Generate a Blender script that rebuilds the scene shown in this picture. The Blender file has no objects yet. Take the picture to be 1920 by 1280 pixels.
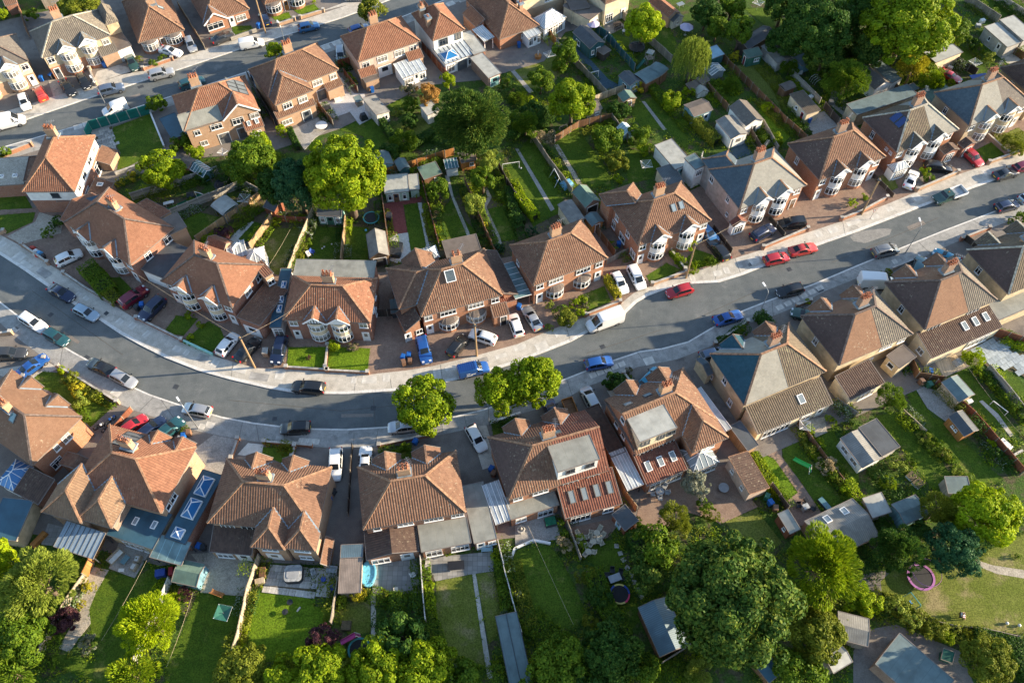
import bpy, math, random
import numpy as np
from mathutils import Vector, Matrix
from mathutils.geometry import tessellate_polygon

random.seed(7)
SC = bpy.context.scene
COL = SC.collection
rad = math.radians

CAM_H, PITCH, FPX = 99.0, rad(57.0),1550.0
SUN_EL, SUN_AZ = rad(15.8), rad(84.5)
cam = bpy.data.cameras.new('camera')
cam.sensor_fit = 'HORIZONTAL';cam.sensor_width = 36.0;cam.lens = 36.0*FPX/1920.0
cam.clip_start = 1.0;cam.clip_end = 2000.0
camo = bpy.data.objects.new('camera', cam);COL.objects.link(camo)
camo.location = (0,0, CAM_H);camo.rotation_euler = (rad(90)-PITCH, 0,0)
SC.camera = camo

world = bpy.data.worlds.new('World');SC.world = world;world.use_nodes = True
wn = world.node_tree.nodes;wl = world.node_tree.links
sky = wn.new('ShaderNodeTexSky');sky.sky_type = 'NISHITA';sky.sun_disc = False
sky.sun_elevation = SUN_EL;sky.sun_rotation = SUN_AZ;sky.air_density = 1.0;sky.dust_density = 0.4;sky.ozone_density = 1.2
wl.new(sky.outputs[0], wn['Background'].inputs[0]);wn['Background'].inputs[1].default_value = 0.128

sl = bpy.data.lights.new('sun','SUN');sl.energy = 5.0;sl.angle = rad(0.55);sl.color = (1.0,0.83,0.60)
so = bpy.data.objects.new('sun', sl);COL.objects.link(so)
sdir = Vector((math.sin(SUN_AZ)*math.cos(SUN_EL), math.cos(SUN_AZ)*math.cos(SUN_EL), math.sin(SUN_EL)))
so.rotation_euler = (-sdir).to_track_quat('-Z','Y').to_euler()
so.location = sdir*150
vs = SC.view_settings;vs.view_transform = 'Standard';vs.look = 'None';vs.gamma = 1.0;vs.exposure = 1.55
vs.use_curve_mapping = False

SP, CP = math.sin(PITCH), math.cos(PITCH)
def P(px, py, z=0.0):
    x = (px-960.0)/FPX;v = (py-640.0)/FPX
    D = (CAM_H-z)/(SP+v*CP)
    return Vector((x*D, (CP-v*SP)*D, z))
def scale_at(py, z=0.0):
    v = (py-640.0)/FPX
    return FPX*(SP+v*CP)/(CAM_H-z)

MATS = {}
class NT:
    def __init__(s, name):
        s.m = bpy.data.materials.new(name);s.m.use_nodes = True
        s.t = s.m.node_tree;s.n = s.t.nodes;s.b = s.n['Principled BSDF']
    def new(s, t, **kw):
        n = s.n.new(t)
        for k, v in kw.items(): setattr(n, k, v)
        return n
    def l(s, a, b): s.t.links.new(a, b)
    def math(s, op, a, b=None):
        n = s.new('ShaderNodeMath', operation=op)
        for i, x in enumerate((a, b)):
            if x is None: continue
            if isinstance(x, (int, float)): n.inputs[i].default_value = x
            else: s.l(x, n.inputs[i])
        return n.outputs[0]
    def mix(s, f, a, b, mode='MIX'):
        n = s.new('ShaderNodeMix', data_type='RGBA', blend_type=mode)
        for i, x in ((0, f),(6, a),(7, b)):
            if isinstance(x, (int, float)): n.inputs[i].default_value = x
            elif isinstance(x, tuple): n.inputs[i].default_value = (*x[:3],1)
            else: s.l(x, n.inputs[i])
        return n.outputs[2]
    def noise(s, vec, scale, detail=3.0, rough=0.55):
        n = s.new('ShaderNodeTexNoise');n.inputs['Scale'].default_value = scale
        n.inputs['Detail'].default_value = detail;n.inputs['Roughness'].default_value = rough
        if vec is not None: s.l(vec, n.inputs['Vector'])
        return n.outputs[0]
    def step(s, x, a, b):
        n = s.new('ShaderNodeMapRange', interpolation_type='SMOOTHSTEP')
        n.inputs[1].default_value = a;n.inputs[2].default_value = b
        s.l(x, n.inputs[0]);return n.outputs[0]
    def bump(s, h, strength, dist):
        n = s.new('ShaderNodeBump');n.inputs['Strength'].default_value = strength
        n.inputs['Distance'].default_value = dist;s.l(h, n.inputs['Height'])
        s.l(n.outputs[0], s.b.inputs['Normal'])
    def pos(s): return s.new('ShaderNodeNewGeometry').outputs['Position']
    def uv(s): return s.new('ShaderNodeUVMap').outputs[0]
    def col(s, c): s.l(c, s.b.inputs['Base Color'])

def plain(name, c, rough=0.6, metal=0.0, var=0.12, scale=1.2, coat=0.0, spec=0.4):
    if name in MATS: return MATS[name]
    k = NT(name);k.b.inputs['Roughness'].default_value = rough;k.b.inputs['Metallic'].default_value = metal
    k.b.inputs['Coat Weight'].default_value = coat;k.b.inputs['Specular IOR Level'].default_value = spec
    if var > 0:
        co = k.new('ShaderNodeTexCoord').outputs['Object']
        f = k.noise(co, scale, 4)
        d = tuple(x*(1-var*1.6) for x in c);e = tuple(min(1, x*(1+var)) for x in c)
        k.col(k.mix(k.step(f, .3,.7), d, e))
    else: k.b.inputs['Base Color'].default_value = (*c, 1)
    MATS[name] = k.m;return k.m

def ground_mat(name, c1, c2, c3=None, s1=0.25, s2=2.5, fine=14.0, bump=0.02, rough=0.9, t3=(.55,.7), cracks=0.0):
    k = NT(name);p = k.pos();k.b.inputs['Roughness'].default_value = rough;k.b.inputs['Specular IOR Level'].default_value = .12
    a = k.noise(p, s1,4);b = k.noise(p, s2,4);g = k.noise(p, fine, 3,.7)
    f = k.math('ADD', k.math('MULTIPLY', a, .5), k.math('MULTIPLY', b, .5))
    c = k.mix(k.step(f, .36,.64), c1, c2)
    if c3: c = k.mix(k.step(k.noise(p, s1*1.7+.03,5,.65), *t3), c, c3)
    if cracks:
        v = k.new('ShaderNodeTexVoronoi', feature='DISTANCE_TO_EDGE');v.inputs['Scale'].default_value = cracks
        k.l(p, v.inputs['Vector'])
        c = k.mix(k.math('MULTIPLY', k.math('LESS_THAN', v.outputs[0],.012),.45), c, tuple(x*.35 for x in c1))
    c = k.mix(.5+.5*(bump > .06), c, k.mix(k.step(g, .3,.7),(.3,)*3,(.7,)*3),'OVERLAY')
    k.col(c);k.bump(g, .5, bump);MATS[name] = k.m;return k.m

def roof_mat(name, c1, c2, lichen=(.45,.40,.28), amount=.58, per=.31, row=.32, streak=.35):
    k = NT(name);uv = k.uv();k.b.inputs['Roughness'].default_value = .85;k.b.inputs['Specular IOR Level'].default_value = .2
    sx = k.new('ShaderNodeSeparateXYZ');k.l(uv, sx.inputs[0])
    u, v = sx.outputs[0], sx.outputs[1]
    fu = k.math('FLOOR', k.math('DIVIDE', u, per));fv = k.math('FLOOR', k.math('DIVIDE', v, row))
    cx = k.new('ShaderNodeCombineXYZ');k.l(fu, cx.inputs[0]);k.l(fv, cx.inputs[1])
    w = k.new('ShaderNodeTexWhiteNoise');w.noise_dimensions = '3D';k.l(cx.outputs[0], w.inputs[0])
    c = k.mix(w.outputs[0], c1, c2)
    p = k.pos()
    patch = k.step(k.noise(p, .45,5,.65),.42,.72)
    c = k.mix(k.math('MULTIPLY', patch, streak), c, tuple(x*.5 for x in c1))
    sp = k.step(k.noise(p, 3.2,3,.75), amount, amount+.09)
    zone = k.step(k.noise(p, .22,2),.42,.62)
    c = k.mix(k.math('MULTIPLY', k.math('MULTIPLY', sp, zone),.5), c, lichen)
    k.col(c)
    fr = k.math('FRACT', k.math('DIVIDE', v, row))
    k.bump(k.math('SUBTRACT',1.0, fr),.6,.03);MATS[name] = k.m;return k.m

def brick_mat(name, c1, c2, mortar=(.42,.38,.32)):
    k = NT(name);uv = k.uv();k.b.inputs['Roughness'].default_value = .88;k.b.inputs['Specular IOR Level'].default_value = .2
    b = k.new('ShaderNodeTexBrick');k.l(uv, b.inputs['Vector'])
    b.inputs['Color1'].default_value = (*c1,1);b.inputs['Color2'].default_value = (*c2,1);b.inputs['Mortar'].default_value = (*mortar, 1)
    b.inputs['Scale'].default_value = 1.0;b.inputs['Brick Width'].default_value = .225;b.inputs['Row Height'].default_value = .075
    b.inputs['Mortar Size'].default_value = .006;b.inputs['Bias'].default_value = -.1
    f = k.noise(k.pos(),.7,5,.65)
    k.col(k.mix(k.math('MULTIPLY', k.step(f, .35,.75),.4), b.outputs[0], tuple(x*.55 for x in c1)))
    k.bump(b.outputs[1],-.3,.01);MATS[name] = k.m;return k.m

def leaf_mat(name, c1, c2, c3=None, trans=.3):
    k = NT(name);uv = k.uv();k.b.inputs['Roughness'].default_value = .6;k.b.inputs['Specular IOR Level'].default_value = .12
    sx = k.new('ShaderNodeSeparateXYZ');k.l(uv, sx.inputs[0])
    c = k.mix(sx.outputs[1], c1, c2)
    c = k.mix(k.math('MULTIPLY', k.step(sx.outputs[0],.55,1.0),.6), c, c3 or tuple(min(1, x*1.5) for x in c2))
    oi = k.new('ShaderNodeObjectInfo').outputs['Random']
    c = k.mix(k.math('MULTIPLY', oi, .25), c, c1)
    k.col(c)
    tr = k.new('ShaderNodeBsdfTranslucent');k.l(c, tr.inputs[0])
    mx = k.new('ShaderNodeMixShader');mx.inputs[0].default_value = trans
    k.l(k.b.outputs[0], mx.inputs[1]);k.l(tr.outputs[0], mx.inputs[2]);k.l(mx.outputs[0], k.n['Material Output'].inputs[0])
    MATS[name] = k.m;return k.m

def wood_mat(name, c, board=.12, axis=0):
    k = NT(name);uv = k.uv();k.b.inputs['Roughness'].default_value = .85;k.b.inputs['Specular IOR Level'].default_value = .2
    sx = k.new('ShaderNodeSeparateXYZ');k.l(uv, sx.inputs[0])
    q = k.math('DIVIDE', sx.outputs[axis], board)
    w = k.new('ShaderNodeTexWhiteNoise', noise_dimensions='1D');k.l(k.math('FLOOR', q), w.inputs['W'])
    col = k.mix(w.outputs[0], tuple(x*.72 for x in c), tuple(min(1, x*1.15) for x in c))
    fr = k.math('FRACT', q)
    col = k.mix(k.math('MULTIPLY', k.math('LESS_THAN', fr, .1),.6), col, tuple(x*.3 for x in c))
    col = k.mix(k.math('MULTIPLY', k.step(k.noise(k.pos(),.9,4),.4,.75),.45), col, tuple(x*.55+.03 for x in c))
    k.col(col);k.bump(fr, .5,.02);MATS[name] = k.m;return k.m

def rib_mat(name, c, per=.35, dark=.45, rough=.45, metal=0.0, line=.12, streak=.3):
    k = NT(name);uv = k.uv();k.b.inputs['Roughness'].default_value = rough;k.b.inputs['Metallic'].default_value = metal
    sx = k.new('ShaderNodeSeparateXYZ');k.l(uv, sx.inputs[0])
    fr = k.math('FRACT', k.math('DIVIDE', sx.outputs[0], per))
    col = k.mix(k.step(k.noise(k.pos(),.8,5,.6),.3,.75), c, tuple(x*(1-streak) for x in c))
    col = k.mix(k.math('MULTIPLY', k.step(k.noise(k.pos(),.33,3),.56,.66),.4), col, tuple(x*.45 for x in c))
    col = k.mix(k.math('LESS_THAN', fr, line), col, tuple(x*dark for x in c))
    k.col(col);k.bump(fr, .4 if rough > .35 else .08,.03);MATS[name] = k.m;return k.m

def slab_mat(name, c, sx_=.6, sy_=.6, joint=.03):
    k = NT(name);p = k.uv();k.b.inputs['Roughness'].default_value = .9;k.b.inputs['Specular IOR Level'].default_value = .25
    b = k.new('ShaderNodeTexBrick', offset=.0);k.l(p, b.inputs['Vector'])
    b.inputs['Color1'].default_value = (*[x*.82 for x in c],1);b.inputs['Color2'].default_value = (*[min(1, x*1.12) for x in c],1)
    b.inputs['Mortar'].default_value = (*[x*.4 for x in c],1);b.inputs['Scale'].default_value = 1
    b.inputs['Brick Width'].default_value = sx_;b.inputs['Row Height'].default_value = sy_;b.inputs['Mortar Size'].default_value = joint*.5
    n = k.noise(k.pos(),.5,5,.6)
    k.col(k.mix(k.math('MULTIPLY', k.step(n, .35,.75),.45), b.outputs[0], tuple(x*.5 for x in c)))
    MATS[name] = k.m;return k.m

def glass_mat(name, c=(.02,.03,.04), rough=.08, spec=.8):
    k = NT(name);k.b.inputs['Base Color'].default_value = (*c, 1);k.b.inputs['Roughness'].default_value = rough
    k.b.inputs['Specular IOR Level'].default_value = spec
    MATS[name] = k.m;return k.m

def M_(name): return MATS[name]

roof_mat('t_orange',(.255,.122,.074),(.19,.088,.054))
roof_mat('t_brown',(.20,.112,.073),(.145,.08,.053))
roof_mat('t_red',(.19,.08,.055),(.135,.055,.04))
roof_mat('t_dark',(.115,.075,.057),(.08,.052,.042))
roof_mat('t_moss',(.155,.12,.085),(.115,.09,.065), lichen=(.33,.31,.18), amount=.54)
roof_mat('t_sand',(.25,.16,.10),(.20,.125,.08))
roof_mat('t_grey',(.18,.155,.125),(.14,.12,.097), amount=.55)
roof_mat('plain_brown',(.225,.128,.08),(.19,.105,.066), per=.26, row=.2)
roof_mat('plain_shaded',(.115,.075,.062),(.09,.06,.05), per=.26, row=.2)  # brown tile for left slopes, their shade put into the colour
roof_mat('plain_orange',(.26,.125,.075),(.215,.10,.06), per=.26, row=.2)
roof_mat('slate_shaded',(.03,.085,.115),(.024,.07,.095), per=.3, row=.25, lichen=(.1,.15,.17), amount=.66)  # slate with bluish shade put into its colour
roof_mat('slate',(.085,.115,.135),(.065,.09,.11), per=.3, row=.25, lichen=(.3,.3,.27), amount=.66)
roof_mat('slate_pale',(.28,.27,.235),(.24,.23,.20), per=.3, row=.25, lichen=(.22,.22,.19), amount=.6)
roof_mat('slate_brown',(.16,.14,.12),(.13,.11,.095), per=.3, row=.25)
rib_mat('f_grey',(.27,.27,.235), per=1.0, line=.03, dark=.6, rough=.9)
rib_mat('f_dark',(.075,.085,.095), per=1.0, line=.03, dark=.6, rough=.75)
rib_mat('f_teal',(.13,.185,.19), per=1.0, line=.03, dark=.6, rough=.8)
rib_mat('f_blue',(.035,.10,.145), per=1.4, line=.02, dark=.7, rough=.55)
rib_mat('f_pale',(.40,.40,.36), per=1.2, line=.03, dark=.7, rough=.9)
rib_mat('f_green',(.12,.19,.15), per=1.0, line=.03, dark=.6, rough=.85)
rib_mat('f_brown',(.16,.13,.11), per=1.0, line=.03, dark=.6, rough=.9)
rib_mat('corr',(.27,.26,.235), per=.25, line=.3, dark=.62, rough=.8, streak=.5)
rib_mat('corr_dark',(.11,.125,.13), per=.25, line=.3, dark=.55, rough=.7, streak=.4)
rib_mat('corr_blue',(.12,.19,.23), per=.22, line=.3, dark=.6, rough=.5, streak=.3)
rib_mat('corr_rust',(.33,.26,.21), per=.2, line=.3, dark=.55, rough=.8, streak=.5)
rib_mat('poly',(.46,.50,.51), per=.75, line=.07, dark=1.6, rough=.3, streak=.4)
rib_mat('poly_blue',(.30,.38,.46), per=.6, line=.06, dark=.25, rough=.25, streak=.2)
rib_mat('poly_teal',(.17,.27,.28), per=1.1, line=.04, dark=1.9, rough=.3, streak=.4)
plain('ridge_orange',(.31,.17,.10),.85, var=.25, scale=3)
plain('ridge_brown',(.30,.17,.10),.85, var=.25, scale=3)
plain('ridge_dark',(.15,.11,.09),.85, var=.25, scale=3)
plain('ridge_pale',(.42,.38,.30),.85, var=.25, scale=3)
plain('lead',(.20,.25,.29),.55, var=.2)
brick_mat('brick_orange',(.40,.165,.08),(.32,.125,.06))
brick_mat('brick_red',(.30,.115,.068),(.24,.09,.055))
brick_mat('brick_tan',(.44,.265,.155),(.37,.215,.125))
brick_mat('brick_buff',(.44,.34,.22),(.38,.29,.19))
brick_mat('brick_brown',(.28,.17,.12),(.22,.13,.095))
plain('r_white',(.78,.76,.72),.85, var=.07)
plain('r_cream',(.66,.55,.38),.85, var=.1)
plain('r_tan',(.50,.40,.26),.9, var=.14)
plain('r_pink',(.52,.40,.33),.9, var=.12)
plain('r_grey',(.42,.40,.37),.9, var=.14)
plain('gutter_brown',(.20,.17,.15),.6, var=.1)
plain('upvc',(.80,.80,.79),.35, var=.03)
plain('upvc_grey',(.10,.11,.12),.4, var=.05)
plain('p_black',(.02,.02,.022),.4, var=.1)
plain('p_blue',(.03,.14,.32),.4, var=.1)
plain('p_red',(.42,.03,.03),.4, var=.1)
plain('p_green',(.03,.13,.09),.5, var=.12)
plain('p_teal',(.14,.30,.32),.6, var=.12)
plain('p_sage',(.34,.44,.37),.7, var=.1)
plain('p_pale_blue',(.30,.46,.55),.6, var=.1)
plain('p_mint',(.28,.55,.48),.6, var=.08)
plain('p_cream',(.62,.56,.44),.7, var=.12)
plain('terracotta',(.42,.16,.085),.8, var=.25, scale=6)
plain('c_cap',(.44,.41,.36),.9, var=.2)
plain('metal_grey',(.34,.35,.36),.45,.6, var=.1)
plain('metal_white',(.75,.75,.74),.4, var=.05)
plain('metal_dark',(.05,.055,.06),.5, var=.1)
plain('rubber',(.018,.018,.02),.75, var=.1)
wood_mat('wood_tan',(.42,.28,.15));wood_mat('wood_grey',(.30,.26,.21));wood_mat('wood_brown',(.20,.105,.055))
wood_mat('wood_red',(.24,.085,.045));wood_mat('wood_orange',(.46,.20,.06));wood_mat('wood_dark',(.075,.06,.05))
wood_mat('wood_pale',(.52,.42,.29));wood_mat('wood_white',(.62,.60,.55));wood_mat('wood_green',(.05,.16,.11))
wood_mat('wood_blue',(.16,.30,.36));wood_mat('wood_mint',(.26,.46,.40));wood_mat('wood_teal_dark',(.04,.12,.13))
wood_mat('c_panel',(.36,.33,.28), board=.3, axis=1)
glass_mat('glass',(.02,.03,.04),.08)
k = NT('glass');k.b.inputs['Roughness'].default_value = .1;k.b.inputs['Specular IOR Level'].default_value = .7;k.col(k.mix(k.math('GREATER_THAN', k.new('ShaderNodeObjectInfo').outputs['Random'],.62),(.015,.022,.03),(.20,.19,.17)));MATS['glass'] = k.m;glass_mat('glass_sky',(.20,.25,.28),.06);glass_mat('glass_blue',(.02,.15,.36),.15)
glass_mat('glass_pale',(.20,.235,.25),.2,.5);glass_mat('glass_teal',(.10,.20,.22),.1)
glass_mat('solar_blue',(.012,.035,.14),.15);glass_mat('solar_grey',(.10,.105,.11),.3)

def auto_uv(pts):
    n = Vector((0,0,0))
    for i in range(len(pts)):
        a, b = pts[i], pts[(i+1) % len(pts)]
        n+=Vector(((a[1]-b[1])*(a[2]+b[2]),(a[2]-b[2])*(a[0]+b[0]),(a[0]-b[0])*(a[1]+b[1])))
    if n.length < 1e-12: return [(0,0)]*len(pts)
    n.normalize()
    if abs(n.z) > .999: return [(p[0], p[1]) for p in pts]
    t = Vector((-n.y, n.x, 0)).normalized();s = n.cross(t)
    return [(p[0]*t.x+p[1]*t.y, p[0]*s.x+p[1]*s.y+p[2]*s.z) for p in pts]

class MB:
    def __init__(s): s.v = [];s.f = [];s.u = [];s.m = []
    def face(s, pts, m=0, uv=None):
        i = len(s.v);s.v+=[tuple(p) for p in pts];s.f.append(tuple(range(i, i+len(pts))));s.m.append(m)
        s.u+=uv or auto_uv(pts);return s
    def box(s, x0, y0, z0, x1, y1, z1, m=0, bottom=True):
        a = [(x0, y0),(x1, y0),(x1, y1),(x0, y1)]
        return s.prism(a, z0, z1, m, bottom)
    def prism(s, poly, z0, z1, m=0, bottom=True, mtop=None):
        n = len(poly)
        for i in range(n):
            p, q = poly[i], poly[(i+1) % n]
            s.face([(p[0], p[1], z0),(q[0], q[1], z0),(q[0], q[1], z1),(p[0], p[1], z1)], m)
        s.face([(p[0], p[1], z1) for p in poly], m if mtop is None else mtop)
        if bottom: s.face([(p[0], p[1], z0) for p in reversed(poly)], m)
        return s
    def beam(s, p, q, w, h, m=0, up=(0,0,1)):
        p, q = Vector(p), Vector(q);d = q-p
        if d.length < 1e-6: return s
        d.normalize();up = Vector(up)
        if abs(d.dot(up)) > .98: up = Vector((1,0,0))
        r = d.cross(up).normalized()*(w/2);u = r.cross(d).normalized()*(h/2)
        A = [p-r-u, p+r-u, p+r+u, p-r+u];B = [q-r-u, q+r-u, q+r+u, q-r+u]
        for i in range(4): s.face([A[i], A[(i+1) % 4], B[(i+1) % 4], B[i]], m)
        s.face(A[::-1], m);s.face(B, m);return s
    def tube(s, pts, r, n=8, m=0, caps=True):
        pts = [Vector(p) for p in pts];rs = r if isinstance(r, (list, tuple)) else [r]*len(pts);rings = []
        for i, p in enumerate(pts):
            d = (pts[min(i+1, len(pts)-1)]-pts[max(i-1,0)]).normalized()
            a = Vector((0,0,1)) if abs(d.z) < .95 else Vector((1,0,0))
            x = d.cross(a).normalized();y = d.cross(x)
            rings.append([p+(x*math.cos(t)+y*math.sin(t))*rs[i] for t in [2*math.pi*j/n for j in range(n)]])
        for A, B in zip(rings, rings[1:]):
            for j in range(n): s.face([A[j], A[(j+1) % n], B[(j+1) % n], B[j]], m)
        if caps: s.face(rings[0][::-1], m);s.face(rings[-1], m)
        return s
    def lathe(s, prof, n=12, m=0, c=(0,0,0)):
        R = [[(c[0]+r*math.cos(2*math.pi*j/n), c[1]+r*math.sin(2*math.pi*j/n), c[2]+z) for j in range(n)] for r, z in prof]
        for A, B in zip(R, R[1:]):
            for j in range(n):
                f = [A[j], A[(j+1) % n], B[(j+1) % n], B[j]]
                f = [p for i, p in enumerate(f) if p not in f[:i]]
                if len(f) > 2: s.face(f, m)
        return s
    def ngon(s, poly, m=0, up=True):
        for t in tessellate_polygon([[Vector(p) for p in poly]]):
            a = [poly[i] for i in t]
            n = (Vector(a[1])-Vector(a[0])).cross(Vector(a[2])-Vector(a[0]))
            if (n.z < 0)==up: a = a[::-1]
            s.face(a, m)
        return s
    def mesh(s, name, mats, smooth=False, weld=False, M=None):
        me = bpy.data.meshes.new(name)
        v = s.v if M is None else [tuple(M @ Vector(p)) for p in s.v]
        me.from_pydata(v, [], s.f)
        uv = me.uv_layers.new(name='UVMap');uv.data.foreach_set('uv',[c for t in s.u for c in t])
        for mt in mats: me.materials.append(M_(mt) if isinstance(mt, str) else mt)
        if len(mats) > 1: me.polygons.foreach_set('material_index', s.m)
        if weld or smooth:
            import bmesh
            bm = bmesh.new();bm.from_mesh(me);bmesh.ops.remove_doubles(bm, verts=bm.verts, dist=.0005);bm.to_mesh(me);bm.free()
        if smooth: me.polygons.foreach_set('use_smooth',[True]*len(me.polygons))
        me.update();return me
    def build(s, name, mats, parent=None, smooth=False, M=None, weld=False):
        if isinstance(mats, str) or not isinstance(mats, (list, tuple)): mats = [mats]
        return put(name, s.mesh(name, mats, smooth, weld, M), parent)

def put(name, me, parent=None, loc=None, rz=None):
    o = bpy.data.objects.new(name, me);COL.objects.link(o)
    if parent is not None: o.parent = parent
    if loc is not None: o.location = loc
    if rz is not None: o.rotation_euler[2] = rz
    return o
USED = {}
def tag(o,label, cat, group=None):
    if label in USED: print('DUPLABEL',label)
    USED[label] = 1
    o['label'] = label;o['category'] = cat
    if group: o['group'] = group
    return o
def thing(name,label, cat, loc=(0,0,0), rz=0.0, group=None):
    return tag(put(name, None, None, loc, rz),label, cat, group)
def struct(o): o['kind'] = 'structure';return o
def copy_tree(o, parent=None):
    c = o.copy();COL.objects.link(c)
    if parent is not None: c.parent = parent
    for ch in o.children: copy_tree(ch, c)
    return c

def frame_px(nl, nr, dep, z):
    a, b = P(*nl, z), P(*nr, z);d = b-a;w = d.length;rz = math.atan2(d.y, d.x)
    c = (a+b)/2+Vector((-d.y, d.x, 0)).normalized()*(dep/2);c.z = 0
    return c, rz, w
ground_mat('asphalt',(.10,.112,.114),(.138,.148,.147),(.185,.19,.184), s1=.09, s2=.7, fine=9, bump=.01, t3=(.58,.72))
ground_mat('c_grey',(.25,.245,.23),(.36,.35,.325),(.20,.195,.185), s1=.25, s2=1.4, fine=8, bump=.01)  # greyer concrete for the near-side pavement of each street
ground_mat('concrete',(.40,.37,.315),(.53,.49,.425),(.30,.28,.245), s1=.15, s2=1.2, fine=8, bump=.01)
ground_mat('c_pale',(.56,.52,.455),(.66,.62,.55),(.45,.42,.37), s1=.3, s2=2, fine=9, bump=.01)
ground_mat('kerb_stone',(.56,.54,.50),(.68,.66,.62),(.44,.42,.39), s1=.5, s2=3, fine=9, bump=.01)
ground_mat('tarmac',(.17,.15,.135),(.22,.195,.17),(.13,.115,.105), s1=.12, s2=.9, fine=9, bump=.01)
ground_mat('block_paving',(.22,.15,.115),(.28,.20,.15),(.17,.12,.10), s1=.2, s2=1.5, fine=7, bump=.012)
ground_mat('soil',(.085,.07,.042),(.13,.105,.065),(.06,.085,.025), s1=.25, s2=1.6, fine=7, bump=.05)
ground_mat('grass',(.05,.092,.009),(.085,.13,.012),(.15,.155,.035), s1=.2, s2=1.1, fine=6, bump=.07)
ground_mat('grass_dark',(.04,.08,.014),(.07,.115,.02),(.085,.075,.04), s1=.3, s2=1.3, fine=4, bump=.15, t3=(.48,.62))
ground_mat('grass_dry',(.11,.135,.02),(.15,.165,.035),(.24,.20,.095), s1=.12, s2=.7, fine=6, bump=.07, t3=(.5,.68))
ground_mat('grass_lush',(.085,.15,.008),(.125,.195,.012),(.07,.12,.01), s1=.25, s2=1.4, fine=5, bump=.12)
ground_mat('turf_fake',(.02,.13,.07),(.028,.15,.085), s1=.2, s2=1, fine=6, bump=.02)
ground_mat('gravel',(.33,.29,.23),(.42,.37,.30),(.25,.22,.18), s1=.4, s2=3, fine=6, bump=.05)
ground_mat('patio_stone',(.30,.28,.25),(.37,.345,.31),(.22,.21,.19), s1=.3, s2=1.5, fine=6, bump=.02)
ground_mat('deck_pale',(.50,.48,.45),(.58,.56,.53), s1=.2, s2=1, fine=6, bump=.01)
ground_mat('red_paving',(.20,.06,.055),(.25,.08,.07), s1=.3, s2=2, fine=6, bump=.02)
ground_mat('blue_ground',(.05,.085,.11),(.065,.105,.13), s1=.3, s2=2, fine=6, bump=.02)
ground_mat('asphalt_worn',(.21,.205,.19),(.27,.26,.24),(.18,.175,.165), s1=.6, s2=2.5, fine=9, bump=.01)
slab_mat('slabs',(.38,.35,.30),.9,.6);slab_mat('slabs_grey',(.30,.29,.27),.6,.6)

def sheet(name, px, z, mat, parent=None, thick=0.0, kind='structure'):
    poly = [P(x, y, z) for x, y in px]
    m = MB();m.ngon(poly)
    if thick:
        for a, b in zip(poly, poly[1:]+poly[:1]):
            m.face([(a.x, a.y, z-thick),(b.x, b.y, z-thick), tuple(b), tuple(a)])
    o = m.build(name, mat, parent)
    if kind and parent is None: o['kind'] = kind
    return o

g = MB();g.face([(-700,-400,0),(700,-400,0),(700,900,0),(-700,900,0)]);struct(g.build('ground','soil'))

R1U = [(-90,272),(53,223),(149,190),(228,165),(340,129),(448,93),(557,60),(640,34),(700,12),(760,-12),(820,-45)]
R1L = [(-90,306),(0,277),(170,228),(340,174),(483,128),(605,85),(650,69),(757,30),(832,0),(920,-45)]
R2U = [(-110,420),(0,477),(45,506),(88,536),(135,568),(183,597),(226,626),(268,649),(310,670),(371,694),(432,711),(501,727),
       (549,735),(600,738),(650,738),(731,733),(790,726),(858,711),(922,694),(970,679),(1032,655),(1070,640),(1099,624),(1168,591),(1194,566),(1215,554),
       (1250,541),(1291,532),(1347,529),(1392,515),(1432,499),(1527,462),(1610,433),(1680,406),(1750,379),(1814,356),(1872,335),(1920,320),(2060,272)]
R2L = [(-110,505),(0,565),(60,611),(133,657),(162,673),(205,700),(252,726),(281,739),(340,759),(416,781),(475,792),(533,799),(590,803),(650,804),(718,800),
       (790,792),(853,780),(906,767),(980,743),(1051,713),(1099,694),(1149,675),(1200,658),(1240,653),(1290,640),(1331,616),(1392,582),(1440,563),(1525,532),
       (1610,496),(1697,461),(1766,433),(1861,397),(1920,371),(2060,312)]
W2U = [(-110,380),(0,440),(35,459),(93,496),(120,512),(218,575),(255,598),(300,618),(344,641),(400,667),(437,678),(480,690),(538,692),(613,697),(690,702),(763,694),(811,686),
       (890,667),(970,645),(1024,622),(1096,594),(1162,570),(1189,549),(1221,536),(1290,514),(1347,494),(1429,468),(1477,448),(1575,416),(1617,400),(1670,380),(1718,360),
       (1792,329),(1851,309),(1920,285),(2060,238)]
W2L = [(-110,548),(0,605),(24,627),(88,675),(112,689),(223,757),(252,769),(311,789),(371,808),(414,817),(496,830),(584,837),(650,840),(710,836),(816,817),(919,795),
       (979,775),(1040,757),(1107,722),(1170,700),(1194,688),(1271,673),(1336,647),(1400,606),(1435,598),(1490,576),(1546,546),(1610,520),(1668,506),(1713,489),(1800,451),
       (1888,416),(1920,401),(2060,346)]
W1U = [(-90,240),(53,196),(149,166),(228,141),(340,107),(448,73),(557,41),(640,14),(700,-8),(760,-30),(820,-60)]
W1L = [(-90,335),(0,303),(90,276),(170,250),(340,192),(483,146),(605,102),(650,86),(757,47),(832,16),(950,-40)]

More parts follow.
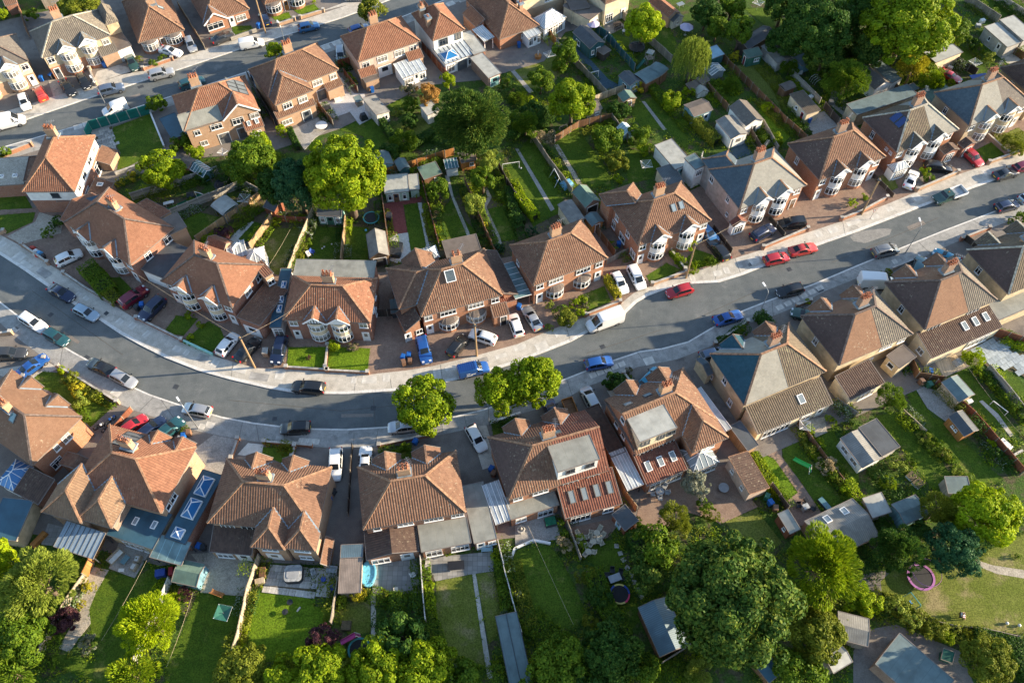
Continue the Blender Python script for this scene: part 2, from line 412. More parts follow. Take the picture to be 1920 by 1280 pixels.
def band(name, A, B, z, mat, thick=0.0): return sheet(name, A+B[::-1], z, mat, thick=thick)
road1 = band('road', R1U, R1L, .012,'asphalt');road2 = band('road', R2U, R2L, .012,'asphalt')
PAVE = {}
for nm, A, B in (('a', W1U, R1U),('b', R1L, W1L),('c', W2U, R2U),('d', R2L, W2L)):
    PAVE[nm] = band('pavement', A, B, .12,'concrete' if nm in 'ac' else 'c_grey',.12)
def kerb(line, side, w=.3):
    pts = [P(x, y, .12) for x, y in line];m = MB();out = []
    for i, p in enumerate(pts):
        d = (pts[min(i+1, len(pts)-1)]-pts[max(i-1,0)]);n = Vector((-d.y, d.x, 0)).normalized()*side
        out.append((p-n*.02, p+n*w))
    for (a, b),(c, d) in zip(out, out[1:]):
        L = (Vector(c)-Vector(a)).length;k = max(1, int(L/.95))
        for j in range(k):
            t0, t1 = (j+.012)/k, (j+.988)/k
            q = [a.lerp(c, t0), a.lerp(c, t1), b.lerp(d, t1), b.lerp(d, t0)]
            if side < 0: q = q[::-1]
            z = .126+random.uniform(0,.006)
            m.prism([(v.x, v.y) for v in q],.0, z, 0, False)
    o = m.build('kerb','kerb_stone');struct(o)
for ln, s in ((R1U, 1),(R1L, -1),(R2U, 1),(R2L, -1)): kerb(ln, s, .42 if ln is R2U else .2)

FORE = []
def S(name, z, mat, *px):
    if name=='forecourt': FORE.append(list(px))
    return sheet(name, list(px), z, mat, thick=z)
S('forecourt',.105,'tarmac', *(W1U+[(820,-140),(-90,60)]))
S('forecourt',.104,'tarmac', *(W1L[::-1]+[(-90,420),(80,400),(240,335),(330,300),(505,285),(640,240),(800,160),(900,150),(1020,115),(1060,60),(1150,40),(1150,-40)]))
S('forecourt',.106,'block_paving', *(W2U+[(2060,60),(1920,130),(1770,190),(1640,250),(1500,290),(1350,330),(1270,370),(1140,400),(1110,440),(960,480),(860,500),(720,510),(540,520),(420,490),(300,430),(190,370),(60,390),(-110,370)]))
S('forecourt',.107,'tarmac', *(W2L[::-1]+[(-110,960),(60,1000),(110,1010),(300,1060),(420,1050),(630,1060),(790,1050),(940,1010),(1180,985),(1280,920),(1400,870),(1560,800),(1720,730),(1900,650),(2060,570)]))
def newell(poly):
    n = Vector((0,0,0))
    for i in range(len(poly)):
        a, b = Vector(poly[i]), Vector(poly[(i+1) % len(poly)]);n+=a.cross(b)
    return n.normalized()
def upward(poly): return poly if newell(poly).z >= 0 else poly[::-1]
def clip(poly, ax, val, keep_less):
    out = [];sgn = 1 if keep_less else -1
    for i in range(len(poly)):
        a, b = Vector(poly[i]), Vector(poly[(i+1) % len(poly)]);da, db = (a[ax]-val)*sgn, (b[ax]-val)*sgn
        if da <= 0: out.append(a)
        if da*db < 0: out.append(a.lerp(b, da/(da-db)))
    return out
def tile_face(mb, poly, per=.31, amp=.036):
    poly = [Vector(p) for p in upward(poly)];n = newell(poly)
    t = Vector((-n.y, n.x, 0)).normalized();s = n.cross(t)
    Q = [(p.dot(t), p.dot(s)) for p in poly];base = poly[0].dot(n)
    u0, u1 = min(q[0] for q in Q), max(q[0] for q in Q)
    def rng(u):
        vs_ = []
        for i in range(len(Q)):
            a, b = Q[i], Q[(i+1) % len(Q)]
            lo, hi = min(a[0], b[0]), max(a[0], b[0])
            if lo-1e-6 <= u <= hi+1e-6:
                if hi-lo < 1e-6: vs_+=[a[1], b[1]]
                else: vs_.append(a[1]+(b[1]-a[1])*(u-a[0])/(b[0]-a[0]))
        return (min(vs_), max(vs_)) if vs_ else (0,0)
    us = [(u0,0.0)];k = math.floor(u0/per)
    prof = ((0,0),(.05, amp*.8),(.10, amp),(.15, amp*.8),(.20,0))
    while k*per < u1:
        for du, h in prof:
            u = k*per+du
            if u0 < u < u1: us.append((u, h))
        k+=1
    us.append((u1,0.0))
    pr = []
    for u, h in us:
        a, b = rng(u);o = n*(base+h)
        pr.append(((t*u+s*a+o),(t*u+s*b+o),(u, a),(u, b)))
    for A, B in zip(pr, pr[1:]):
        pts, uv = [A[0], B[0]],[A[2], B[2]]
        if B[3][1]-B[2][1] > .004: pts.append(B[1]);uv.append(B[3])
        if A[3][1]-A[2][1] > .004: pts.append(A[1]);uv.append(A[3])
        if len(pts) > 2: mb.face(pts, 0, uv)
def roof_face(mb, poly, style):
    if style=='pan': tile_face(mb, poly)
    else: mb.face(upward(poly))
STYLE = {m: ('pan' if m.startswith('t_') else 'flat') for m in MATS}
def ridge_of(m): return {'t_orange': 'ridge_orange','t_brown': 'ridge_brown','t_red': 'ridge_orange','t_dark': 'ridge_dark','slate_pale': 'ridge_brown',
                         'slate': 'ridge_brown','t_sand': 'ridge_brown'}.get(m, 'ridge_pale' if m in ('t_moss','t_grey') else 'ridge_dark')
def rot90(p): return (-p[1], p[0], p[2])
def hip_polys(w, d, ze, t, ends='hh', axis='x'):
    if axis=='y':
        F, L, G = hip_polys(d, w, ze, t, ends, 'x')
        return [[rot90(p) for p in f] for f in F],[[rot90(p) for p in l] for l in L],[[rot90(p) for p in g] for g in G]
    rh = d/2*t;lim = w/2-.05
    hl = min(d/2, lim) if ends[0]=='h' else 0;hr = min(d/2, lim) if ends[1]=='h' else 0
    a, b, c, e = (-w/2,-d/2, ze),(w/2,-d/2, ze),(w/2, d/2, ze),(-w/2, d/2, ze)
    A, B = (-w/2+hl, 0, ze+rh),(w/2-hr, 0, ze+rh)
    F = [[a, b, B, A],[c, e, A, B]];L = [[A, B]];G = []
    if hr: F.append([b, c, B]);L+=[[B, b],[B, c]]
    else: G.append([b, c, B])
    if hl: F.append([e, a, A]);L+=[[A, e],[A, a]]
    else: G.append([e, a, A])
    return F, L, G

WINC = {}
def window_meshes(w, h, n, fm='upvc', gm='glass', bars=True):
    key = (round(w, 2), round(h, 2), n, fm, gm)
    if key in WINC: return WINC[key]
    m = MB();f = .065;y0, y1 = -.07,.02
    m.box(-w/2, y0,0, w/2, y1, f);m.box(-w/2, y0, h-f, w/2, y1, h)
    for i in range(n+1):
        x = -w/2+f/2+(w-f)*i/n;m.box(x-f/2, y0+.002, f, x+f/2, y1, h-f)
    if bars and h > 1.0: m.box(-w/2+f, y0+.004, h*.7, w/2-f, y1, h*.7+.06)
    m.box(-w/2-.06,-.14,-.07, w/2+.06,.02,-.003)
    g_ = MB();g_.face([(-w/2+.03,-.02,.03),(w/2-.03,-.02,.03),(w/2-.03,-.02, h-.03),(-w/2+.03,-.02, h-.03)])
    WINC[key] = (m.mesh('window',[fm]), g_.mesh('glass',[gm]));return WINC[key]
DOORC = {}
def door_meshes(w, h, mat):
    if (w, h, mat) in DOORC: return DOORC[(w, h, mat)]
    m = MB();m.box(-w/2,-.06,0,-w/2+.1,.02, h);m.box(w/2-.1,-.06,0, w/2,.02, h);m.box(-w/2+.1,-.06, h-.1, w/2-.1,.02, h)
    m.box(-w/2+.1,-.03,0, w/2-.1,.02, h-.1,1)
    g_ = MB();g_.box(-w*.22,-.045, h*.5, w*.22,-.025, h*.85)
    DOORC[(w, h, mat)] = (m.mesh('door',['upvc', mat]), g_.mesh('glass',['glass']));return DOORC[(w, h, mat)]
BAYC = {}
def bay_points(w, dep, n=6):
    A = rad(72);return [((w/2)*math.sin(a)/math.sin(A),-dep*(math.cos(a)-math.cos(A))/(1-math.cos(A))) for a in [-A+2*A*i/n for i in range(n+1)]]
def bay_window_meshes(w, dep, h):
    k = ('b', w, dep, h)
    if k in BAYC: return BAYC[k]
    pts = bay_points(w, dep);m = MB();g_ = MB()
    for p, q in zip(pts, pts[1:]):
        for z in (.04, h-.04, h*.72): m.beam((*p, z),(*q, z),.08,.08 if z != h*.72 else .045)
        pi, qi = (p[0]*.985, p[1]*.97+.01),(q[0]*.985, q[1]*.97+.01)
        g_.face([(*pi, .06),(*qi, .06),(*qi, h-.06),(*pi, h-.06)])
    for p in pts: m.beam((*p, 0),(*p, h),.075,.075)
    BAYC[k] = (m.mesh('bay_window',['upvc']), g_.mesh('glass',['glass']));return BAYC[k]

class Bld:
    def __init__(s, nl, nr, d, ze, root=None, name=None,label=None, cat='house', group=None, inset=.32, base=.0):
        c, rz, s.w = frame_px(nl, nr, d, ze);s.d, s.ze, s.inset = d, ze, inset
        if root is None:
            c.z = base;s.root = thing(name,label, cat, c, rz, group);s.M = Matrix()
            s.W = Matrix.Translation(c) @ Matrix.Rotation(rz, 4,'Z')
            s.rootW = s.W;s.rz = 0.0
        else:
            s.root = root.root;s.rootW = root.rootW
            s.M = root.rootW.inverted() @ Matrix.Translation((c.x, c.y, 0)) @ Matrix.Rotation(rz, 4,'Z')
            s.rz = s.M.to_euler().z
        s.hw, s.hd = s.w/2-inset, d/2-inset
    def part(s, mb, name, mats, parent=None, M=None):
        return mb.build(name, mats, parent or s.root, M=s.M if M is None else s.M @ M)
    def walls(s, mat='brick_orange', upper=None, zs=2.55, z0=0, top=None, name='wall'):
        top = s.ze if top is None else top
        if upper:
            m = MB();m.box(-s.hw, -s.hd, z0, s.hw, s.hd, zs);s.part(m, name, mat)
            m = MB();m.box(-s.hw-.03,-s.hd-.03, zs, s.hw+.03, s.hd+.03, top);s.part(m, name, upper)
        else:
            m = MB();m.box(-s.hw, -s.hd, z0, s.hw, s.hd, top);s.part(m, name, mat)
        s.wm = mat;s.um = upper or mat
        return s
    def roof(s, mat='t_orange', t=.75, ends='hh', axis=None, fascia='gutter_brown', ridge=None, hip=None, mat2=None, split=0.0, name='roof'):
        axis = axis or ('x' if s.w >= s.d else 'y');s.t, s.axis, s.ends = t, axis, ends
        F, L, G = hip_polys(s.w, s.d, s.ze, t, ends, axis)
        s.rh = (s.d if axis=='x' else s.w)/2*t
        if hip:  # left slope takes a darker tile of its own, shade put into colour
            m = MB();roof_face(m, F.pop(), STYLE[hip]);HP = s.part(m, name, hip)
        halves = [(mat, None)] if not mat2 else [(mat, True),(mat2, False)]
        s.roofs = []
        for mt, side in halves:
            m = MB()
            for f in F:
                q = f if side is None else clip(f, 0, split, side)
                if len(q) > 2: roof_face(m, q, STYLE[mt])
            s.roofs.append(s.part(m, name, mt))
        m = MB()
        for a, b in L:
            o = Vector((0,0,.05));m.beam(Vector(a)+o, Vector(b)+o, .26,.13)
        s.part(m, 'ridge_tiles', ridge or ridge_of(mat), s.roofs[0])
        m = MB();x, y = s.w/2-.04, s.d/2-.04
        for a, b in (((-x, -y),(x, -y)),((x, -y),(x, y)),((x, y),(-x, y)),((-x, y),(-x, -y))):
            m.beam((*a, s.ze-.10),(*b, s.ze-.10),.09,.17)
        m.face([(-x, -y, s.ze-.09),(-x, y, s.ze-.09),(x, y, s.ze-.09),(x, -y, s.ze-.09)])
        s.part(m, 'gutter', fascia, s.roofs[0])
        for g_ in G:
            m = MB();k = s.inset
            q = [(p[0]-math.copysign(k, p[0]) if abs(p[0]) > s.w/2-.01 else p[0], p[1]-math.copysign(k, p[1]) if abs(p[1]) > s.d/2-.01 else p[1], p[2]-.12 if p[2] > s.ze+.5 else p[2]-.1) for p in g_]
            m.face(q);s.part(m, 'gable_wall', s.um)
        return s
    def _side(s, side):
        r = {'N': 0,'F': math.pi, 'L': -math.pi/2,'R': math.pi/2}[side]
        return r, (s.hd if side in 'NF' else s.hw)
    def _place(s, me, gme, side, u, z, out=0.0):
        r, dist = s._side(side)
        M = s.M @ Matrix.Rotation(r, 4,'Z') @ Matrix.Translation((u, -dist-out, z))
        o = put(me.name, me, s.root);o.matrix_local = M
        if gme: put('glass', gme, o)
        return o
    def win(s, side, u, z, w=1.7, h=1.25, n=3, fm='upvc', gm='glass'):
        a, b = window_meshes(w, h, n, fm, gm);s._place(a, b, side, u, z, .035);return s
    def door(s, side, u, mat='upvc', w=1.05, h=2.15, z=.1):
        a, b = door_meshes(w, h, mat);s._place(a, b, side, u, z, .035);return s
    def bay(s, u, w=2.8, dep=.95, floors=2, band='r_white', plinth=None, side='N'):
        r, dist = s._side(side);M = Matrix.Rotation(r, 4,'Z') @ Matrix.Translation((u, -dist, 0))
        pts = [(x, y) for x, y in bay_points(w*.97, dep*.94)]
        bands = [('bay_wall',0,.85, plinth or s.wm, 1.0)] + ([('bay_spandrel',2.25,3.3, band, 1.0),('bay_head',4.55,4.95, band, .99)] if floors==2 else [('bay_head',2.2,2.335, band, .98)])
        for n_, z0, z1, mt, k in bands:
            m = MB();m.prism([(x*k, y*k) for x, y in pts], z0, z1,0, True);s.part(m, n_, mt, M=M)
        a, b = bay_window_meshes(w, dep, 1.45);s._place(a, b, side, u, .82)
        if floors==2:
            a, b = bay_window_meshes(w, dep, 1.3);s._place(a, b, side, u, 3.28)
        else:
            m = MB();P2 = [(x*1.08, y*1.12) for x, y in pts]
            for p, q in zip(P2, P2[1:]): m.face([(*p, 2.34),(*q, 2.34),(q[0]*.6,.05,2.85),(p[0]*.6,.05,2.85)])
            m.face([(p[0], p[1],2.335) for p in P2[::-1]])
            s.part(m, 'bay_roof','f_brown', M=M)
        return s
    def wing(s, side, u, w, L, end='g', mat=None, wall=None, t=None, gable=None, name='wing', post=False):
        t = t or s.t;mat = mat or s.roofs[0].data.materials[0].name;D = s.d if side in 'NF' else s.w
        r, _ = s._side(side);M = Matrix.Rotation(r, 4,'Z');hw = w/2;h = hw*t;ze = s.ze+.012
        yi, yo = -D/2,-D/2-L;ro = yo if end=='g' else yo+min(hw, L+hw-.05);ri = yi+hw*(t/s.t)
        m = MB()
        for sg in (-1,1):
            roof_face(m, [(u+sg*hw, yi, ze),(u+sg*hw, yo, ze),(u, ro, ze+h),(u, ri, ze+h)], STYLE[mat])
        if end=='h': roof_face(m, [(u-hw, yo, ze),(u+hw, yo, ze),(u, ro, ze+h)], STYLE[mat])
        R = s.part(m, name+'_roof', mat, M=M)
        m = MB();m.beam((u, ri, ze+h+.05),(u, ro, ze+h+.05),.24,.12)
        if end=='h':
            for sg in (-1,1): m.beam((u, ro, ze+h+.05),(u+sg*hw, yo, ze+.05),.24,.12)
        s.part(m, 'ridge_tiles', ridge_of(mat), R, M=M)
        m = MB()
        for sg in (-1,1): m.beam((u+sg*hw, yi, ze+.03),(u, ri, ze+h+.03),.22,.03)
        s.part(m, 'valley','lead', R, M=M)
        if end=='g':
            m = MB()
            for sg in (-1,1): m.beam((u+sg*hw, yo+.03, ze-.07),(u, yo+.03, ze+h-.07),.06,.24)
            s.part(m, 'bargeboard','upvc' if side=='N' else 'gutter_brown', R, M=M)
            m = MB();m.face([(u-hw+.1, yo+.16, ze-.1),(u+hw-.1, yo+.16, ze-.1),(u, yo+.16, ze+h-.18)])
            s.part(m, 'gable_wall', gable or wall or s.um, M=M)
        if L > .8:
            i = s.inset;m = MB();m.box(u-hw+i, yo+i, 0, u+hw-i, yi+i+.1, ze-.05)
            s.part(m, name+'_wall', wall or s.um, M=M)
            m = MB()
            for a, b in (((u-hw, yi),(u-hw, yo)),((u+hw, yi),(u+hw, yo))) + ((((u-hw, yo),(u+hw, yo)),) if end=='h' else ()):
                m.beam((*a, ze-.1),(*b, ze-.1),.09,.16)
            s.part(m, 'gutter','gutter_brown', R, M=M)
        return s
    def wingwin(s, side, u, L, z, w=1.5, h=1.2, n=2, door=None):
        D = (s.d if side in 'NF' else s.w);r, _ = s._side(side)
        me, gm = door_meshes(w, h, door) if door else window_meshes(w, h, n)
        o = put(me.name, me, s.root);o.matrix_local = s.M @ Matrix.Rotation(r, 4,'Z') @ Matrix.Translation((u, -D/2-L+s.inset-.035, z))
        put('glass', gm, o);return s
    def chimney(s, x, y=0, n=6, lx=1.5, ly=.75, up=1.35, mat='brick_tan', aerial=True):
        top = s.ze+s.rh+up;m = MB();m.box(x-lx/2, y-ly/2, s.ze+.5, x+lx/2, y+ly/2, top-.25)
        m.box(x-lx/2-.07, y-ly/2-.07, top-.25, x+lx/2+.07, y+ly/2+.07, top-.08);m.box(x-lx/2-.02, y-ly/2-.02, top-.08, x+lx/2+.02, y+ly/2+.02, top)
        o = s.part(m, 'chimney', mat)
        m = MB();m.box(x-lx/2-.16, y-ly/2-.3, s.ze+s.rh-.5, x+lx/2+.16, y+ly/2+.3, s.ze+s.rh-.22);s.part(m, 'flashing','lead', o)
        rows = 2 if n > 3 else 1;per = (n+rows-1)//rows
        if 'pot' not in BAYC:
            q = MB();q.lathe([(0.0,0),(.15,0),(.125,.1),(.115,.42),(.15,.45),(.15,.52),(.10,.52),(.09,.3),(0,.28)],9);BAYC['pot'] = q.mesh('chimney_pot',['terracotta'], True)
        for i in range(n):
            a, b = i % per, i//per
            px = x-lx/2+lx*(a+.5)/per if lx >= ly else x-lx/2+lx*(b+.5)/rows
            py = y-ly/2+ly*(b+.5)/rows if lx >= ly else y-ly/2+ly*(a+.5)/per
            p = put('chimney_pot', BAYC['pot'], o);p.matrix_local = s.M @ Matrix.Translation((px, py, top-.01)) @ Matrix.Scale(random.uniform(.85,1.2),4)
        if aerial:
            m = MB();q = (x+lx/2+.05, y, top-.5);m.beam(q, (q[0], q[1], top+1.3),.05,.05)
            a = random.uniform(0,3);dx, dy = math.cos(a), math.sin(a);z = top+1.25
            m.beam((q[0]-dx*.7, q[1]-dy*.7, z),(q[0]+dx*.7, q[1]+dy*.7, z),.035,.035)
            for k in (-.5,-.25,0,.25,.5): m.beam((q[0]+dx*k-dy*.3, q[1]+dy*k+dx*.3, z+.02),(q[0]+dx*k+dy*.3, q[1]+dy*k-dx*.3, z+.02),.025,.025)
            s.part(m, 'aerial','metal_grey')
        return s
    def plate(s, name, side, u, v, w, h, th=.09, fm='upvc_grey', gm='glass_sky', parent=None, plane=None):
        D = (s.d if side in 'NF' else s.w);r, _ = s._side(side);t = s.t
        c = 1/math.sqrt(1+t*t);sn = t*c
        B = Matrix.Rotation(r, 4,'Z') @ Matrix.Translation((u, -D/2, s.ze)) @ Matrix(((1,0,0,0),(0, c, -sn, 0),(0, sn, c, 0),(0,0,0,1))) @ Matrix.Translation((0, v, 0))
        return s._plate(name, B, w, h, th, fm, gm, parent or s.roofs[0])
    def _plate(s, name, B, w, h, th, fm, gm, parent):
        m = MB();f = .09;z0, z1 = .0, th+.05
        m.box(-w/2,0, z0, w/2, f, z1);m.box(-w/2, h-f, z0, w/2, h, z1);m.box(-w/2, f, z0,-w/2+f, h-f, z1);m.box(w/2-f, f, z0, w/2, h-f, z1)
        o = s.part(m, name, fm, parent, M=B)
        m = MB();m.box(-w/2+f, f, z0, w/2-f, h-f, z1-.03);s.part(m, 'glass', gm, o, M=B) if False else m.build('glass', gm, o, M=s.M @ B)
        return s
    def block(s, wall, roof, kind='flat', rise=.6, z0=0, over=.14, trim='gutter_brown', bars=0, barmat='upvc', open_=False, pfx='', flush=False, wallname=None, roofname=None):
        w, d, h = s.w, s.d, s.ze;s.inset = over;s.hw, s.hd = w/2-over, d/2-over;s.bk, s.rise = kind, rise
        x, y, X, Y = s.hw, s.hd, w/2, d/2;wn, rn = wallname or pfx+'wall', roofname or pfx+'roof'
        z = lambda px, py: (h if kind in ('flat','hip') else h+rise*(py+Y)/d if kind=='mono' else h+rise*(Y-py)/d if kind=='monoF' else h+rise*(px+X)/w if kind=='monoL' else h+rise*(X-px)/w if kind=='monoR'
                            else h+rise*(1-abs(px)/X) if kind=='gy' else h+rise*(1-abs(py)/Y))
        if not open_:
            m = MB();cs = [(-x, -y),(x, -y),(x, y),(-x, y)]
            for a, b in zip(cs, cs[1:]+cs[:1]):
                mid = ((a[0]+b[0])/2,(a[1]+b[1])/2)
                top = [(*b, z(*b)-.03)]
                if (kind=='gy' and a[1]==b[1]) or (kind=='gx' and a[0]==b[0]): top.append((*mid, z(*mid)-.03))
                m.face([(*a, z0),(*b, z0)]+top+[(*a, z(*a)-.03)])
            s.part(m, wn, wall)
        else:
            for px in (-x+.1, x-.1):
                for py in (-y+.1, y-.1):
                    m = MB();m.beam((px, py, z0),(px, py, z(px, py)-.03),.12,.12);s.part(m, pfx+'post', wall)
        V = lambda px, py: (px, py, z(px, py))
        if kind=='gy': F = [[(-X, -Y, h),(0,-Y, h+rise),(0, Y, h+rise),(-X, Y, h)],[(0,-Y, h+rise),(X, -Y, h),(X, Y, h),(0, Y, h+rise)]]
        elif kind=='gx': F = [[(-X, -Y, h),(X, -Y, h),(X, 0, h+rise),(-X, 0, h+rise)],[(-X, 0, h+rise),(X, 0, h+rise),(X, Y, h),(-X, Y, h)]]
        elif kind=='arch':
            F = [];N = 6
            for i in range(N):
                a, b = math.pi*i/N, math.pi*(i+1)/N
                F.append([(-X, -Y*math.cos(a), h+rise*math.sin(a)),(X, -Y*math.cos(a), h+rise*math.sin(a)),(X, -Y*math.cos(b), h+rise*math.sin(b)),(-X, -Y*math.cos(b), h+rise*math.sin(b))])
        elif kind=='hip':
            s.t = rise/(min(w, d)/2);F, L, _ = hip_polys(w, d, h, s.t, 'hh','x' if w >= d else 'y');s.rh = rise
        else: F = [[V(-X, -Y), V(X, -Y), V(X, Y), V(-X, Y)]]
        m = MB()
        for f in F:
            f = upward(f)
            if STYLE[roof]=='pan': tile_face(m, f)
            else: m.face(f)
            th = .07
            g_ = [(p[0], p[1], p[2]-th) for p in f]
            m.face(g_[::-1])
        s.roofs = [s.part(m, rn, roof)]
        m = MB();th = .16 if kind=='flat' else .1
        cs = [(-X, -Y),(X, -Y),(X, Y),(-X, Y)]
        for a, b in zip(cs, cs[1:]+cs[:1]):
            pts = [a, b]
            if (kind=='gy' and a[1]==b[1]) or (kind=='gx' and a[0]==b[0]): pts = [a, ((a[0]+b[0])/2,(a[1]+b[1])/2), b]
            for p, q in zip(pts, pts[1:]): m.beam((*p, (h if kind in ('hip','arch') else z(*p))-th/2+.035),(*q, (h if kind in ('hip','arch') else z(*q))-th/2+.035),.07, th)
        s.part(m, pfx+'edge_trim', trim, s.roofs[0])
        if bars:
            if kind=='hip':
                for a, b in L:
                    m = MB();m.beam(Vector(a)+Vector((0,0,.03)), Vector(b)+Vector((0,0,.03)),.09,.07);s.part(m, 'glazing_bar', barmat, s.roofs[0])
            for f in F:
                f = [Vector(p) for p in upward(f)]
                n = newell(f);t = Vector((-n.y, n.x, 0)).normalized() if abs(n.z) < .999 else Vector((1,0,0));sl_ = n.cross(t)
                Q = [(p.dot(t), p.dot(sl_)) for p in f];o = n*(f[0].dot(n)+.025);u0, u1 = min(q[0] for q in Q), max(q[0] for q in Q)
                k = max(1, round((u1-u0)/bars))
                for i in range(0 if kind != 'hip' else 1, k+1 if kind != 'hip' else k):
                    u = u0+(u1-u0)*i/k;vs_ = []
                    for a, b in zip(Q, Q[1:]+Q[:1]):
                        if abs(a[0]-b[0]) > 1e-6 and min(a[0], b[0])-1e-4 <= u <= max(a[0], b[0])+1e-4: vs_.append(a[1]+(b[1]-a[1])*(u-a[0])/(b[0]-a[0]))
                    if len(vs_) > 1 and max(vs_)-min(vs_) > .2:
                        m = MB();m.beam(t*u+sl_*min(vs_)+o, t*u+sl_*max(vs_)+o, .06,.05, up=n);s.part(m, 'glazing_bar', barmat, s.roofs[0])
        return s
    def rooflight(s, fx, fy, w=.8, h=1.2, fm='upvc', gm='glass_sky', name='skylight'):
        x = (fx-.5)*s.w;y = (fy-.5)*s.d;k = s.bk;rs = s.rise
        if k=='mono': t = rs/s.d;z = s.ze+rs*fy
        elif k=='gx': t = rs/(s.d/2)*(1 if fy < .5 else -1);z = s.ze+rs*(1-abs(y)/(s.d/2))
        else: t = 0;z = s.ze
        c = 1/math.sqrt(1+t*t);sn = t*c
        B = Matrix.Translation((x, y, z)) @ Matrix(((1,0,0,0),(0, c, -sn, 0),(0, sn, c, 0),(0,0,0,1))) @ Matrix.Translation((0,-h/2,0))
        return s._plate(name, B, w, h, .1, fm, gm, s.roofs[0])
    def lantern(s, fx, fy, w=1.3, d=2.6, rise=.7, gm='glass_blue'):
        x, y = (fx-.5)*s.w, (fy-.5)*s.d;F, L, _ = hip_polys(w, d, s.ze+.28, rise/(min(w, d)/2),'hh','x' if w >= d else 'y');T = Matrix.Translation((x, y, 0))
        m = MB();m.box(-w/2-.06,-d/2-.06, s.ze, w/2+.06, d/2+.06, s.ze+.29)
        for a, b in L: m.beam(Vector(a)+Vector((0,0,.03)), Vector(b)+Vector((0,0,.03)),.1,.07)
        o = s.part(m, 'roof_lantern','upvc', s.roofs[0], M=T)
        m = MB()
        for f in F: m.face(upward(f))
        m.build('glass', gm, o, M=s.M @ T);return s
def house(label, nl, nr, d, ze=5.1, name='semi_detached_house', **kw): return Bld(nl, nr, d, ze, None, name,label, 'house', **kw)
def ext(h, nl, nr, d, z, *a, **k): k.setdefault('pfx','extension_');return Bld(nl, nr, d, z, h).block(*a, **k)
def front(h, bx=.2, dx=.41, floors=2, band='r_white', gab=True, doors=('upvc','upvc'), bw=2.7, gable='upvc', wing_t=None, up=True):
    for sg, dm in ((-1, doors[0]),(1, doors[1])):
        b = sg*bx*h.w;h.bay(b, bw, .95, floors, band)
        if dm: h.door('N', sg*dx*h.w, dm)
        h.win('N', sg*dx*h.w, 3.45,1.15,1.15,2)
        if floors==2 and gab: h.wing('N', b, bw+.5,.55,'g', gable=gable, t=wing_t or h.t*1.05, name='gablet')
        if floors==1: h.win('N', b, 3.45,2.3,1.15,4)
    return h
def sidewins(h, side, *us):
    for u, z, w, hh in us: h.win(side, u, z, w, hh, 2)
    return h
A1 = house('tan bay-fronted semi at the left edge beyond the upper street',(-76,157),(53,114),8.6).walls('brick_tan','r_cream').roof('slate_brown',.72)
front(A1, band='r_cream', doors=('upvc','upvc')).chimney(0,.6)
A2 = house('brown-roofed semi with two white gabled bays, two black cars before it',(78,109),(207,66),8.4).walls('brick_orange','r_tan').roof('t_grey',.72)
front(A2, bx=.155, dx=.40, band='r_cream', doors=('upvc_grey', None)).chimney(-.6,1.2,8, aerial=True)
A2.door('N',.36*A2.w, 'upvc',1.6,2.2)
ext(A2,(190,107),(222,96),2.2,2.7,'brick_tan','t_grey','mono',.9)
ext(A2,(218,96),(246,85),6.0,2.7,'r_white','f_brown','flat')
ext(A2,(198,48),(222,40),5.5,5.0,'r_tan','t_grey','hip',1.6)
A3 = house('bungalow with twin round bay windows and steep brown hipped roof',(259,81),(346,56),13.5,2.75,'bungalow').walls('brick_orange').roof('t_brown',.85, axis='y')
A3.bay(-2.3,2.9,1.0,1,'r_white').bay(2.0,2.9,1.0,1,'r_white').door('N',0,'wood_brown').chimney(.6,-1.5,4, up=.7)
A3.plate('skylight','R',-1.5,2.6,.8,1.2)
A4 = house('bungalow with a white-edged front gable above the white van',(384,44),(468,17),12,2.75,'bungalow').walls('brick_orange').roof('t_brown',.85, axis='y')
A4.wing('N',-2.4,4.6,.7,'g', gable='brick_orange', t=.8).win('N',-2.6,.8,3.0,1.3,3).win('N',2.4,.8,1.9,1.2,3).door('N',.6,'upvc').chimney(0,1.5,4, up=.7)
A5 = house('bungalow with two round bays cut by the top edge of the photo',(496,9),(572,-13),11,2.75,'bungalow').walls('brick_orange').roof('t_brown',.8, axis='y')
A5.bay(-2.4,2.9,1.0,1,'r_white').bay(2.2,2.9,1.0,1,'r_white').door('N',0,'wood_orange')
B0 = house('orange-roofed white and brick house at the far left, striped near hip',(41,360),(140,359),12.2).walls('brick_red','r_white',2.9).roof('t_orange',.82, axis='y').chimney(-.4,2.9,6, lx=1.5)
B0.win('N',.5,3.5,1.3,1.0,1, gm='glass', fm='upvc_grey');sidewins(B0,'R',(-4.3,3.4,1.0,1.2),(-1.6,3.4,1.6,1.2),(1.6,3.4,1.6,1.2),(4.2,3.4,1.0,1.2),(-3,.9,1.8,1.3),(2.6,.3,1.8,2.0))
ext(B0,(106,378),(139,376),2.0,2.7,'brick_red','t_orange','mono',.9)
ext(B0,(153,385),(184,387),6.0,2.6,'brick_orange','t_brown','monoL',-1.0).rooflight(.5,.3,.9,.7).rooflight(.5,.75,.9,.7)
ext(B0,(176,300),(202,302),3.4,2.5,'brick_tan','t_brown','monoL',-.9)
ext(B0,(-60,352),(45,345),6.2,2.9,'brick_red','gravel','flat').lantern(.55,.3,.6,.5,.15,'glass_pale').lantern(.8,.3,.6,.5,.15,'glass_pale')
ext(B0,(43,340),(62,338),5.5,4.2,'brick_red','t_brown','flat')
B1 = house('semi with roof solar panels and a lit brick rear gable',(345,246),(486,205),9.2).walls('brick_tan').roof('t_orange',.78)
B1.wing('N',3.2,6.2,.35,'g', gable='brick_tan', t=.78, name='rear_gable').chimney(-1.9,1.4,8)
B1.plate('roof_sheet','N',-3.1,.05,6.6,2.5,.03,'f_grey','f_grey')
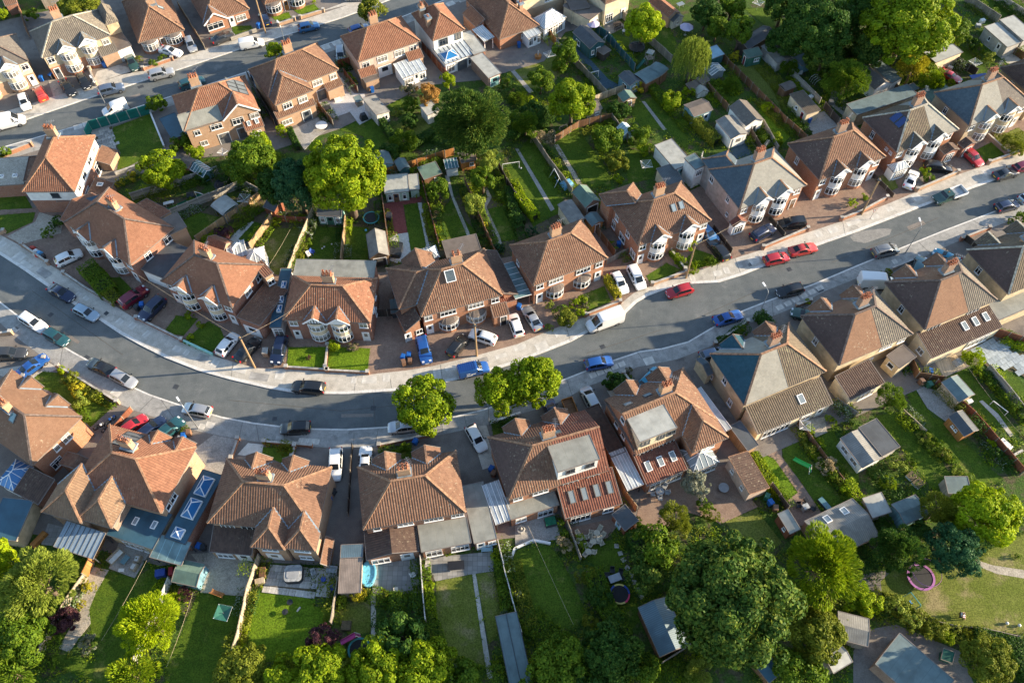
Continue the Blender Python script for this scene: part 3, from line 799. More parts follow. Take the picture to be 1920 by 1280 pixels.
for i in range(6): B1.plate('solar_panel','R',1.0-(i % 3)*1.15+.6,.9+(i//3)*1.75,1.08,1.68,.04,'metal_dark','solar_grey')
B1.win('N',-4.4,3.3,1.0,1.1,2).win('N',-1.2,3.4,1.9,1.1,3).win('N',2.4,3.2,1.9,1.3,3).win('N',5.2,3.4,1.5,1.1,2).door('N',-.6,'upvc_grey',1.9,2.2).win('N',-4.0,.9,1.2,1.0,2).door('N',2.6,'upvc_grey',2.0,2.2)
ext(B1,(345,247),(420,225),2.4,5.06,'brick_tan','f_grey','mono',1.6, over=.35)
ext(B1,(461,247),(496,236),2.0,2.5,'brick_tan','t_orange','mono',1.1).rooflight(.3,.5,.6,.9).rooflight(.72,.5,.6,.9).win('N',0,.8,1.7,1.1,3)
ext(B1,(322,262),(352,250),6.0,2.5,'brick_brown','f_blue','flat', trim='f_dark')
B2 = house('brown hipped semi with a rear wing and pale decking behind',(503,183),(635,130),8.4).walls('brick_tan').roof('t_brown',.74).chimney(.3,1.2,8)
B2.wing('N',-2.9,7.0,2.4,'h', t=.6, wall='brick_tan').wingwin('N',-4.3,2.4,3.3,1.6,1.2,3).wingwin('N',-1.5,2.4,3.3,1.6,1.2,3).wingwin('N',-.8,2.4,.1,1.7,2.1,2,'upvc_grey').wingwin('N',-4.2,2.4,.9,1.8,1.1,3)
ext(B2,(520,224),(592,196),1.2,2.7,'brick_tan','t_brown','mono',.7, over=.1).door('N',1.6,'upvc_grey',1.7,2.1).win('N',-2.0,.9,1.8,1.0,3)
B2.win('N',2.4,3.4,1.8,1.15,3).win('N',5.4,3.4,1.2,1.1,2).door('N',2.9,'upvc_grey',2.2,2.2)
ext(B2,(614,172),(645,159),2.2,2.5,'brick_tan','t_brown','mono',.9)
B3 = house('orange hipped semi with a glass lean-to beside the orange maple',(671,117),(788,77),8.0).walls('brick_tan','r_pink',2.6).roof('t_orange',.76).chimney(-.4,1.0,6, mat='brick_tan')
B3.win('N',-4.5,3.3,1.3,1.1,2).win('N',-1.4,3.3,1.9,1.25,3).win('N',1.9,3.3,1.9,1.25,3).win('N',4.6,3.4,1.3,1.1,2).door('N',-1.2,'upvc',2.6,2.3)
ext(B3,(677,148),(708,138),1.4,2.5,'brick_tan','t_orange','mono',.9);ext(B3,(685,155),(712,146),1.6,2.3,'brick_tan','f_brown','flat')
ext(B3,(767,116),(795,107),1.6,2.8,'brick_tan','t_orange','mono',.8)
ext(B3,(755,148),(800,131),3.6,2.2,'r_white','poly','mono',.7, bars=.75).win('N',-1.2,.7,1.7,1.1,3).door('N',.35,'upvc').win('N',1.5,.6,1.1,1.2,2)
B4 = house('white detached house with orange hipped roof and glass garden room',(811,77),(872,56),8.8, name='detached_house').walls('r_white').roof('t_orange',.86, axis='y').chimney(-2.2,1.9,3, lx=.8, ly=.9, up=.3).chimney(-2.3,-1.0,2, lx=.7, ly=.8, up=-.6, aerial=False)
B4.win('N',-1.0,3.3,1.7,1.3,3, fm='upvc_grey').win('N',1.9,3.5,1.2,1.2,2, fm='upvc_grey')
ext(B4,(835,122),(890,101),4.6,2.5,'r_white','poly','mono',.35, bars=.8, barmat='metal_dark').lantern(.3,.4,2.6,2.2,.7).door('N',.4,'upvc_grey',2.2,2.1).win('N',-1.8,.5,1.3,1.5,2).win('N',2.2,.6,1.0,1.4,2)
ext(B4,(888,103),(912,95),6.5,2.6,'brick_red','f_pale','flat')
ext(B4,(800,18),(806,16),2.5,5.0,'r_white','t_orange','hip',.8)
B5 = house('long brown-roofed bungalow with white canopy and sunroom',(936,74),(1012,48),14.5,2.8,'bungalow').walls('brick_orange').roof('t_brown',.82, axis='y').chimney(-.6,1.0,2, lx=.7, ly=.7, up=.9).chimney(2.2,-3.5,2, lx=.7, ly=.7, up=-.3, aerial=False)
B5.win('N',.8,1.2,.6,.8,1)
ext(B5,(908,79),(927,70),3.8,2.5,'upvc','poly','mono',.4, bars=.7, open_=True)
ext(B5,(893,52),(910,45),5.0,2.6,'brick_orange','t_brown','monoL',1.0)
ext(B5,(990,73),(1015,63),2.6,2.3,'upvc','poly','mono',.35, bars=.7).win('N',-.7,.5,.9,1.5,2).door('N',.15,'upvc').win('N',.95,.5,.7,1.5,1)
B6 = house('cream house with large white hipped conservatory at the top edge',(968,6),(1062,-24),8.5,5.0).walls('brick_buff','r_cream').roof('t_brown',.75).win('N',1.8,3.0,1.8,1.5,3)
ext(B6,(1022,56),(1062,33),3.9,2.6,'upvc','poly','hip',1.5, bars=.8).win('N',-1.3,.4,1.2,1.9,2).win('N',0,.3,1.3,2.0,2).win('N',1.3,.4,1.1,1.9,2).win('L',0,.5,3,1.8,5)
B7 = house('cream house with flat brown-roofed rear extension at the top edge',(1080,-30),(1170,-60),8.5,5.0).walls('r_cream').roof('t_brown',.75)
ext(B7,(1106,38),(1130,20),6.5,2.9,'r_cream','f_brown','flat').win('N',0,.9,1.5,1.0,2)
ext(B7,(1072,20),(1106,14),5,3.15,'r_cream','f_brown','flat')
B8 = house('pale rear of a house above the patio with the lilac parasol',(1135,8),(1186,-12),8,5.0).walls('r_cream').roof('t_brown',.75).win('N',-1.6,.5,1.6,1.7,3).door('N',1.6,'upvc')
C1 = house('long semi on the bend, bays facing the street at lower left',(120,417),(244,497),8.6).walls('brick_red').roof('plain_orange',.74).chimney(-.3,.9,8, mat='brick_tan')
front(C1, bx=.20, dx=.42);sidewins(C1,'R',(-1.2,3.2,1.2,1.3),(2.6,3.2,1.3,1.3))
ext(C1,(112,412),(137,426),6.5,4.0,'brick_red','t_orange','gx',1.5);ext(C1,(165,402),(194,395),3.5,4.8,'brick_red','f_blue','flat')
ext(C1,(264,505),(312,524),6.2,3.0,'r_white','f_dark','flat');ext(C1,(245,398),(292,423),3.4,2.8,'brick_tan','t_orange','monoF',.8).rooflight(.3,.5).rooflight(.75,.5)
ext(C1,(318,440),(350,425),3.6,4.6,'brick_tan','f_brown','flat')
C2 = house('orange-roofed semi with twin gablets and two white garden rooms behind',(301,527),(435,577),8.2).walls('brick_red').roof('plain_orange',.76).chimney(-.3,.7,8, mat='brick_tan')
front(C2, bx=.19, dx=.40, band='r_cream');sidewins(C2,'R',(-.2,3.2,1.4,1.3),(2.6,3.2,1.2,1.4))
ext(C2,(446,601),(490,617),7.4,2.9,'brick_red','t_brown','monoF',.9).door('N',0,'upvc',2.6,2.1)
ext(C2,(425,476),(441,482),2.6,2.5,'upvc','poly','hip',.8, bars=.7)
ext(C2,(430,487),(464,478),3.2,2.5,'upvc','poly','gx',.7, bars=.7);ext(C2,(463,497),(499,490),3.0,2.4,'upvc','poly','hip',1.1, bars=.7).win('R',0,.5,2,1.6,3)
ext(C2,(384,463),(418,476),2.6,3.0,'brick_tan','t_orange','gx',1.0);ext(C2,(497,524),(514,514),3.4,5.0,'brick_tan','t_orange','monoF',.3).win('N',0,3.2,1.0,1.2,2)
C3 = house('semi facing straight down with striped roof and mock-timber bay gable',(530,600),(695,605),7.7).walls('brick_red').roof('t_orange',.80).chimney(.1,.9,6)
front(C3, bx=.135, dx=.40, band='r_cream')
C3.win('R',-.5,3.3,1.1,1.2,2).win('R',1.6,3.3,.8,1.2,1).win('R',.5,.9,1.0,1.2,2)
m = MB()
bx = -.135*C3.w
for k in (-.8,-.4,0,.4,.8): m.box(bx+k-.05,-C3.d/2-.55+.10,5.0, bx+k+.05,-C3.d/2-.55+.155,5.0+(1.6-abs(k))*.72)
m.box(bx-1.25,-C3.d/2-.55+.105,5.0, bx+1.25,-C3.d/2-.55+.15,5.1);C3.part(m, 'timber_framing','p_black')
ext(C3,(548,523),(700,526),3.6,4.9,'brick_red','f_grey','flat', trim='f_grey')
ext(C3,(505,614),(527,614),10.5,2.7,'r_white','f_blue','flat').lantern(.6,.3,.6,1.1,.25).lantern(.6,.45,.6,1.1,.25).lantern(.6,.7,.6,1.1,.25).win('N',.2,.4,1.3,1.9,2,'upvc')
C4 = house('wide brick semi with bow windows and big striped roof, blue car before it',(789,594),(943,553),8.8).walls('brick_orange').roof('t_brown',.78).chimney(.9,.9,4, mat='brick_tan')
front(C4, bx=.17, dx=.41, floors=1, bw=2.9, doors=('upvc','upvc'));C4.plate('roof_hatch','N',-.6,3.6,1.4,1.7,.3,'upvc','slate')
C4.wing('L',-1.6,7.6,2.6,'h', t=.6, wall='brick_orange', name='side_wing');C4.wing('F',3.8,4.6,1.8,'g', name='rear_gable')
ext(C4,(760,622),(790,610),3.6,2.8,'brick_orange','t_dark','monoL',1.6).door('N',-.9,'upvc',1.0,2.0).win('N',.8,.9,1.0,1.0,2)
ext(C4,(926,596),(955,588),1.6,2.5,'brick_orange','t_brown','mono',.8, over=.05).door('N',.3,'p_black')
ext(C4,(944,560),(972,551),8.6,2.9,'brick_orange','t_dark','monoR',1.3).win('N',0,.9,1.5,.9,2);ext(C4,(936,571),(968,562),1.3,2.4,'brick_orange','t_red','mono',.6, over=.05)
ext(C4,(838,484),(903,470),3.4,3.0,'brick_orange','f_brown','flat');ext(C4,(790,491),(825,482),2.4,2.5,'upvc','poly','hip',.9, bars=.5)
C5 = house('neat brick semi behind round topiary bushes and golden hedge',(1000,536),(1140,484),8.2).walls('brick_orange').roof('t_brown',.78).chimney(-.2,.9,8)
front(C5, bx=.185, dx=.40, floors=1, bw=2.8);sidewins(C5,'L',(-1.6,3.2,.9,1.2))
C6 = house('large brick semi with white bays between white cars and black car',(1197,461),(1334,413),8.8).walls('brick_orange').roof('t_brown',.78).chimney(-.4,1.0,8)
front(C6, bx=.20, dx=.42);C6.wing('F',3.9,6.0,2.6,'h').plate('skylight','N',.9,3.0,.8,1.2).plate('skylight','N',2.2,3.0,.8,1.2)
sidewins(C6,'L',(-3.2,.9,1.0,1.6),(.9,3.3,1.0,1.2),(-.4,.9,1.7,1.4),(3.0,.9,1.4,1.4),(-2.6,3.3,1.0,1.2))
C7 = house('pale slate-roofed semi with orange ridge lines, glazed white porch',(1387,392),(1513,347),9.0).walls('brick_orange', None).roof('slate_pale',.78, ridge='ridge_orange', hip='slate').chimney(-.2,1.0,8, mat='brick_brown')  # left hip in darker slate, its shade put into the colour
front(C7, bx=.155, dx=.40, doors=(None, 'wood_brown'));C7.wing('F',3.4,5.0,2.4,'h', mat='slate', wall='r_grey');sidewins(C7,'L',(1.2,3.3,.8,1.3),(2.0,.9,.6,.7),(-3.5,3.2,1.0,1.2))
m = MB();m.box(-C7.hw-.02,-C7.hd+.25,0,-C7.hw+.1, C7.hd, 5.0);C7.part(m, 'side_render','r_pink')
ext(C7,(1375,426),(1402,416),1.2,2.3,'upvc','t_red','gy',.8).win('N',0,.3,1.5,1.7,3)
ext(C7,(1304,318),(1324,309),3.0,4.5,'r_white','f_teal','flat').win('N',0,2.6,1.2,1.2,3)
C8 = house('dark brown-roofed semi with white bays and wide empty drive',(1537,338),(1661,294),8.8).walls('brick_orange').roof('t_brown',.78, hip='plain_shaded').chimney(.2,1.0,8, mat='brick_brown')
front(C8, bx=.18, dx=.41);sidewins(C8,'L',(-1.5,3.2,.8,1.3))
C9 = house('semi with a blue solar panel on its dark left roof slope',(1682,286),(1798,243),8.8).walls('brick_orange').roof('t_moss',.78, hip='plain_shaded', mat2='slate_pale', split=1.0).chimney(.3,1.0,8, mat='brick_brown')
front(C9, bx=.17, dx=.40, doors=(None, None));sidewins(C9,'L',(-1.4,3.2,.8,1.3),(2.2,3.6,.6,.5),(3.2,3.6,.6,.5))
for i in range(2): C9.plate('solar_panel','L',-.6+i*1.3,2.6,1.25,1.9,.05,'metal_dark','solar_blue')
ext(C9,(1676,324),(1706,314),1.8,2.2,'upvc','poly','hip',1.0, bars=.6).win('N',0,.3,1.8,1.6,4);ext(C9,(1772,290),(1800,280),1.6,2.4,'brick_red','t_dark','gy',.7).win('N',0,.3,1.5,1.7,3)
ext(C9,(1607,216),(1722,178),3.0,3.0,'r_tan','f_teal','flat')
C10 = house('slate-roofed buff semi with bays near the right edge',(1818,236),(1936,193),8.8).walls('brick_buff').roof('slate_pale',.78, hip='slate', mat2='slate_brown', split=.8).chimney(.2,1.0,8, mat='brick_brown')  # darker slate on the left hip carries its shade as colour
front(C10, bx=.17, dx=.40, doors=(None, 'upvc'), band='r_tan');sidewins(C10,'L',(-1.0,3.2,.8,1.3));ext(C10,(1808,279),(1832,268),1.5,2.4,'brick_red','t_dark','gy',.7).win('N',0,.3,1.4,1.7,2)
ext(C10,(1752,195),(1792,173),3.6,3.0,'r_tan','f_green','flat')
C11 = house('dark-roofed semi cut by the right edge beyond the red car',(1944,186),(2050,147),8.8).walls('brick_buff').roof('t_dark',.78).chimney(0,1);sidewins(C11,'L',(-1,3.2,.8,1.3))
D0 = house('brown-roofed semi cut by the left edge with tall brick side',(60,873),(154,781),13.4).walls('brick_orange').roof('plain_brown',.72, axis='y').chimney(-.4,0.3,8, lx=.9, ly=1.8, mat='brick_tan')
D0.win('N',1.0,3.2,1.2,1.4,2).win('N',-.6,3.3,.8,1.1,1).win('N',-1.8,.9,1.6,1.5,3).plate('skylight','L',1.2,3.2,.9,1.3, gm='glass_teal')
D0.wing('F',2.3,3.4,.5,'g', name='gablet');D0.wing('R',-2.5,3.2,.5,'g', name='gablet');D0.wing('R',2.5,3.2,.5,'g', name='gablet')
ext(D0,(24,922),(72,946),3.4,2.8,'brick_red','t_dark','mono',.6);ext(D0,(-30,1008),(30,1014),5.2,2.8,'r_tan','f_blue','flat')
ext(D0,(-8,905),(26,922),3.6,2.6,'upvc','glass_blue','hip',1.0, bars=.8).win('R',0,.5,2.8,1.8,4)
D1 = house('orange semi with twin rear hips and a row of solar panels',(133,915),(303,962),9.0).walls('brick_tan').roof('t_orange',.74).chimney(-.3,1.4,8, mat='brick_tan')
D1.wing('N',-5.2,5.4,3.6,'h', mat='t_sand', wall='brick_brown').wing('N',-1.0,4.6,3.2,'h', mat='t_sand', wall='brick_brown');D1.wing('F',-1.0,3.0,.5,'g', name='gablet');D1.wing('F',-4.4,3.0,.5,'g', name='gablet')
for i in range(4): D1.plate('solar_panel','F',1.9,.5+i*.86,2.3,.8,.05,'metal_dark','solar_grey', parent=D1.roofs[0])
ext(D1,(199,1002),(286,1030),4.6,3.0,'r_tan','f_blue','flat', trim='f_dark').rooflight(.4,.55,.6,1.0).rooflight(.78,.6,.6,1.0).win('N',0,.3,3.2,2.2,4)
ext(D1,(308,1007),(347,1020),9.3,3.0,'brick_red','f_blue','flat', trim='f_dark').lantern(.5,.45,1.5,2.4,.8).lantern(.5,.78,1.5,2.4,.8).lantern(.5,.1,1.2,1.2,.5)
ext(D1,(280,1044),(340,1060),2.8,2.6,'metal_dark','poly_teal','mono',.3, open_=True);ext(D1,(100,1024),(174,1048),3.2,2.6,'metal_dark','poly_blue','mono',.5, open_=True, bars=.65, barmat='upvc_grey')
ext(D1,(166,892),(183,868),4.6,2.9,'brick_orange','t_brown','gx',.8)
D1.win('R',-2.0,3.2,1.2,1.3,2).win('R',-3.2,3.3,.8,1.0,1)
D2 = house('brown semi with two hipped rear wings above the hot tub patio',(388,980),(595,998),8.4).walls('brick_tan').roof('t_brown',.78).chimney(-.1,.8,8)
D2.wing('N',1.3,4.1,2.4,'h', t=.78).wing('N',5.0,3.9,2.2,'h', t=.78).wingwin('N',1.2,2.4,.3,1.9,2.0,2,'upvc').wingwin('N',5.0,2.2,.9,1.6,1.1,2).wingwin('N',1.2,2.4,3.5,1.9,1.2,3).wingwin('N',5.0,2.2,3.5,1.9,1.2,3)
D2.win('N',-4.6,3.4,1.7,1.2,3).win('N',-1.9,3.4,2.0,1.2,3)
D2.wing('F',-2.0,3.4,.6,'g', name='gablet').wing('F',2.6,3.4,.6,'g', name='gablet')
ext(D2,(392,1034),(472,1041),3.6,2.6,'brick_tan','t_dark','mono',1.1).win('N',-1.0,.7,2.0,1.3,3).door('N',1.3,'upvc',1.7,2.1)
ext(D2,(600,1056),(614,1057),3.4,2.6,'brick_tan','t_brown','monoL',-.9)
D3 = house('square-set semi with broad striped roof beside the blue paddling pool',(680,993),(874,960),8.2).walls('brick_orange').roof('t_brown',.78).chimney(-.4,.9,6)
D3.wing('F',-2.4,3.6,.8,'g', name='gablet').wing('F',2.5,3.6,.8,'g', name='gablet')
D3.win('N',-4.6,3.5,.9,1.1,1).win('N',-1.2,3.5,1.9,1.1,3).win('N',2.2,3.5,2.3,1.1,4).win('N',5.1,3.5,1.5,1.1,3)
ext(D3,(687,1050),(786,1033),3.8,2.6,'brick_orange','t_dark','gy',.9).win('N',-1.6,.6,2.2,1.4,3).door('N',1.6,'upvc',1.6,2.1)
ext(D3,(790,1035),(884,1017),3.9,2.8,'brick_orange','f_grey','flat').win('N',-1.6,.5,2.0,1.8,3).win('N',1.6,.6,2.2,1.6,4)
ext(D3,(889,1019),(932,1009),7.6,2.8,'brick_orange','f_grey','flat').door('N',-.6,'upvc').win('N',.8,.9,1.0,1.1,2)
ext(D3,(930,984),(962,973),5.4,2.7,'metal_dark','poly','mono',.2, open_=True, bars=.6)
D4 = house('semi with grey flat-roofed dormer and four skylights over its extension',(953,937),(1143,881),8.8).walls('brick_orange').roof('t_brown',.78,'hg', hip='plain_shaded', mat2='t_red', split=.3).chimney(.2,.9,8)
D4.wing('F',-2.6,3.6,.8,'g', name='gablet', mat='t_brown').wing('F',2.6,3.6,.8,'g', name='gablet', mat='t_brown').plate('skylight','F',-1.6,3.6,.9,.8)
D4.win('N',-5.2,3.5,1.2,1.1,2).win('N',-2.3,3.5,2.0,1.1,3).win('N',1.6,3.5,2.0,1.1,3).win('N',4.6,3.5,1.5,1.1,2)
ext(D4,(1046,885),(1125,860),4.1,8.2,'r_white','f_grey','flat', z0=5.3, pfx='dormer_').win('N',-1.0,6.6,1.2,1.0,2, fm='upvc_grey').win('N',1.5,6.6,1.2,1.0,2, fm='upvc_grey')
e = ext(D4,(1060,972),(1167,944),4.4,2.6,'brick_orange','t_red','mono',1.5)
for fx in (.2,.42,.64,.86): e.rooflight(fx, .5,.8,1.6,'f_brown','glass_pale')
e.win('N',-1.6,.3,2.6,2.0,4).win('N',2,.8,1.4,1.2,2)
ext(D4,(958,974),(1049,946),3.0,2.8,'brick_orange','f_grey','flat').win('N',-1.8,.9,1.4,1.2,2).win('N',1.4,.4,2.0,1.7,3)
D5 = house('brick semi with cream flat dormer and glass conservatory on the right',(1192,853),(1346,788),8.6).walls('brick_orange').roof('t_brown',.78,'gh').chimney(.6,.9,6, mat='brick_tan')
D5.wing('F',2.4,3.6,.8,'g', name='gablet').wing('F',-2.4,3.6,.8,'g', name='gablet').wing('N',3.3,5.2,2.6,'h', wall='brick_orange').plate('skylight','F',1.3,3.0,1.1,.7).plate('skylight','F',4.2,3.2,1.1,.7)
D5.wingwin('N',3.3,2.6,3.4,2.0,1.2,3).win('N',-4.2,3.5,1.8,1.1,3).win('N',-1.2,3.5,2.2,1.1,4).win('L',.8,3.3,.9,1.3,1).win('L',-1.0,3.3,.9,1.3,1).win('L',0,6.2,.9,1.0,1)
ext(D5,(1200,829),(1270,801),4.2,8.0,'r_cream','f_pale','flat', z0=5.3, pfx='dormer_').win('N',-1.6,6.4,1.2,1.0,2, fm='upvc_grey').win('N',.6,6.4,.9,1.0,2, fm='upvc_grey').win('N',2.0,6.4,1.2,1.0,2, fm='upvc_grey')
e = ext(D5,(1213,911),(1290,879),4.0,2.6,'brick_orange','t_red','mono',1.3)
for fx in (.2,.5,.8): e.rooflight(fx, .52,.75,1.3,'upvc','glass_pale')
e.win('N',0,.3,4.6,2.0,6)
ext(D5,(1146,857),(1173,846),7.6,3.0,'brick_red','t_dark','flat', trim='f_brown');ext(D5,(1177,920),(1207,908),5.4,2.6,'metal_dark','poly','mono',.4, open_=True, bars=.7)
ext(D5,(1300,886),(1349,866),3.4,2.5,'upvc','glass_pale','hip',.9, bars=.8).win('N',0,.4,3.4,1.8,5).win('R',0,.4,2.6,1.8,4)
ext(D5,(1353,813),(1372,803),7.0,2.6,'metal_dark','poly','mono',.2, open_=True, bars=1.0)
D6 = house('half slate, half brown-tiled semi with long mossy lean-to',(1396,760),(1549,696),8.6).walls('brick_buff','r_tan').roof('slate_pale',.78, hip='slate_shaded', mat2='t_moss', split=.4, ridge='ridge_orange').chimney(.5,1.0,8, mat='brick_brown')
D6.wing('F',2.6,3.6,.8,'g', name='gablet', mat='slate_shaded').wing('F',-2.6,3.6,.8,'g', name='gablet', mat='t_brown');sidewins(D6,'L',(-.4,3.2,.9,1.3),(1.8,.9,.9,1.3),(-2.8,.9,.6,.8))
e = ext(D6,(1421,814),(1562,756),3.6,2.6,'r_cream','t_moss','mono',1.3).rooflight(.66,.55,.9,1.3,'upvc','glass_pale');e.win('N',-2.6,.3,4.2,2.0,6).win('N',2.0,.5,1.6,1.6,2).door('N',4.2,'upvc')
ext(D6,(1327,705),(1338,700),3.0,2.6,'r_tan','slate','gx',.7)
D7 = house('brown hipped semi with small striped lean-to and green car in front',(1573,685),(1712,626),8.8).walls('brick_buff','r_tan').roof('plain_brown',.78, hip='plain_shaded', mat2='t_grey', split=.9).chimney(.4,1.2,8, mat='brick_brown')
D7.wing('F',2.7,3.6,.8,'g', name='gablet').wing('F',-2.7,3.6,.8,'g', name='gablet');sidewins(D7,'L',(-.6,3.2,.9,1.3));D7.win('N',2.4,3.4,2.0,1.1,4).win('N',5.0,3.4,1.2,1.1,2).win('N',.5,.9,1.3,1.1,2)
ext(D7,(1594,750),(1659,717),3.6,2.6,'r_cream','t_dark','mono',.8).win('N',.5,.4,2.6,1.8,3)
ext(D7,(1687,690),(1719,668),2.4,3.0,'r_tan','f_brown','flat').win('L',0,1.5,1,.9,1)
D8 = house('brown semi with three white skylights over its rear extension',(1734,618),(1870,562),8.8).walls('r_tan').roof('plain_brown',.78, hip='plain_shaded', mat2='t_grey', split=1.2).chimney(.3,1.2,8, mat='brick_brown')
D8.wing('F',2.7,3.6,.8,'g', name='gablet').wing('F',-2.7,3.6,.8,'g', name='gablet');sidewins(D8,'L',(-.2,3.2,.9,1.3));D8.win('N',-3.8,3.5,2,1.0,3).win('N',3,3.5,2,1.0,3)
e = ext(D8,(1747,672),(1880,613),3.9,2.6,'r_cream','t_dark','mono',1.1)
for fx in (.58,.73,.88): e.rooflight(fx, .55,.8,1.3,'upvc','glass_pale')
e.win('N',2.6,.3,4.0,1.9,5);e.win('L',0,1.2,1.1,1.0,2)
D9 = house('dark mossy-roofed semi cut by the right edge, south of the street',(1891,552),(2025,496),8.8).walls('r_tan').roof('t_moss',.78, hip='plain_shaded').chimney(0,1.2);sidewins(D9,'L',(-1.2,3.2,.9,1.3))
ext(D9,(1874,600),(1960,563),3.6,2.8,'r_tan','f_grey','flat')
D9.wing('F',2.7,3.6,.8,'g', name='gablet').wing('F',-2.7,3.6,.8,'g', name='gablet')
S('garden_ground',.02,'grass_dark',(-90,420),(80,400),(240,335),(330,300),(505,285),(640,240),(800,160),(900,150),(1020,115),(1060,60),(1150,40),(1150,-120),(2060,-120),(2060,60),(1920,130),(1770,190),(1640,250),(1500,290),(1350,330),(1270,370),(1140,400),(1110,440),(960,480),(860,500),(720,510),(540,520),(420,490),(300,430),(190,370),(60,390))
S('garden_ground',.021,'grass_dark',(-110,960),(60,1000),(110,1010),(300,1060),(420,1050),(630,1060),(790,1050),(940,1010),(1180,985),(1280,920),(1400,870),(1560,800),(1720,730),(1900,650),(2060,570),(2100,1400),(-200,1400))
S('garden_ground',.022,'grass_dark',(-200,-140),(820,-140),(500,-90),(330,-40),(250,20),(190,10),(100,35),(0,75),(-90,60))
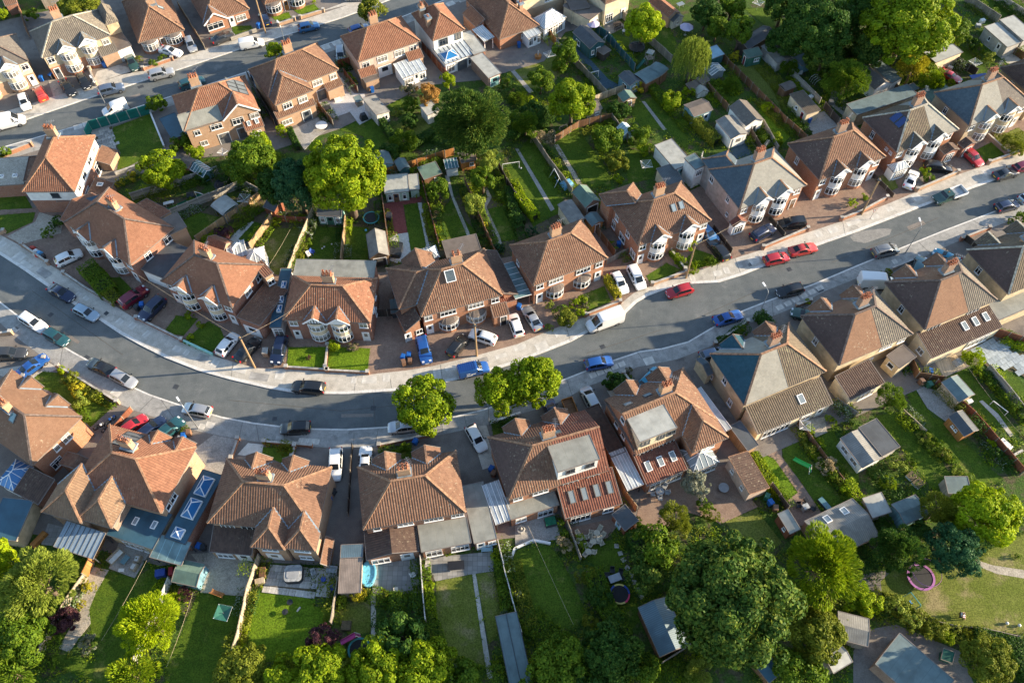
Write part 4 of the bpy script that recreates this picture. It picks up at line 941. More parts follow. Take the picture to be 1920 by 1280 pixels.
LAWNS = [
 ('lawn',.135,'grass','212,239 282,213 308,276 239,313 218,327 226,287 210,255'),('lawn',.04,'grass_dark','220,371 266,345 282,339 319,350 311,363 247,382'),
 ('artificial_lawn',.04,'turf_fake','292,398 330,383 376,362 395,374 342,400 300,412'),('lawn',.04,'grass','330,419 374,398 416,408 423,416 368,456 358,448 344,432'),
 ('lawn',.045,'grass','447,448 477,416 497,421 475,457'),('path',.05,'c_pale','416,453 469,415 477,416 447,448 472,459 459,469 424,467'),
 ('lawn',.04,'grass_dry','513,427 572,429 541,509 522,517 493,512 488,467'),('lawn',.04,'grass','588,424 643,427 642,493 562,493'),('lawn',.04,'grass','653,424 691,427 690,483 694,496 643,496'),
 ('paving',.05,'red_paving','720,382 792,366 789,379 756,384 764,436 736,440 728,416'),('patio',.055,'deck_pale','742,439 765,436 772,485 744,493 731,488 730,448'),
 ('lawn',.04,'grass','757,384 783,380 799,459 797,469 772,484'),('path',.05,'deck_pale','783,380 791,380 803,453 813,457 821,469 803,472 796,467 799,459'),
 ('lawn',.04,'grass','818,408 850,367 858,387 885,467 829,467 821,432'),('path',.05,'concrete','834,328 842,331 850,366 893,467 886,467 848,374'),('lawn',.042,'grass','861,390 874,416 909,448 896,459 892,464'),
 ('lawn',.04,'grass','914,392 949,384 967,421 970,448 941,453 922,411'),('path',.05,'gravel','908,350 915,355 922,370 912,388 936,440 942,460 934,462 905,392 914,370'),
 ('lawn',.04,'grass','945,318 960,300 995,255 1003,262 1055,372 1066,392 1043,402 1012,418 1000,425 960,345'),('path',.05,'patio_stone','966,279 972,279 1040,392 1033,396'),
 ('lawn',.04,'grass','1046,256 1083,244 1136,313 1147,350 1105,352 1085,325 1040,272'),('path',.05,'gravel','1038,272 1046,270 1092,345 1084,348'),
 ('lawn',.04,'grass','1181,279 1215,289 1237,308 1221,335 1178,345 1175,319'),('lawn',.04,'grass','1178,207 1205,188 1231,180 1290,255 1290,287 1253,244 1239,244 1205,242'),('path',.05,'patio_stone','1203,190 1209,190 1250,243 1243,244'),
 ('artificial_lawn',.04,'turf_fake','1130,69 1146,64 1189,111 1184,125'),('lawn',.04,'grass','1147,64 1181,72 1202,101 1190,110'),('lawn',.04,'grass','1218,72 1250,42 1269,80 1261,109'),
 ('lawn',.04,'grass_dry','950,120 1010,90 1040,95 1060,130 1030,165 985,165 955,140'),('path',.05,'patio_stone','944,117 952,117 1000,172 992,175'),
 ('lawn',.04,'grass','630,220 655,212 672,235 702,223 734,274 736,290 712,300 680,255 640,245'),('lawn',.04,'grass','722,173 741,165 757,202 731,202 723,189'),('lawn',.04,'grass_dry','734,239 787,212 819,252 781,274 741,255'),
 ('decking',.115,'deck_pale','596,192 612,175 640,145 664,175 683,176 699,220 674,234 656,210 625,221 600,205'),('decking',.125,'patio_stone','545,244 602,218 626,236 591,258 571,281'),
 ('paving',.05,'blue_ground','1069,80 1093,101 1109,114 1141,149 1170,165 1136,178 1107,149 1090,120'),('patio',.05,'slabs_grey','1104,48 1146,24 1173,50 1146,64 1125,64'),
 ('lawn',.04,'grass','1323,157 1357,149 1387,180 1365,204'),('lawn',.04,'grass_lush','1419,191 1440,212 1482,255 1464,275 1429,226'),('lawn',.04,'grass_dry','1373,125 1419,117 1456,149 1477,212 1498,234 1498,255 1472,239'),
 ('lawn',.04,'grass','1395,16 1445,16 1482,53 1445,56 1408,27'),('lawn',.04,'grass','1782,61 1800,82 1861,138 1859,146 1827,138 1806,111'),('lawn',.04,'grass','1819,5 1859,0 1896,24 1869,40'),
 ('path',.05,'concrete','1840,80 1850,78 1920,112 1925,128 1890,120'),('yard',.05,'concrete','1686,159 1718,165 1723,190 1702,172'),('yard',.05,'patio_stone','1505,222 1545,208 1560,225 1580,225 1560,262 1530,262'),
 ('yard',.05,'blue_ground','1366,268 1400,256 1410,290 1375,300'),('path',.05,'patio_stone','1405,262 1420,255 1450,290 1430,292'),
 ('lawn',.135,'grass','1830,281 1861,266 1885,289 1848,305'),('lawn',.135,'grass_dry','1867,260 1909,239 1925,252 1925,281 1885,289'),('lawn',.135,'grass_dry','1644,331 1673,326 1684,352 1665,360'),
 ('lawn',.135,'grass','1212,517 1250,493 1277,506 1221,534'),('lawn',.135,'grass','1286,485 1304,467 1334,477 1347,492 1299,506'),('lawn',.135,'grass','1088,554 1133,536 1146,565 1099,585'),
 ('lawn',.15,'grass_lush','541,651 611,650 606,689 538,687'),('lawn',.15,'grass_lush','618,650 694,653 689,694 614,692'),('lawn',.135,'grass','310,618 331,591 371,597 344,629 323,626'),('lawn',.135,'grass','360,626 390,602 413,615 421,634 397,660 349,638'),
 ('lawn',.135,'grass','196,520 226,520 247,541 234,565 220,565'),('lawn',.135,'grass','-20,405 66,398 61,416 13,438 -20,430'),('lawn',.135,'grass','-20,354 40,355 61,390 -20,394'),('driveway',.13,'gravel','13,443 66,416 74,398 119,411 114,437 40,458'),
 ('lawn',.135,'grass','50,718 80,696 111,699 138,718 216,758 170,800 149,779 127,755 90,731'),('lawn',.135,'grass','493,838 546,836 546,858 530,869 491,850'),('lawn',.135,'grass','712,845 771,842 771,858 715,864'),('lawn',.135,'grass','922,796 970,781 970,797 925,821'),
 ('flower_bed',.135,'soil','1131,716 1168,706 1181,723 1141,733'),('driveway',.125,'concrete','1138,732 1182,724 1196,742 1160,768'),('driveway',.125,'concrete','880,800 912,797 935,870 905,880'),('driveway',.125,'c_pale','465,830 494,833 492,858 445,852'),
 ('driveway',.126,'concrete','-20,695 88,677 110,690 40,720'),('driveway',.125,'patio_stone','400,815 447,824 430,880 405,930 370,900 340,860'),
 ('lawn',.135,'grass','435,50 469,48 480,59 437,69'),('lawn',.135,'grass_lush','509,32 541,23 546,33 520,41'),('lawn',.135,'grass_lush','549,18 589,8 599,18 562,28'),
 ('driveway',.13,'concrete','600,22 700,-15 760,-45 790,-35 700,-2 640,12'),('driveway',.13,'concrete','170,160 182,134 222,122 268,132 262,130 220,142'),('driveway',.13,'gravel','90,150 112,150 118,176 100,182'),
 ('lawn',.04,'grass','204,1070 252,1083 287,1062 308,1094 300,1126 260,1235 300,1270 190,1285 90,1240 105,1225 185,1235 168,1170 166,1140 180,1110'),('lawn',.04,'grass','72,1021 98,1030 172,1051 159,1075 127,1089 80,1046'),
 ('patio',.125,'slabs_grey','90,980 119,988 98,1022 77,1020'),('patio',.125,'patio_stone','223,1017 281,1035 271,1051 252,1083 204,1065'),('path',.05,'gravel','175,1062 204,1068 180,1110 167,1142 170,1168 145,1200 130,1222 110,1215 127,1184 150,1145 140,1120'),
 ('yard',.125,'gravel','358,1038 403,1035 480,1057 467,1118 376,1110 382,1067'),('lawn',.04,'grass','371,1110 467,1118 451,1195 437,1237 390,1285 310,1285 310,1230 340,1190'),
 ('lawn',.045,'grass_lush','485,1103 594,1114 589,1136 626,1138 621,1174 575,1232 459,1245 472,1152'),('patio',.125,'slabs_grey','696,1057 787,1046 792,1110 760,1112 699,1114'),
 ('lawn',.04,'grass_dry','635,1134 694,1123 696,1184 656,1192 638,1166'),('path',.05,'concrete','695,1115 704,1115 706,1200 696,1200'),('patio',.125,'slabs_grey','795,1046 925,1033 925,1070 887,1075 816,1089'),
 ('lawn',.04,'grass_dry','818,1089 885,1076 911,1251 832,1240 818,1150'),('lawn',.04,'grass_dry','892,1074 925,1071 933,1110 943,1166 930,1195 917,1206'),('path',.05,'concrete','885,1075 892,1074 924,1270 914,1272'),
 ('lawn',.04,'grass','960,1051 971,1030 1030,1022 1056,1054 1099,1147 1077,1184 1030,1166 987,1139'),('patio',.125,'patio_stone','966,977 1040,961 1051,1009 1003,1017 966,1022'),('patio',.125,'block_paving','1064,990 1173,966 1141,1006 1088,1030 1080,1025'),
 ('lawn',.04,'grass','1088,1030 1152,1009 1170,1046 1176,1078 1205,1158 1184,1179 1157,1126 1130,1067 1093,1046'),('patio',.125,'block_paving','1190,990 1200,930 1300,890 1360,870 1404,930 1421,950 1350,982 1340,975 1290,960 1230,1000'),
 ('lawn',.04,'grass_dry','1360,977 1419,953 1429,969 1466,1017 1440,1038 1376,1006'),('lawn',.04,'grass_lush','1409,850 1424,846 1453,861 1496,923 1472,939 1440,901'),('lawn',.04,'grass','1466,842 1496,826 1501,840 1589,946 1575,949 1538,954 1525,935 1493,890 1472,866'),
 ('path',.05,'block_paving','1429,829 1466,827 1466,856 1496,896 1525,938 1543,965 1530,985 1480,985 1472,941 1496,923 1453,861 1424,845'),('patio',.125,'gravel','1488,792 1546,781 1551,810 1519,824 1509,813'),
 ('lawn',.04,'grass','1522,826 1562,805 1570,824 1610,885 1610,917 1575,882'),('lawn',.04,'grass','1641,779 1678,773 1691,779 1729,834 1771,874 1808,927 1776,930 1750,919 1718,877 1686,834'),
 ('lawn',.04,'grass','1697,733 1718,736 1750,781 1776,795 1800,821 1845,861 1861,882 1883,898 1835,919 1808,885 1782,861 1750,826 1729,800'),('yard',.05,'patio_stone','1710,717 1766,736 1798,779 1776,792 1739,765'),
 ('lawn',.04,'grass','1790,700 1811,691 1912,813 1899,816 1869,800 1845,805 1816,771 1835,755'),('patio',.125,'wood_pale','1750,675 1792,664 1811,686 1771,707'),('path',.055,'concrete','1836,752 1842,750 1872,776 1900,815 1894,818 1866,782'),
 ('lawn',.04,'grass','1867,696 1885,692 1906,707 1930,731 1930,760'),('lawn',.04,'grass_dry','1650,1078 1700,1060 1740,1060 1760,1075 1830,1050 1870,1020 1940,990 1950,1190 1870,1185 1800,1180 1740,1165 1690,1130 1650,1110'),
 ('path',.05,'gravel','1830,1049 1861,1059 1940,1071 1940,1087 1869,1075 1830,1059'),('patio',.05,'tarmac','1606,1078 1675,1067 1651,1089 1654,1115 1620,1110'),('yard',.05,'tarmac','1625,1180 1680,1170 1800,1220 1830,1290 1600,1290 1600,1220'),
 ('lawn',.04,'grass','120,20 180,25 150,45 80,55'),('yard',.05,'patio_stone','1560,165 1610,205 1590,225 1555,195'),('driveway',.13,'tarmac','1690,345 1700,310 1735,320 1728,358'),
]
for nm, z, mt, s_ in LAWNS: S(nm, z, mt, *[tuple(map(float, q.split(','))) for q in s_.split()])

SLABC = {}
def slab_mesh(mat, k):
    if (mat, k) not in SLABC:
        r = random.Random(k);m = MB();j = lambda: r.uniform(-.03,.03)
        m.prism([(-.5+j(),-.5+j()),(.5+j(),-.5+j()),(.5+j(),.5+j()),(-.5+j(),.5+j())],0,1,0, False);SLABC[(mat, k)] = m.mesh('slab',[mat])
    return SLABC[(mat, k)]
for nm, c in (('a',(.40,.37,.32)),('b',(.33,.31,.28)),('c',(.46,.43,.38)),('d',(.27,.26,.24))): plain('stone_'+nm, c, .9, var=.2, scale=2)
for nm, c in (('a',(.30,.34,.36)),('b',(.36,.40,.41)),('c',(.26,.30,.32))): plain('blue_stone_'+nm, c, .85, var=.15, scale=2)
plain('pave_pale',(.60,.57,.51),.9, var=.15, scale=1.5);plain('pave_grey',(.36,.345,.32),.9, var=.2, scale=1.5);plain('pave_blue',(.30,.42,.52),.9, var=.2)
def inside(p, poly):
    c = False;j = len(poly)-1
    for i in range(len(poly)):
        a, b = poly[i], poly[j]
        if (a[1] > p[1]) != (b[1] > p[1]) and p[0] < (b[0]-a[0])*(p[1]-a[1])/(b[1]-a[1])+a[0]: c = not c
        j = i
    return c
def slabs(name, px, edge, sx, sy, z, mats, base='soil', jit=0.0):
    poly = [P(x, y, z) for x, y in px];o = sheet(name, px, z, base, thick=z);o['kind'] = 'structure'
    a, b = P(*edge[0]), P(*edge[1]);rz = math.atan2(b.y-a.y, b.x-a.x);R = Matrix.Rotation(-rz, 2)
    L = [R @ Vector((p.x, p.y)) for p in poly];x0, x1 = min(p.x for p in L), max(p.x for p in L);y0, y1 = min(p.y for p in L), max(p.y for p in L);y = y0+sy/2;row = 0
    while y < y1:
        x = x0+sx/2-(row % 2)*sx*.5
        while x < x1+sx:
            w = sx*random.choice((1,1,1.5)) if jit else sx
            if inside((x+(w-sx)/2, y), L):
                q = R.inverted() @ Vector((x+(w-sx)/2, y));s = put('slab', slab_mesh(random.choice(mats), random.randrange(4)), o, (q.x, q.y, z-.005), rz+random.uniform(-jit, jit))
                s.scale = (w-.025, sy-.025,.022+random.uniform(0,.012))
            x+=w
        y+=sy;row+=1
ST = ['stone_a','stone_b','stone_c','stone_d']
slabs('patio',[(501,1057),(634,1067),(631,1091),(621,1120),(591,1110),(493,1099),(490,1089)],((501,1057),(634,1067)),.85,.85,.12,['stone_a','stone_b','stone_c'])
slabs('patio',[(1824,651),(1859,632),(1925,672),(1925,710),(1899,691),(1872,687),(1861,694),(1843,680)],((1824,651),(1859,632)),1.1,.8,.12,['blue_stone_a','blue_stone_b','blue_stone_c'])
slabs('patio',[(175,247),(210,236),(213,255),(226,290),(212,313),(197,287),(183,268)],((175,247),(210,236)),.75,.7,.11, ST, jit=.25)
slabs('path',[(494,1098),(592,1110),(590,1122),(575,1118),(492,1108)],((494,1098),(592,1110)),.8,.8,.13,['stone_c','pave_pale'])
def pave_slabs(parent, z, items):
    for (x, y, dx, dy, w, d, mt) in items:
        a, b = P(x, y), P(x+dx, y+dy);s = put('slab', slab_mesh(mt, random.randrange(4)), parent, (a.x, a.y, z), math.atan2(b.y-a.y, b.x-a.x));s.scale = (w, d, .012)
PP, PG = 'pave_pale','pave_grey'
pave_slabs(PAVE['c'],.118,[(5,458,4,2.4,1.2,1.1, PP),(36,483,3,2,1.6,1.8, PP),(50,497,3,2,2.2,.9, PP),(83,512,3,2,2.4,1.3, PG),(148,552,3,2,.8,.7, PP),(162,560,3,2,.9,.7, PP),(225,604,3,2,1.0,1.0, PP),(249,611,3,2,1.0,1.1, PP),(275,627,3,2,.7,1.2, PP),
   (333,655,3,1.3,1.2,.9, PP),(350,662,3,1.3,.7,.9, PP),(380,672,3,1,1.6,1.2, PG),(404,681,3,1,1.0,1.4, PP),(450,693,3,.7,2.0,1.0, PP),(525,704,3,.2,1.3,1.4, PP),(487,707,3,.4,2.6,1.2, PG),(664,714,3,-.1,.7,.9, PP),(693,712,3,-.1,2.0,1.2, PP),(725,709,3,-.2,1.0,1.2, PP),(845,691,3,-.7,1.6,.8, PP),
   (820,701,3,-.6,1.0,1.6, PP),(905,676,3,-.8,1.5,.8, PG),(940,668,3,-.9,1.6,.7, PP),(975,652,3,-1,1.8,.9, PP),(1016,650,3,-1.1,1.8,1.4, PP),(1050,625,3,-1.2,1.6,.9, PP),(1240,538,3,-1.2,1.8,.7, PP),(1298,522,3,-.6,.8,1.2, PP),(1346,513,3,-.5,1.3,1.0, PP),(1362,508,3,-.6,.9,1.2, PP),(1395,496,3,-1,1.6,1.2, PG),(1414,489,3,-1,1.6,1.3, PP),
   (1428,480,3,-1,.8,1.0, PP),(1446,474,3,-1,1.0,.8, PP),(1535,440,3,-1.1,1.1,1.1, PP),(1562,432,3,-1.1,1.6,1.2, PP),(1600,418,3,-1.1,2.4,.9, PP),(1668,393,3,-1.1,1.2,.9, PP),(1640,408,3,-1.1,1.5,.8, PP),(1702,378,3,-1.1,1.6,1.3, PG),(1718,371,3,-1.1,1.4,1.3, PP),(1850,323,3,-1.1,1.4,1.2, PP),(1880,310,3,-1.1,1.0,1.2, PG)])
pave_slabs(PAVE['d'],.118,[(379,800,3,.8,.9,.8, PP),(394,797,3,.8,1.2,.9, PP)] + [(536+i*11.5,824+i*.9,3,.2,.8,.8, PP) for i in range(6)] + [(1112+i*13.5,704-i*5.2,3,-1.2,.95,.8, PP) for i in range(5)] + [(1462+i*15,577-i*7.3,3,-1.4,1.1,.8, PP) for i in range(6)] +
   [(30,618,3,2.2,1.0,.8, PP),(36,612,3,2.2,.8,1.0, PG),(218,737,3,1.6,1.4,.9, PP),(540,818,3,.2,3.0,1.4, PG),(1677,491,3,-1.2,.8,.8, PP),(1690,486,3,-1.2,.7,.8, PG),(1217,677,3,-1,1.4,1.2, PP),(1190,682,3,-1,1.6,1.3, PG),(1430,578,3,-1.3,1.2,1.2, PG),(845,800,3,-.7,2.2,1.2, PG)])
pave_slabs(PAVE['b'],.118,[(111,251,3,-.9,1.3,1.1, PP),(147,239,3,-.9,1.4,1.2, PP),(162,234,3,-.9,1.0,1.2, PP),(479,136,3,-1,1.2,1.0, PP),(612,90,3,-1.1,1.5,1.2, PP),(632,82,3,-1.1,1.6,1.3, PP),(845,8,3,-1.2,1.6,1.3, PP),(866,2,3,-1.2,1.3,1.1, PG)])
pave_slabs(PAVE['a'],.118,[(443,89,3,-.9,1.4,.7, PG),(541,52,3,-.9,1.6,.7, PG),(153,176,3,-.9,.8,.7, PP),(500,66,3,-.9,2,1, PG)])
def joints(parent, z, pairs, mat='p_black'):
    for i, (x0, y0, x1, y1) in enumerate(pairs):
        m = MB();m.beam(P(x0, y0, z), P(x1, y1, z),.05,.012);m.build('expansion_joint', mat, parent)
plain('joint',(.10,.095,.085),.9, var=.1)
joints(PAVE['d'],.121,[(118,648,112,688),(455,789,448,823),(480,793,486,828),(664,803,663,839),(710,800,703,836),(870,776,876,806),(1062,709,1073,742),(1195,660,1212,682),(1447,560,1450,592),(1552,520,1580,532),(1593,503,1618,515),(1720,452,1745,475),(1610,497,1640,512),(1822,412,1855,430),(290,742,262,770),(300,746,330,790)],'joint')
joints(PAVE['c'],.121,[(433,710,437,680),(664,737,668,700),(735,732,730,700),(830,718,826,684),(1340,529,1346,495),(1390,516,1378,484),(1585,441,1580,415),(1070,640,1060,608)],'joint')
sheet('road_patch',[(1594,444),(1606,434),(1640,430),(1660,428),(1672,430),(1668,440),(1640,450),(1622,456),(1600,452)],.017,'asphalt_worn', road2)
sheet('road_patch',[(1150,608),(1200,594),(1240,590),(1225,604),(1180,616)],.016,'asphalt', road2)
for i, (mt, s_) in enumerate((('tarmac','640,776 700,775 700,781 640,782'),('tarmac','905,735 960,716 962,722 908,742'),('tarmac','120,620 150,640 146,645 116,625'),('tarmac','1700,425 1730,413 1736,420 1706,433'),('tarmac','230,185 262,175 264,180 232,191'),('tarmac','580,70 600,63 604,69 585,76'))):
    sheet('road_patch',[tuple(map(float, q.split(','))) for q in s_.split()],.0165+i*.0003, mt, road1 if i > 3 else road2)
for a, b in (((430,750),(640,770)),((640,770),(860,748)),((1100,662),(1240,618)),((1560,492),(1760,408)),((60,545),(230,665)),((700,745),(704,798)),((1300,600),(1420,545)),((300,170),(470,115))):
    m = MB();m.beam(P(*a, .0185), P(*b, .0185),.09,.006);m.build('tar_seam','joint', road1 if a[1] < 300 else road2)
def iron(parent, x, y, z, w=.6, d=.6, dx=3, dy=0):
    a, b = P(x, y), P(x+dx, y+dy);m = MB();m.box(-w/2,-d/2,0, w/2, d/2,.008)
    for i in range(4): m.box(-w/2+.08+i*(w-.16)/4,-d/2+.06,.008,-w/2+.08+i*(w-.16)/4+.05, d/2-.06,.014)
    o = m.build('drain_cover','metal_dark', parent);o.location = (a.x, a.y, z);o.rotation_euler[2] = math.atan2(b.y-a.y, b.x-a.x)
iron(road1,264,163,.013,1.0,.8,3,-1);iron(road2,162,671,.013,.8,.8,3,1.5);iron(PAVE['d'],1537,544,.121,1.0,.8,3,-1.3);iron(PAVE['c'],1392,475,.121,.6,.6,3,-1);iron(PAVE['c'],1405,497,.121,.6,.6,3,-1);iron(PAVE['c'],200,588,.121,.6,.6,3,2);iron(road2,515,785,.013,.6,.6);iron(road2,700,765,.018,.7,.7);iron(road2,1130,650,.018,.7,.7,3,-1.2);iron(road2,1480,505,.018,.7,.7,3,-1.2);iron(road2,330,725,.018,.7,.7,3,1);iron(road2,95,590,.018,.7,.7,3,2)

PANC = {}
def panel_mesh(mat, h):
    if (mat, h) not in PANC:
        m = MB();m.box(-.5,-.03,.06,.5,.03, h-.06);m.box(-.5,-.05, h-.06,.5,.05, h);m.box(-.5,-.045,.35,.5,.045,.43);m.box(-.5,-.045, h-.5,.5,.045, h-.42)
        p = MB();p.box(-.06,-.06,0,.06,.06, h+.06);PANC[(mat, h)] = (m.mesh('panel',[mat]), p.mesh('post',['wood_grey' if mat.startswith('wood') else 'c_cap']))
    return PANC[(mat, h)]
def fence(label, mat, h, *px, name='fence', z=.0, step=1.83):
    pts = [P(x, y, z) for x, y in px];o = thing(name,label, 'fence', pts[0])
    pm, po = panel_mesh(mat, h)
    for i, (a, b) in enumerate(zip(pts, pts[1:])):
        d = b-a;L = d.length;k = max(1, round(L/step));rz = math.atan2(d.y, d.x)
        for j in range(k):
            c = a+d*((j+.5)/k)-pts[0];q = put('panel', pm, o, (c.x, c.y, random.uniform(-.02,.03)), rz+random.uniform(-.012,.012));q.scale = (L/k-.1,1,1);q.rotation_euler[0] = random.uniform(-.03,.03)
        for j in range(k+1 if i==len(pts)-2 else k):
            c = a+d*(j/k)-pts[0];put('post', po, o, (c.x, c.y, 0), rz)
    return o
def wall(label, mat, h, *px, cap='c_cap', th=.22, pillars=True, z=.0, name='garden_wall'):
    pts = [P(x, y, z) for x, y in px];o = thing(name,label, 'wall', pts[0]);m = MB();c = MB();T = Matrix.Translation(-pts[0])
    for i, (a, b) in enumerate(zip(pts, pts[1:])):
        m.beam(a+Vector((0,0, h/2-z)), b+Vector((0,0, h/2-z)), th, h);c.beam(a+Vector((0,0, h+.03-z)), b+Vector((0,0, h+.03-z)), th+.06,.06)
    m.build('wall_body', mat, o, M=T);c.build('coping', cap, o, M=T)
    if pillars:
        for p in (pts[0], pts[-1]):
            q = MB();q.box(p.x-.22, p.y-.22,0, p.x+.22, p.y+.22, h+.22);q.build('pillar', mat, o, M=T);q = MB();q.box(p.x-.26, p.y-.26, h+.22, p.x+.26, p.y+.26, h+.29);q.build('pillar_cap', cap, o, M=T)
    return o
FENCES = [
 ('grey concrete panel fence above the artificial lawn, far left gardens','c_panel',1.7,'250,376 340,348 411,326'),('grey concrete panel fence below the artificial lawn','c_panel',1.7,'300,416 376,384 459,350 490,367'),
 ('tan board fence beside the grey canopy','wood_tan',1.7,'371,456 430,415 493,371'),('tan board fence left of the dry lawn with the washing line','wood_tan',1.8,'472,469 512,416 522,392'),('pale fence between dry lawn and ball-strewn lawn','wood_pale',1.7,'543,516 566,455 589,403'),
 ('dark brown back fence of the dry lawn','wood_red',1.5,'509,413 538,417 578,419'),('tan fence below the big green tree','wood_tan',1.7,'642,496 646,450 650,416'),('brown fence left of the red paving','wood_brown',1.7,'717,367 727,440 732,485'),('reddish fence right of the long striped lawn','wood_red',1.7,'783,315 805,395 824,469'),
 ('orange back fence above the sage summerhouse','wood_orange',1.7,'721,331 783,312 852,291'),('brown fence between the two lawns behind the wide brick semi','wood_brown',1.6,'872,345 898,411 930,483'),('dark fence left of the football goal lawn','wood_dark',1.6,'935,316 950,347 985,400'),('weathered fence right of the football goal lawn','wood_grey',1.7,'994,255 1030,310 1072,366'),
 ('brown fence between neat brick semi and the next drive','wood_brown',1.8,'1100,412 1125,447 1152,483'),('grey gate fence across the drive beside two white cars','wood_grey',1.6,'1136,498 1154,488 1184,473'),('brown fence above the swing lawn','wood_brown',1.6,'1040,268 1084,240 1146,226'),('weathered fence running up from the pale blue greenhouse','wood_grey',1.6,'1146,226 1176,266'),
 ('weathered fence left of the blue paved garden','wood_grey',1.7,'1043,90 1075,119 1136,183'),('pale fence between beige shed and green shed','wood_pale',1.6,'1109,195 1170,172'),('dark fence between black cabin and the lime tree garden','wood_teal_dark',1.8,'1099,48 1136,74 1189,135'),('pale fence beside the grey patio at the top','wood_pale',1.7,'1141,16 1178,45'),
 ('weathered fence right of the trampoline below the lime tree','wood_grey',1.8,'1215,80 1258,119'),('long dark brown fence running down beside the golden shrub','wood_brown',1.6,'1352,114 1419,180 1472,234 1509,267'),('brown fence right of the willow','wood_brown',1.6,'1315,157 1363,210'),('grey concrete fence beside the mossy garage','c_panel',1.5,'1482,143 1535,196'),
 ('leaning dark fence beside the blue painted yard','wood_dark',1.5,'1405,252 1424,284'),('bent dark fence panels above the slate-roofed semi','wood_grey',1.6,'1429,239 1456,287'),('grey fence at the top right beyond the large tree','wood_grey',1.7,'1808,3 1869,44'),('pale concrete fence at the top right corner','c_panel',1.8,'1861,0 1935,48'),
 ('dark fence between covered red car and the lawn','wood_dark',1.6,'1784,117 1827,143'),('woven brown fence below the pair of grey garages','wood_brown',1.5,'1885,92 1917,114'),('brown fence below the white-ended garage','wood_brown',1.6,'1665,164 1707,194'),('dark fence between solar house and its neighbour','wood_dark',1.8,'467,149 517,239'),
 ('brown fence between the two pale decks','wood_brown',1.7,'597,202 626,239'),('dark red fence beside the pale deck','wood_red',1.7,'646,143 672,175'),('red-brown side gate between two upper houses','wood_red',1.8,'635,129 659,123'),('dark red fence beside the white house','wood_red',1.8,'792,93 840,151'),('orange fence beside the white sunroom at the top','wood_orange',1.8,'1011,50 1043,88'),
 ('orange fence lit by the sun beside the grey patio, bottom left','wood_orange',1.8,'199,1009 165,1083'),('pale fence behind the yellow bushes, bottom left','wood_pale',1.5,'165,1083 133,1128 100,1190 72,1240'),('whitish fence between bottom left lawns','wood_white',1.7,'324,1089 300,1147 259,1243'),('pale board fence between gravel yard and hot tub patio','wood_pale',1.7,'490,1046 469,1107 453,1184 437,1240'),
 ('grey fence right of the bright lawn with two balls','wood_grey',1.6,'637,1089 623,1171'),('thin pale fence right of the shrubby patio garden','wood_white',1.6,'789,1046 794,1110 800,1168'),('thin white fence right of the twin lawns','wood_white',1.5,'933,1017 950,1089 978,1191'),('grey fence beside the white edging wall','wood_grey',1.6,'1051,956 1070,1005 1088,1051'),
 ('tan fence right of the four-skylight extension','wood_tan',1.8,'1122,826 1170,930 1192,959'),('orange gate fence beside the narrow black roof','wood_orange',1.8,'1368,816 1397,842'),('dark fence beside wheelie bins and brown kiosk','wood_dark',1.7,'1442,914 1474,957'),('brown fence between the slide lawn and the grey shed lawn','wood_brown',1.4,'1488,787 1546,866 1607,946'),
 ('pale low fence left of the concrete yard garden','wood_pale',1.1,'1686,771 1731,813'),('brown fence around the bins behind the tan extension','wood_brown',1.7,'1702,680 1715,710 1763,717'),('dark red-brown fence right of the orange shed','wood_red',1.7,'1750,722 1819,783 1845,812 1912,890'),('grey concrete fence beside the washing line lawn','c_panel',1.6,'1848,694 1885,738 1930,795'),
 ('red-brown fence above the blue-grey slab patio','wood_red',1.8,'1861,630 1930,650'),('grey fence beside the lean-to yard with the striped roof','wood_grey',1.8,'1562,757 1599,784'),('dark fence between black car and navy car drives','wood_dark',1.2,'1371,475 1336,430'),('dark low fence left of the black people carrier','wood_dark',1.1,'1469,445 1440,411'),('dark fence between the empty drive and the white car','wood_dark',1.0,'1633,331 1673,371'),
 ('tan fence between the two upper bungalows','wood_tan',1.6,'337,16 386,95'),('dark red side fence beside the striped red car drive','wood_red',1.3,'250,770 218,808'),('dark fence between two near drives with white cars','wood_dark',1.3,'662,838 654,967'),('dark fence beside the turquoise sports car','wood_dark',1.3,'1806,450 1835,472'),('dark fence across the shared passage left of the wide brick semi','wood_dark',1.7,'705,594 750,592'),
 ('weathered fence below the round trampoline, bottom right','wood_grey',1.4,'1290,1212 1240,1245'),('curved stick fence at the bottom of the dry lawn','wood_grey',.8,'1745,1165 1790,1176 1840,1180 1905,1195'),('dark fence left of the concrete-roofed garages','wood_dark',1.6,'1543,205 1570,235'),
 ('brown picket strip beside the willow garden','wood_brown',1.4,'1290,160 1315,165'),('grey fence behind the left bungalow at the top','wood_grey',1.6,'230,-20 262,20'),('dark fence beside the purple leaved bush, far top left','wood_brown',1.6,'30,-5 58,75'),
]
for lb, mt, h, s_ in FENCES: fence(lb, mt, h, *[tuple(map(float, q.split(','))) for q in s_.split()])
